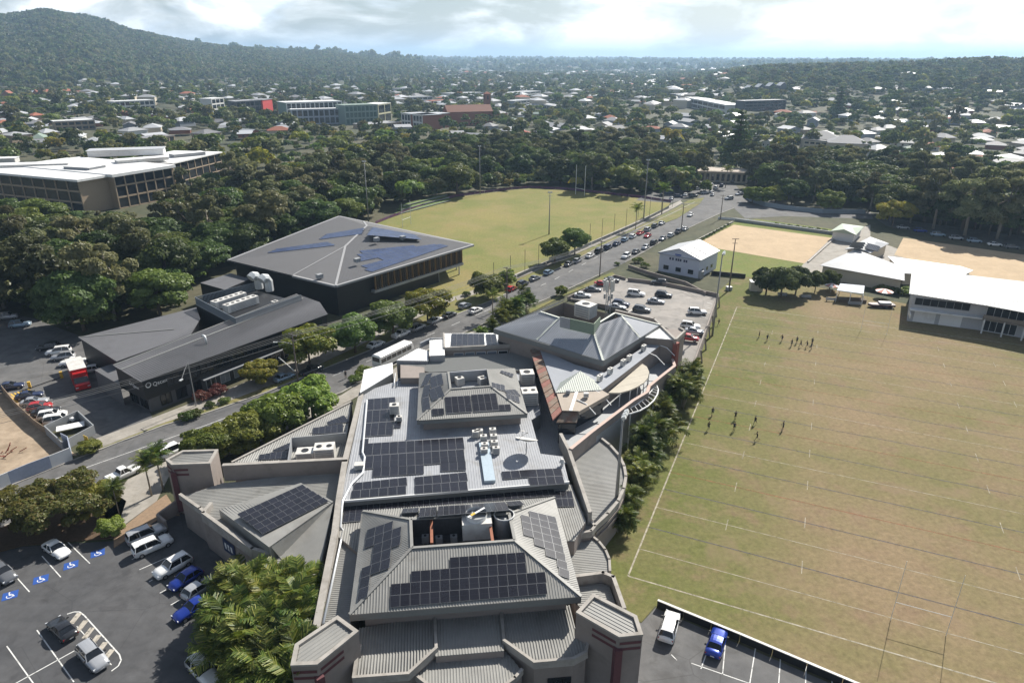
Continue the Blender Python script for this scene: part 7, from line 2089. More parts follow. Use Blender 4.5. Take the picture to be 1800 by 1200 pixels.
for k, (x, y, h) in enumerate([(1322, 356, 9), (1338, 360, 9.5), (1362, 358, 10), (1391, 360, 13.5), (1457, 372, 11)]):
    T('bright' if k != 3 else 'mid', (x, y), h, ORD[k] + ' from the left of the round trees behind the curved fence at the junction', 'round trees at the junction', k, 1.1)
for k, (x, y, h) in enumerate([(1640, 402, 24), (1695, 414, 28), (1752, 420, 26), (1810, 428, 28), (1600, 392, 18), (1860, 436, 26)]):
    T('gum', (x, y), h, 'big gum tree towering over the far bowling green', 'tall gums over the far green', k, 1.25)
T('palm', (1163, 377), 13, 'palm at the right corner of the oval', 'palms by the oval'); T('palm', (1117, 404), 10, 'palm beside the ball-net posts of the oval', 'palms by the oval'); T('palm', (1275, 330), 11, 'palm in the car yard at the top of the street', 'palms by the oval'); T('bright', (1207, 340), 7, 'left round tree in the car yard'); T('bright', (1240, 338), 7, 'right round tree in the car yard')
T('bright', (160, 795), 2.6, 'rounded bush on the verge beside the site hoarding', wide=1.5)
for k, (x, y, h, kd) in enumerate([(330, 737, 1.8, 'shrub'), (345, 732, 1.6, 'shrub'), (372, 715, 1.2, 'shrub'), (395, 708, 1.3, 'shrub'), (1085, 466, 1.2, 'shrub'), (1120, 462, 2.0, 'shrub'), (640, 660, 2.2, 'shrub'), (625, 672, 1.8, 'shrub'), (1135, 470, 1.8, 'shrub'), (820, 520, 1.5, 'shrub')]):
    T(kd, (x, y), h, ORD[k] + ' low garden shrub along the street edge, counted from the clinic corner', 'low shrubs along the street', k)
for k, (x, y, w_) in enumerate([(1552, 512, 3.2), (1575, 515, 3.2), (1596, 517, 2.6)]):
    T('shrub', (x, y), 2.0, ORD[k] + ' from the left of the clipped hedge shrubs behind the striped umbrella', 'hedge behind the umbrella', k, 1.5)
for k, (x, y) in enumerate([(356, 702), (382, 694), (388, 690)]):
    b = G(x, y); t = thing('red_shrub', ORD[k] + ' from the left of the dark red shrubs at the clinic front', 'shrub', b, k, 'red shrubs at the clinic', 1.1)
    put('trunk', PROTO['shrub'][0][2], t); c_ = PROTO['shrub'][k % 3][1]; o = put('crown', c_, t); o.material_slots[0].link = 'OBJECT'; o.material_slots[0].material = MATS['leaf_red']
for k in range(9):
    T('shrub', (1230 + k * 6.4, 424 - k * 3.5), 1.0, 'flowering shrub in the bed between the street and the near bowling green', 'bed shrubs at the bowling green', k)
for k in range(8):
    T('shrub', (1365 + k * 12, 396 + k * 1.6), 1.3, 'dark clipped shrub in the lawn bed above the near bowling green', 'lawn bed shrubs', k)

# ------------------------------------------------------------------ town buildings
def facade(parent, a, b, z0, z1, nb, nf, glass='dark_glass', frame='wall_white', slab=.35, col=.4, out=None, proud=.12):
    a, b = Vector((a.x, a.y, 0)), Vector((b.x, b.y, 0)); d = (b - a); L = d.length; d.normalize()
    o = Vector((d.y, -d.x, 0)) if out is None else out
    fh = (z1 - z0) / nf
    ang = math.atan2(d.y, d.x)
    for f in range(nf):
        for k in range(nb):
            c = a.lerp(b, (k + .5) / nb) + o * .04
            m_ = MB(); m_.box(c + Vector((0, 0, z0 + fh * (f + .5))), (L / nb - col, .12, fh - slab), ang); m_.build('window', glass, parent)
    m_ = MB()
    for f in range(nf + 1):
        m_.box((a + b) / 2 + o * proud + Vector((0, 0, z0 + fh * f)), (L, .35, slab), ang)
    m_.build('floor_slab', frame, parent)
    for k in range(nb + 1):
        c = a.lerp(b, k / nb) + o * (proud + .05)
        m_ = MB(); m_.box(c + Vector((0, 0, (z0 + z1) / 2)), (min(col * .8, .9), .4, z1 - z0), ang); m_.build('mullion', frame, parent)
def tz(p): return float(terrain(p.x, p.y))
def sight(x, y):
    """first point where the sight line meets the rolling ground"""
    d = ray(x, y); d = d / math.hypot(d.x, d.y); s = 150.0
    while s < 9000:
        q = Vector((0, 0, CAM_H)) + d * s
        if q.z <= tz(q): return q
        s += 12
    return Vector((0, 0, CAM_H)) + d * s
def block(name, label, cat, pl, pr_, h, depth, wallm, roofm, nb, nf, glass='dark_glass', frame=None, over=.5, skew=0.0, group=None, side_wall=None, roofthick=.5, solid=1.5):
    """flat roofed block whose front roof edge runs through two survey pixels at height h above its ground"""
    z = h
    for _ in range(3):
        A = G(pl[0], pl[1], z); z = tz(A) + h
    A, B = G(pl[0], pl[1], z), G(pr_[0], pr_[1], z)
    zg = z - h - .5
    d = (B - A).normalized(); o = Vector((d.y, -d.x, 0)); o = o if o.y < 0 else -o
    t = thing(name, label, cat, Vector((A.x, A.y, zg)), 0, group)
    back = -o * depth + d * skew
    P = [A, B, B + back, A + back]
    wall(t, [p - Vector((0, 0, .1)) for p in P], zg, wallm)
    ov = inset(P, -over)
    mb = MB(); mb.prism([p + Vector((0, 0, .25)) for p in ov], z - roofthick + .25, 0, 0, True); mb.build('roof', roofm, t)
    if nb: facade(t, A, B, zg + .6, z - .3, nb, nf, glass, frame or wallm, out=o, slab=solid, col=solid * .9)
    for s_, (p, q) in enumerate(((P[0], P[3]), (P[1], P[2]))):
        if side_wall and s_ == side_wall[0]:
            dd = (q - p).normalized(); o2 = Vector((dd.y, -dd.x, 0)); c = (P[0] + P[2]) / 2
            if ((p + q) / 2 + o2 - c).length < ((p + q) / 2 - c).length: o2 = -o2
            m_ = MB(); m_.face([p + o2 * .06 - Vector((0, 0, .2)), q + o2 * .06 - Vector((0, 0, .2)), Vector((q.x, q.y, zg)) + o2 * .06, Vector((p.x, p.y, zg)) + o2 * .06]); m_.build('end_wall', side_wall[1], t)
    rel(t)
    fr = o * (75 if A.length > 450 else 45 if A.length > 330 else 16)      # open ground (car park, lawn) in front
    EXCL.append([tuple((p + (p - (A + B + P[2] + P[3]) / 4) * .12)[:2]) for p in (A + fr, B + fr, P[2], P[3])])
    return t
mat('glass_green', (.06, .115, .10), .2, var=.1); mat('wall_greenish', (.20, .27, .24), .7, var=.1); mat('wall_tan', (.36, .28, .20), .85, var=.1); mat('wall_dark', (.07, .07, .08), .7, var=.1); mat('wall_red', (.50, .05, .045), .7, var=.05); mat('timber_panel', (.33, .20, .10), .8, var=.2)
# terraced medical building with white roofs, left
block('medical_building', 'front wing of the long white roofed building behind the forest, dark glazed front', 'building', (-40, 300), (137, 316), 14.1, 42, 'wall_tan', 'sheet_white', 9, 3, frame='wall_tan', over=1.6, roofthick=.9, solid=.7)
block('medical_building', 'middle wing of the white roofed building with tan columns and balconies', 'building', (198, 307), (300, 291), 14.5, 62, 'wall_tan', 'sheet_white', 6, 3, frame='wall_tan', over=1.4, roofthick=1.2, solid=.7)
block('medical_building', 'far right wing of the white roofed building with slatted balconies', 'building', (302, 287), (386, 268), 13.7, 26, 'wall_tan', 'sheet_white', 7, 3, frame='wall_tan', over=1.0, roofthick=.6, solid=.5)
for k, (x, y, z, w, l, h, a_) in enumerate([(60, 292, 14.2, 30, 8, 1.2, 16), (150, 298, 14.2, 14, 9, 1.6, -16), (250, 283, 14.8, 22, 7, 1.3, 40), (330, 274, 14.0, 16, 6, 1.5, 48), (10, 286, 14.2, 10, 6, 2.2, 16)]):
    t = thing('roof_monitor', ['longest low roof box on the left wing', 'short roof box at the front corner', 'roof box on the middle wing', 'roof box on the far right wing', 'tall little roof box at the left edge'][k] + ' of the white roofed medical building', 'roof box', G(x, y, z), R(a_), 'roof boxes of the medical building')
    m_ = MB(); m_.box((0, 0, h / 2), (w, l, h)); m_.build('casing', 'roof_silver' if k % 2 else 'plant_white', t); m_ = MB(); m_.box((0, 0, h + .06), (w + .6, l + .6, .12)); m_.build('lid', 'sheet_white', t)
mp = thing('roof_plant_room', 'white curved plant room on top of the long white roofed building', 'plant room', G(225, 272, 14.6))
m_ = MB(); m_.box((0, 0, 1.4), (34, 10, 2.8), R(20)); m_.build('casing', 'sheet_white', mp); m_ = MB(); m_.box((0, 0, 2.9), (35, 11, .2), R(20)); m_.build('lid', 'roof_white', mp)
block('apartment_block', 'white two storey apartment block with glazed balconies among trees at left', 'building', (201, 179), (270, 176), 11, 18, 'wall_white', 'sheet_white', 8, 2, over=.8)
block('apartment_block', 'narrow white block beside the dark building with the red end', 'building', (371, 174), (392, 172), 17, 14, 'wall_white', 'sheet_white', 3, 3)
block('office_building', 'dark grey office with bright red end wall', 'building', (414, 179), (462, 176), 17, 20, 'wall_dark', 'roof_silver', 6, 3, side_wall=(1, 'wall_red'), skew=8)
rw_ = block('office_annex', 'bright red painted annex at the end of the dark office', 'building', (461, 176), (478, 174), 17.5, 14, 'wall_red', 'roof_silver', 0, 0)
block('college_building', 'pale upper storeys of the long green glass college', 'building', (503, 181), (600, 178), 19, 26, 'wall_greenish', 'sheet_white', 12, 3, glass='dark_glass', frame='wall_white')
block('college_building', 'low pale blue front wing of the long college', 'building', (512, 193), (606, 191), 14, 12, 'wall_bluegrey', 'sheet_white', 10, 2, frame='wall_bluegrey')
block('college_building', 'green glass right half of the long college', 'building', (606, 186), (662, 184), 18, 22, 'wall_greenish', 'roof_greenish', 8, 3, glass='glass_green', frame='wall_greenish')
block('college_building', 'cream end block of the long college', 'building', (664, 184), (686, 181), 18, 18, mat('wall_yellow', (.50, .48, .32), .8), 'sheet_white', 2, 2)
block('parish_hall', 'brick hall with white columned front and flat pale roof near the church', 'hall', (706, 199), (742, 203), 13, 20, 'brick', 'roof_white', 7, 2, frame='wall_white', over=.9)
block('parish_hall', 'brick side wing of the columned hall near the church', 'hall', (743, 202.5), (789, 199), 13, 16, 'brick', 'roof_white', 0, 0, over=.9)
block('low_shed', 'wide low grey roofed shed left of the columned hall', 'shed', (648, 220), (706, 215), 4, 22, 'wall_tan', 'roof_silver', 6, 1)
def survey(px, h):
    z = h
    for _ in range(3): p = G(px[0], px[1], z); z = tz(p) + h
    return p, z - h
p, zg = survey((822, 188), 17)
mat('roof_brick', (.24, .12, .085), .85, var=.12)
ch = house('church', 'large brick church with terracotta gable roof', 'church', Vector((p.x, p.y, zg)), 17, 46, R(-68), 13, 6, 'roof_brick', 'brick', hip=False, windows=True)
p, zg = survey((856, 165), 24)
cb = thing('church_tower', 'square brick church bell tower with low terracotta cap', 'church tower', Vector((p.x, p.y, zg)), R(20))
m_ = MB(); m_.box((0, 0, 12), (6.5, 6.5, 24)); m_.build('shaft', 'brick', cb)
for k in range(4):
    m_ = MB(); m_.box((math.cos(k * 1.5708) * 3.3, math.sin(k * 1.5708) * 3.3, 20), (1.4, .2, 4) if k % 2 else (.2, 1.4, 4)); m_.build('louvre', 'dark_void', cb)
m_ = MB()
for k in range(4):
    c = [(-3.9, -3.9, 24), (3.9, -3.9, 24), (3.9, 3.9, 24), (-3.9, 3.9, 24)]; m_.face([c[k], c[(k + 1) % 4], (0, 0, 26.5)])
m_.face([(-3.9, -3.9, 24), (-3.9, 3.9, 24), (3.9, 3.9, 24), (3.9, -3.9, 24)]); m_.build('roof', 'roof_terra', cb)
EXCL.append([(p.x - 5, p.y - 5), (p.x + 5, p.y - 5), (p.x + 5, p.y + 5), (p.x - 5, p.y + 5)])
for k, (a, b, h, dp, w_, r_, nb, nf, lb) in enumerate([((690, 172), (760, 170), 8, 30, 'wall_cream', 'roof_silver', 8, 2, 'wide silver roofed shop block behind the college'), ((762, 178), (800, 176), 7, 18, 'brick', 'roof_terra', 4, 1, 'red tiled shop behind the columned hall'), ((796, 165), (850, 163), 9, 30, 'wall_white', 'roof_silver', 6, 2, 'silver roofed supermarket left of the bell tower'), ((868, 168), (950, 160), 8, 30, 'wall_cream', 'roof_silver', 8, 2, 'long silver roofed supermarket right of the bell tower'), ((905, 178), (945, 174), 8, 16, 'wall_bluegrey', 'roof_white', 4, 2, 'pale blue shop with white roof right of the bell tower'), ((945, 182), (978, 188), 6, 16, 'wall_bluegrey', 'roof_silver', 4, 1, 'small pale blue shop at the end of the shopping street'), ((700, 156), (722, 155), 10, 14, 'wall_bluegrey', 'roof_silver', 3, 2, 'boxy grey shop tower behind the silver roofs')]):
    block('shop_building', lb, 'shop', a, b, h, dp, w_, r_, nb, nf, frame='wall_white')
block('warehouse', 'long white fronted building with curved pale roof in the middle distance', 'building', (1204, 171), (1275, 185), 11, 22, 'wall_white', 'sheet_white', 8, 2)
block('townhouse_row', 'dark row building with pale sawtooth gables in the middle distance', 'building', (1310, 178), (1382, 176), 10, 14, 'wall_dark', 'roof_silver', 10, 3, frame='wall_dark')
for k in range(4):
    p, zg = survey((1318 + k * 19, 170), 13); house('gable_roof_unit', ORD[k] + ' from the left of the pale gables on the dark row building', 'house', Vector((p.x, p.y + 8, zg)), 10, 15, R(4), 10.2, 4.5, 'roof_white', 'wall_dark', hip=False, windows=False, group='gables of the dark row building')
block('office_building', 'dark glazed building with black gabled end left of the sawtooth row', 'building', (1196, 166), (1250, 163), 9, 18, 'wall_dark', 'roof_grey', 6, 2, frame='wall_bluegrey')
p, zg = survey((1444, 236), 12)
house('apartment_building', 'grey hip roofed apartment building with balconies, left half', 'building', Vector((p.x, p.y, zg)), 19, 26, R(70), 9.5, 4.6, 'roof_grey', 'wall_cream', windows=False)
A_, B_ = Vector((p.x - 13, p.y - 7.6, 0)), Vector((p.x + 11, p.y - 15, 0))
p2, zg2 = survey((1490, 243), 12)
hb = house('apartment_building', 'grey hip roofed apartment building with balconies, right half', 'building', Vector((p2.x, p2.y, zg2)), 18, 24, R(70), 9.5, 4.6, 'roof_grey', 'wall_cream', windows=False)
fcd = block('balcony_front', 'three storey balcony front of the grey hip roofed apartments', 'balcony', (1414, 246), (1496, 252), 9, 6, 'wall_dark', 'roof_grey', 8, 3, frame='wall_cream')
p, zg = survey((881, 234), 10)
house('white_house', 'two storey white gabled house above the oval trees', 'house', Vector((p.x, p.y, zg)), 11, 14, R(10), 7, 3.5, 'roof_white', 'wall_white', hip=False)
p, zg = survey((920, 230), 8)
house('red_roof_house', 'white house with bright orange red roof above the oval trees', 'house', Vector((p.x, p.y, zg)), 16, 12, R(8), 5.5, 3.2, 'roof_red', 'wall_white')
block('roadside_shop', 'long low shop with faded brown roof at the top of the street', 'shop', (1231, 301), (1314, 304), 5.5, 14, 'wall_tan', 'roof_tan', 9, 1, frame='wall_cream', over=1.4)
p, zg = survey((305, 152), 7); house('green_roof_house', 'brick house with wide green roof near the mountain foot', 'house', Vector((p.x, p.y, zg)), 22, 34, R(80), 6, 4, 'roof_greenish', 'brick')
p, zg = survey((14, 166), 8); house('terracotta_house', 'leftmost terracotta gable near the mountain foot', 'house', Vector((p.x, p.y, zg)), 14, 20, R(20), 7, 6, 'roof_terra', 'brick', hip=False)
p, zg = survey((74, 164), 8); house('terracotta_house', 'terracotta gable right of the leftmost one near the mountain foot', 'house', Vector((p.x, p.y, zg)), 14, 20, R(-20), 7, 6, 'roof_terra', 'brick', hip=False)
block('long_house', 'long flat dark blue roofed unit block in the left suburb', 'house', (229, 248), (305, 238), 5, 14, 'wall_tan', 'roof_grey', 8, 1, over=.8)
block('flat_block', 'tan two storey flats with white flat roof in the left suburb', 'building', (95, 214), (165, 211), 8, 14, 'wall_tan', 'sheet_white', 6, 2, over=.6)
mst = thing('radio_mast', 'thin tall radio mast behind the narrow white block', 'mast', survey((402, 182), 0)[0])
m_ = MB(); m_.tube([(0, 0, 0), (0, 0, 34)], .5, 6, r2=.25); m_.build('mast', 'pole_grey', mst); m_ = MB(); m_.box((0, 0, 31), (1.6, 1.6, 3)); m_.build('antenna_panel', 'plant_grey', mst)

# ------------------------------------------------------------------ suburb houses, one by one
SUB = [[(-40, 262), (160, 262), (330, 255), (470, 245), (640, 240), (640, 165), (400, 160), (0, 165)],
       [(640, 262), (830, 255), (1010, 245), (1200, 262), (1330, 258), (1420, 270), (1820, 300), (1820, 170), (1500, 150), (1100, 150), (820, 150)],
       [(1520, 330), (1820, 345), (1820, 290), (1600, 280), (1500, 290)]]
ROOFS = [('roof_white', 10, 'white'), ('roof_silver', 6, 'silver'), ('roof_grey', 4, 'dark grey'), ('roof_terra', 3, 'terracotta'), ('roof_greenish', 1, 'green')]
WALLS = ['wall_white', 'wall_cream', 'wall_bluegrey', 'wall_tan', 'brick']
rr_ = random.Random(21)
HOUSE_POS = []
nH = 0
tries = 0
PP = [[tuple(p[:2]) for p in gl(q)] for q in SUB]
while nH < 285 and tries < 20000:
    tries += 1
    q = rr_.choices((0, 1, 2), (9, 14, 2))[0]
    xs, ys = [p[0] for p in PP[q]], [p[1] for p in PP[q]]
    # even spread over the picture rather than over the ground: nearer rows show largest
    x, y = rr_.uniform(min(v[0] for v in SUB[q]), max(v[0] for v in SUB[q])), rr_.uniform(min(v[1] for v in SUB[q]), max(v[1] for v in SUB[q]))
    g0 = G(x, y)
    if not inpoly((g0.x, g0.y), PP[q]) or any(inpoly((g0.x, g0.y), e) for e in EXCL): continue
    zg = tz(g0)
    g0 = sight(x, y); zg = tz(g0); g0.z = zg
    if g0.length < 330: continue
    if any((g0.x - a) ** 2 + (g0.y - b) ** 2 < 19 ** 2 for a, b in HOUSE_POS): continue
    HOUSE_POS.append((g0.x, g0.y)); DISC.append((g0.x, g0.y, 8.0)); DISC.append((g0.x * .975, g0.y * .975, 7.0))
    rm, _, rn = rr_.choices(ROOFS, [r[1] for r in ROOFS])[0]
    wm_ = rr_.choice(WALLS); dist_ = g0.length
    st = 1.6 if rr_.random() < .3 and dist_ < 700 else 0
    hip = rr_.random() < .7
    side = 'left' if x < 640 else ('middle' if x < 1200 else 'right')
    house('house', f'{rn} {"hip" if hip else "gable"} roofed house among trees in the {side} suburb', 'house', g0, rr_.uniform(9, 14), rr_.uniform(12, 20), rr_.choice((R(20), R(110), R(-25), R(65))) + rr_.uniform(-.1, .1), st + (5.6 if rr_.random() < .25 else 3.2), rr_.uniform(1.8, 3.0), rm, wm_, hip=hip, windows=dist_ < 620, group=f'{rn} roofed houses in the {side} suburb', stilts=st, over=.7)
    nH += 1

# ------------------------------------------------------------------ tree belts, tree by tree
EXCL.append([tuple(p[:2]) for p in gl([(600, 420), (672, 388), (742, 364), (800, 347), (900, 334), (930, 331.5), (1000, 335), (1128, 349), (1200, 352), (1235, 340), (1300, 320), (1320, 340), (1400, 360), (1540, 372), (1560, 394), (1950, 452), (1950, 1200), (0, 1200), (0, 700), (-200, 650), (0, 545), (60, 560), (138, 600), (345, 545), (352, 500), (404, 470), (500, 440)])])
EXCL.append([tuple(p[:2]) for p in gl([(70, 340), (300, 326), (330, 368), (300, 412), (190, 422), (110, 392)])])
dark = [(4, 'broad', 12, 17, 'dense dark broadleaf tree in the forest belt behind the clinic', 'trees of the left forest belt'), (4, 'mid', 11, 16, 'mid green leafy tree in the forest belt behind the clinic', 'leafy trees of the left forest belt'), (5, 'gum', 16, 24, 'tall olive gum tree in the forest belt behind the clinic', 'gums of the left forest belt')]
n1_ = scatter([(-190, 640), (-190, 420), (60, 392), (180, 384), (300, 362), (400, 340), (470, 325), (560, 322), (650, 345), (662, 380), (600, 400), (410, 468), (350, 505), (340, 548), (140, 592), (40, 548)], 7.6, 150, dark, 1, lambda x: 328 if x < 60 else 366 if x < 285 else 300 if x < 330 else 250)
ovb = [(5, 'broad', 13, 19, 'dense dark tree in the belt behind the oval', 'trees behind the oval'), (3, 'mid', 12, 18, 'mid green tree in the belt behind the oval', 'leafy trees behind the oval'), (4, 'gum', 17, 23, 'tall olive gum in the belt behind the oval', 'gums behind the oval')]
n2_ = scatter([(640, 352), (700, 362), (800, 343), (900, 329), (1000, 330), (1130, 343), (1225, 330), (1225, 290), (1100, 268), (1000, 265), (850, 270), (700, 290), (600, 310)], 9.0, 110, ovb, 2)
rtb = [(4, 'broad', 13, 18, 'dense dark tree in the right hand tree belt', 'trees of the right belt'), (3, 'mid', 12, 17, 'mid green tree in the right hand tree belt', 'leafy trees of the right belt'), (3, 'gum', 18, 24, 'tall olive gum in the right hand tree belt', 'gums of the right belt')]
n4_ = scatter([(1560, 392), (1700, 412), (1960, 446), (1960, 425), (1800, 408), (1640, 385), (1560, 375)], 8.0, 26, [(3, 'broad', 12, 17, 'full crowned tree in the dense clump above the far bowling green', 'dense clump above the far green'), (2, 'mid', 12, 18, 'mid green full crowned tree in the clump above the far bowling green', 'dense clump above the far green')], 6)
n3_ = scatter([(1300, 322), (1400, 356), (1540, 372), (1640, 392), (1800, 418), (1960, 440), (1960, 345), (1800, 322), (1600, 300), (1420, 285), (1320, 300)], 9.5, 110, rtb, 3)
for k, (x, y, kd, h) in enumerate([(1600, 392, 'mid', 9), (1625, 396, 'broad', 11), (1662, 402, 'mid', 10), (1690, 405, 'broad', 13), (1722, 410, 'mid', 11), (1760, 412, 'broad', 13), (1790, 418, 'mid', 12), (1830, 424, 'broad', 13)]):
    T(kd, (x, y - 6), h, ORD[k] + ' from the left of the lower trees behind the cars on the service lane', 'lower trees behind the service lane', k, 1.2)
T('pine', (1292, 300), 36, 'tallest dark pine tree standing above the right belt', var=0, wide=1.3)
T('pine', (1470, 215), 38, 'dark pine tree in the right suburb beside the grey roofs', var=1, wide=1.2)
print('belt trees', n1_, n2_, n3_, 'houses', nH, 'panels', N_PANEL[0])

# ------------------------------------------------------------------ far woodland (uncountable): instanced low crowns
def far_proto(name, mats_n, size, seed, shape):
    g = np.random.default_rng(seed)
    L = rand_lobes(g, 7, 3.6, 3.6, 6.2, 2.3, sub=8) if shape == 0 else rand_lobes(g, 8, 3.2, 6.0, 9.0, 2.0, 'tall', sub=6)
    me = crown_mesh(name, L, mats_n[1], size, mats_n[0], seed=seed)
    return bpy.data.objects.new(name, me)
def wood(name, label, pts, scl, protos, group=None):
    """one object: a point for every crown, crowns instanced by geometry nodes"""
    colp = bpy.data.collections.new(name + '_crowns')
    for o in protos: colp.objects.link(o)
    me = bpy.data.meshes.new(name)
    me.vertices.add(len(pts)); me.vertices.foreach_set('co', np.asarray(pts, np.float32).ravel())
    g = np.random.default_rng(len(pts))
    for an, typ, dat in (('scl', 'FLOAT', np.asarray(scl)), ('rot', 'FLOAT', g.uniform(0, 6.28, len(pts))), ('idx', 'INT', g.integers(0, len(protos), len(pts)))):
        at = me.attributes.new(an, typ, 'POINT'); at.data.foreach_set('value', dat.astype(np.int32 if typ == 'INT' else np.float32))
    o = put(name, me, kind='stuff', label=label, category='woodland')
    ng = bpy.data.node_groups.new(name, 'GeometryNodeTree')
    ng.interface.new_socket('Geometry', in_out='INPUT', socket_type='NodeSocketGeometry'); ng.interface.new_socket('Geometry', in_out='OUTPUT', socket_type='NodeSocketGeometry')
    gi, go = ng.nodes.new('NodeGroupInput'), ng.nodes.new('NodeGroupOutput')
    ci = ng.nodes.new('GeometryNodeCollectionInfo'); ci.inputs['Collection'].default_value = colp; ci.inputs['Separate Children'].default_value = True; ci.inputs['Reset Children'].default_value = True
    ip = ng.nodes.new('GeometryNodeInstanceOnPoints'); ip.inputs['Pick Instance'].default_value = True
    def attr(n, t):
        x = ng.nodes.new('GeometryNodeInputNamedAttribute'); x.data_type = t; x.inputs['Name'].default_value = n; return x.outputs['Attribute']
    cx = ng.nodes.new('ShaderNodeCombineXYZ'); ng.links.new(attr('rot', 'FLOAT'), cx.inputs[2])
    ng.links.new(gi.outputs[0], ip.inputs['Points']); ng.links.new(ci.outputs[0], ip.inputs['Instance'])
    ng.links.new(attr('idx', 'INT'), ip.inputs['Instance Index']); ng.links.new(cx.outputs[0], ip.inputs['Rotation']); ng.links.new(attr('scl', 'FLOAT'), ip.inputs['Scale'])
    ng.links.new(ip.outputs[0], go.inputs[0])
    md = o.modifiers.new('crowns', 'NODES'); md.node_group = ng
    return o
def wedge_points(n, d0, d1, amax, seed, power=1.0):
    g = np.random.default_rng(seed)
    d = np.sqrt(g.uniform(d0 ** 2, d1 ** 2, n)) if power == 1 else d0 * (d1 / d0) ** g.random(n)
    a = g.uniform(-amax, amax, n)
    return a * d, d
ex_np = [np.array(e) for e in EXCL]
def outside(x, y):
    ok = np.ones(len(x), bool)
    for e in ex_np:
        c = np.zeros(len(x), bool); n = len(e)
        for i in range(n):
            (x0, y0), (x1, y1) = e[i], e[(i + 1) % n]
            if y0 == y1: continue
            c ^= ((y0 > y) != (y1 > y)) & (x < (x1 - x0) * (y - y0) / (y1 - y0) + x0)
        ok &= ~c
    dd = np.array(DISC)
    for i in range(0, len(x), 2000):
        s_ = slice(i, i + 2000)
        q = (x[s_, None] - dd[None, :, 0]) ** 2 + (y[s_, None] - dd[None, :, 1]) ** 2
        ok[s_] &= ~(q < (dd[None, :, 2] + 1.5) ** 2).any(1)
    return ok
# near suburb canopy
P1 = [far_proto('crown_a', ('leaf_dark', 420), 1.15, 1, 0), far_proto('crown_b', ('leaf_mid', 380), 1.15, 2, 0), far_proto('crown_c', ('leaf_gum', 340), 1.1, 3, 1), far_proto('crown_d', ('leaf_mid', 380), 1.15, 4, 0), far_proto('crown_e', ('leaf_dark', 420), 1.1, 5, 1), far_proto('crown_f', ('leaf_gold', 300), 1.1, 6, 0)]
x, y = wedge_points(27000, 300, 1400, 1.05, 5)
ok = outside(x, y)
# keep clear sight lines in front of houses: thinner where the suburb is, dense elsewhere
dens = 0.5 + 0.5 * np.sin(x * .021 + 1.7 * np.sin(y * .012)) * np.cos(y * .017 + .6 * np.sin(x * .01))
hill = terrain(x, y) > 22
ok &= (np.random.default_rng(8).random(len(x)) < np.where(hill, 1.0, .20 + .52 * dens))
x, y = x[ok], y[ok]
pts = np.stack([x, y, terrain(x, y)], 1)
g = np.random.default_rng(9)
wood('suburb_trees', 'leafy trees filling the gaps between the suburb houses', pts, np.clip(g.lognormal(-.28, .32, len(pts)), .4, 1.7), P1)
# undergrowth and small trees closing the belts
bp_ = []
for poly in ([(-190, 640), (-190, 420), (60, 392), (180, 384), (300, 362), (400, 340), (470, 325), (560, 322), (650, 345), (662, 380), (600, 402), (410, 468), (350, 505), (340, 548), (140, 592), (40, 548)], [(640, 352), (700, 362), (800, 343), (900, 329), (1000, 330), (1130, 343), (1225, 330), (1225, 290), (1100, 268), (1000, 265), (850, 270), (700, 290), (600, 310)], [(1300, 322), (1400, 350), (1540, 368), (1640, 385), (1800, 412), (1960, 435), (1960, 345), (1800, 322), (1600, 300), (1420, 285), (1320, 300)]):
    q = np.array([tuple(p[:2]) for p in gl(poly)]); lo_, hi_ = q.min(0), q.max(0)
    n_ = int((hi_ - lo_).prod() / 14)
    u_ = g.uniform(lo_, hi_, (n_, 2))
    ok = np.array([inpoly(p, q.tolist()) for p in u_])
    bp_.append(u_[ok])
u_ = np.concatenate(bp_)
old_disc, old_ex = DISC[:], ex_np[:]
ok = np.ones(len(u_), bool)
for e in ex_np:
    ok &= ~np.array([inpoly(p, e.tolist()) for p in u_])
u_ = u_[ok]
wood('forest_undergrowth', 'bushes and saplings filling the floor of the tree belts', np.c_[u_, np.zeros(len(u_))], g.uniform(.32, .62, len(u_)), [o.copy() for o in P1[:5]])
P2 = [far_proto('crown_g', ('leaf_dark', 110), 2.5, 11, 0), far_proto('crown_h', ('leaf_mid', 100), 2.5, 12, 0), far_proto('crown_i', ('leaf_gum', 90), 2.4, 13, 1), far_proto('crown_j', ('leaf_dark', 100), 2.4, 14, 1)]
x, y = wedge_points(30000, 1400, 3400, 1.0, 6)
zt_ = terrain(x, y); aa = x / y
g = np.random.default_rng(10)
ok = g.random(len(x)) < np.where((zt_ > 24), 1.0, .45)
x, y = x[ok], y[ok]
pts = np.stack([x, y, terrain(x, y)], 1)
wood('forest', 'forest covering the mountain and the distant slopes', pts, g.uniform(.85, 1.35, len(pts)), P2)
# the mountain needs a closed canopy
x, y = wedge_points(52000, 1150, 3600, .5, 7); x = x * 1.0 - y * .52
a = x / y
ok = (terrain(x, y) > 14) & (a < -.12)
x, y = x[ok][:34000], y[ok][:34000]
pts = np.stack([x, y, terrain(x, y) - 1.0], 1)
wood('mountain_forest', 'closed gum forest on the mountain slope', pts, g.uniform(.9, 1.5, len(pts)), [o.copy() for o in P2])
x, y = wedge_points(26000, 3400, 11000, 1.0, 16)
pts = np.stack([x, y, terrain(x, y) - 2], 1)
wood('distant_woods', 'hazy woods on the far hills along the skyline', pts, g.uniform(1.6, 3.2, len(pts)), [o.copy() for o in P2])
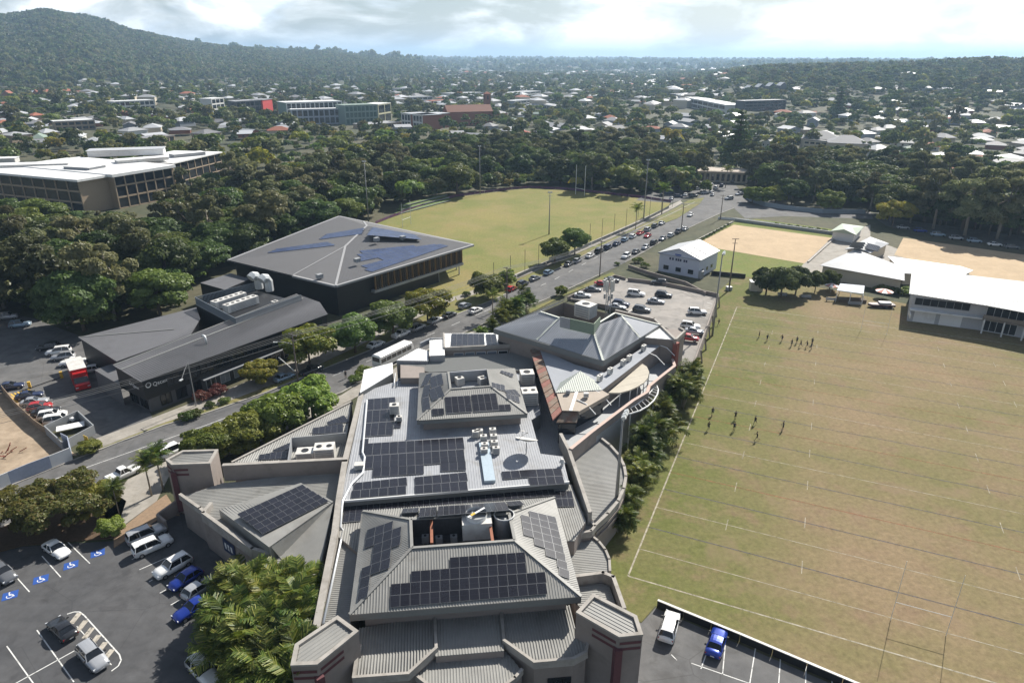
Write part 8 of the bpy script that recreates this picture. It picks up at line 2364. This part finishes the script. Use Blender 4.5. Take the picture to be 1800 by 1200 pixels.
# distant houses read as pale specks: one mass
mb = MB()
g = random.Random(31)
for k in range(1250):
    d = 900 * (6500 / 900) ** g.random(); a = g.uniform(-.12 if d > 1500 else -.7, .72)
    x_, y_ = a * d, d
    if a < -.05 and terrain(x_, y_) > 45: continue
    if a > .30 and 900 < d < 1900 and g.random() < .85: continue
    z_ = float(terrain(x_, y_)); s_ = g.uniform(.8, 1.4) * (1 if d < 2500 else 1.35); rz = g.choice((.3, 1.87, -.5, .9))
    c, sn = math.cos(rz), math.sin(rz)
    w, l, h, r = 6 * s_, 8 * s_, g.choice((5, 7, 8)) * s_, 2.2 * s_
    q = lambda X, Y, Z: (x_ + X * c - Y * sn, y_ + X * sn + Y * c, z_ + Z)
    mi = g.choices((0, 1, 2, 3), (10, 6, 3, 2))[0]
    b4 = [(-w, -l), (w, -l), (w, l), (-w, l)]
    for i in range(4):
        (ax, ay), (bx, by) = b4[i], b4[(i + 1) % 4]; mb.face([q(ax, ay, 0), q(bx, by, 0), q(bx, by, h), q(ax, ay, h)], 4)
    r0, r1 = q(0, -l + w, h + r), q(0, l - w, h + r); e = [q(X * 1.08, Y * 1.08, h) for X, Y in b4]
    mb.face([e[0], e[1], r0], mi); mb.face([e[1], e[2], r1, r0], mi); mb.face([e[2], e[3], r1], mi); mb.face([e[3], e[0], r0, r1], mi)
mb.build('distant_houses', ['roof_white', 'roof_silver', 'roof_grey', 'roof_terra', 'wall_cream'], None, kind='stuff', label='pale roofed houses scattered over the far suburbs', category='houses')

# ------------------------------------------------------------------ haze: the air between the camera and the hills
hz = MB()
s_, zt, zb = 25500.0, 330.0, -12.0
hz.prism([Vector((-s_, -s_, zt)), Vector((s_, -s_, zt)), Vector((s_, s_, zt)), Vector((-s_, s_, zt))], zb, 0, None, True)
hm = bpy.data.materials.new('haze_air'); hm.use_nodes = True
t = hm.node_tree; t.nodes.clear()
ho_ = N(t, 'ShaderNodeOutputMaterial'); pvn = N(t, 'ShaderNodeVolumePrincipled')
pvn.inputs['Color'].default_value = (.50, .73, 1.0, 1); pvn.inputs['Density'].default_value = HAZE_DENSITY; pvn.inputs['Anisotropy'].default_value = .25
t.links.new(pvn.outputs[0], ho_.inputs['Volume'])
MATS['haze_air'] = hm
hz.build('haze', 'haze_air', None, kind='stuff', label='thin blue grey air haze over the whole district', category='haze')
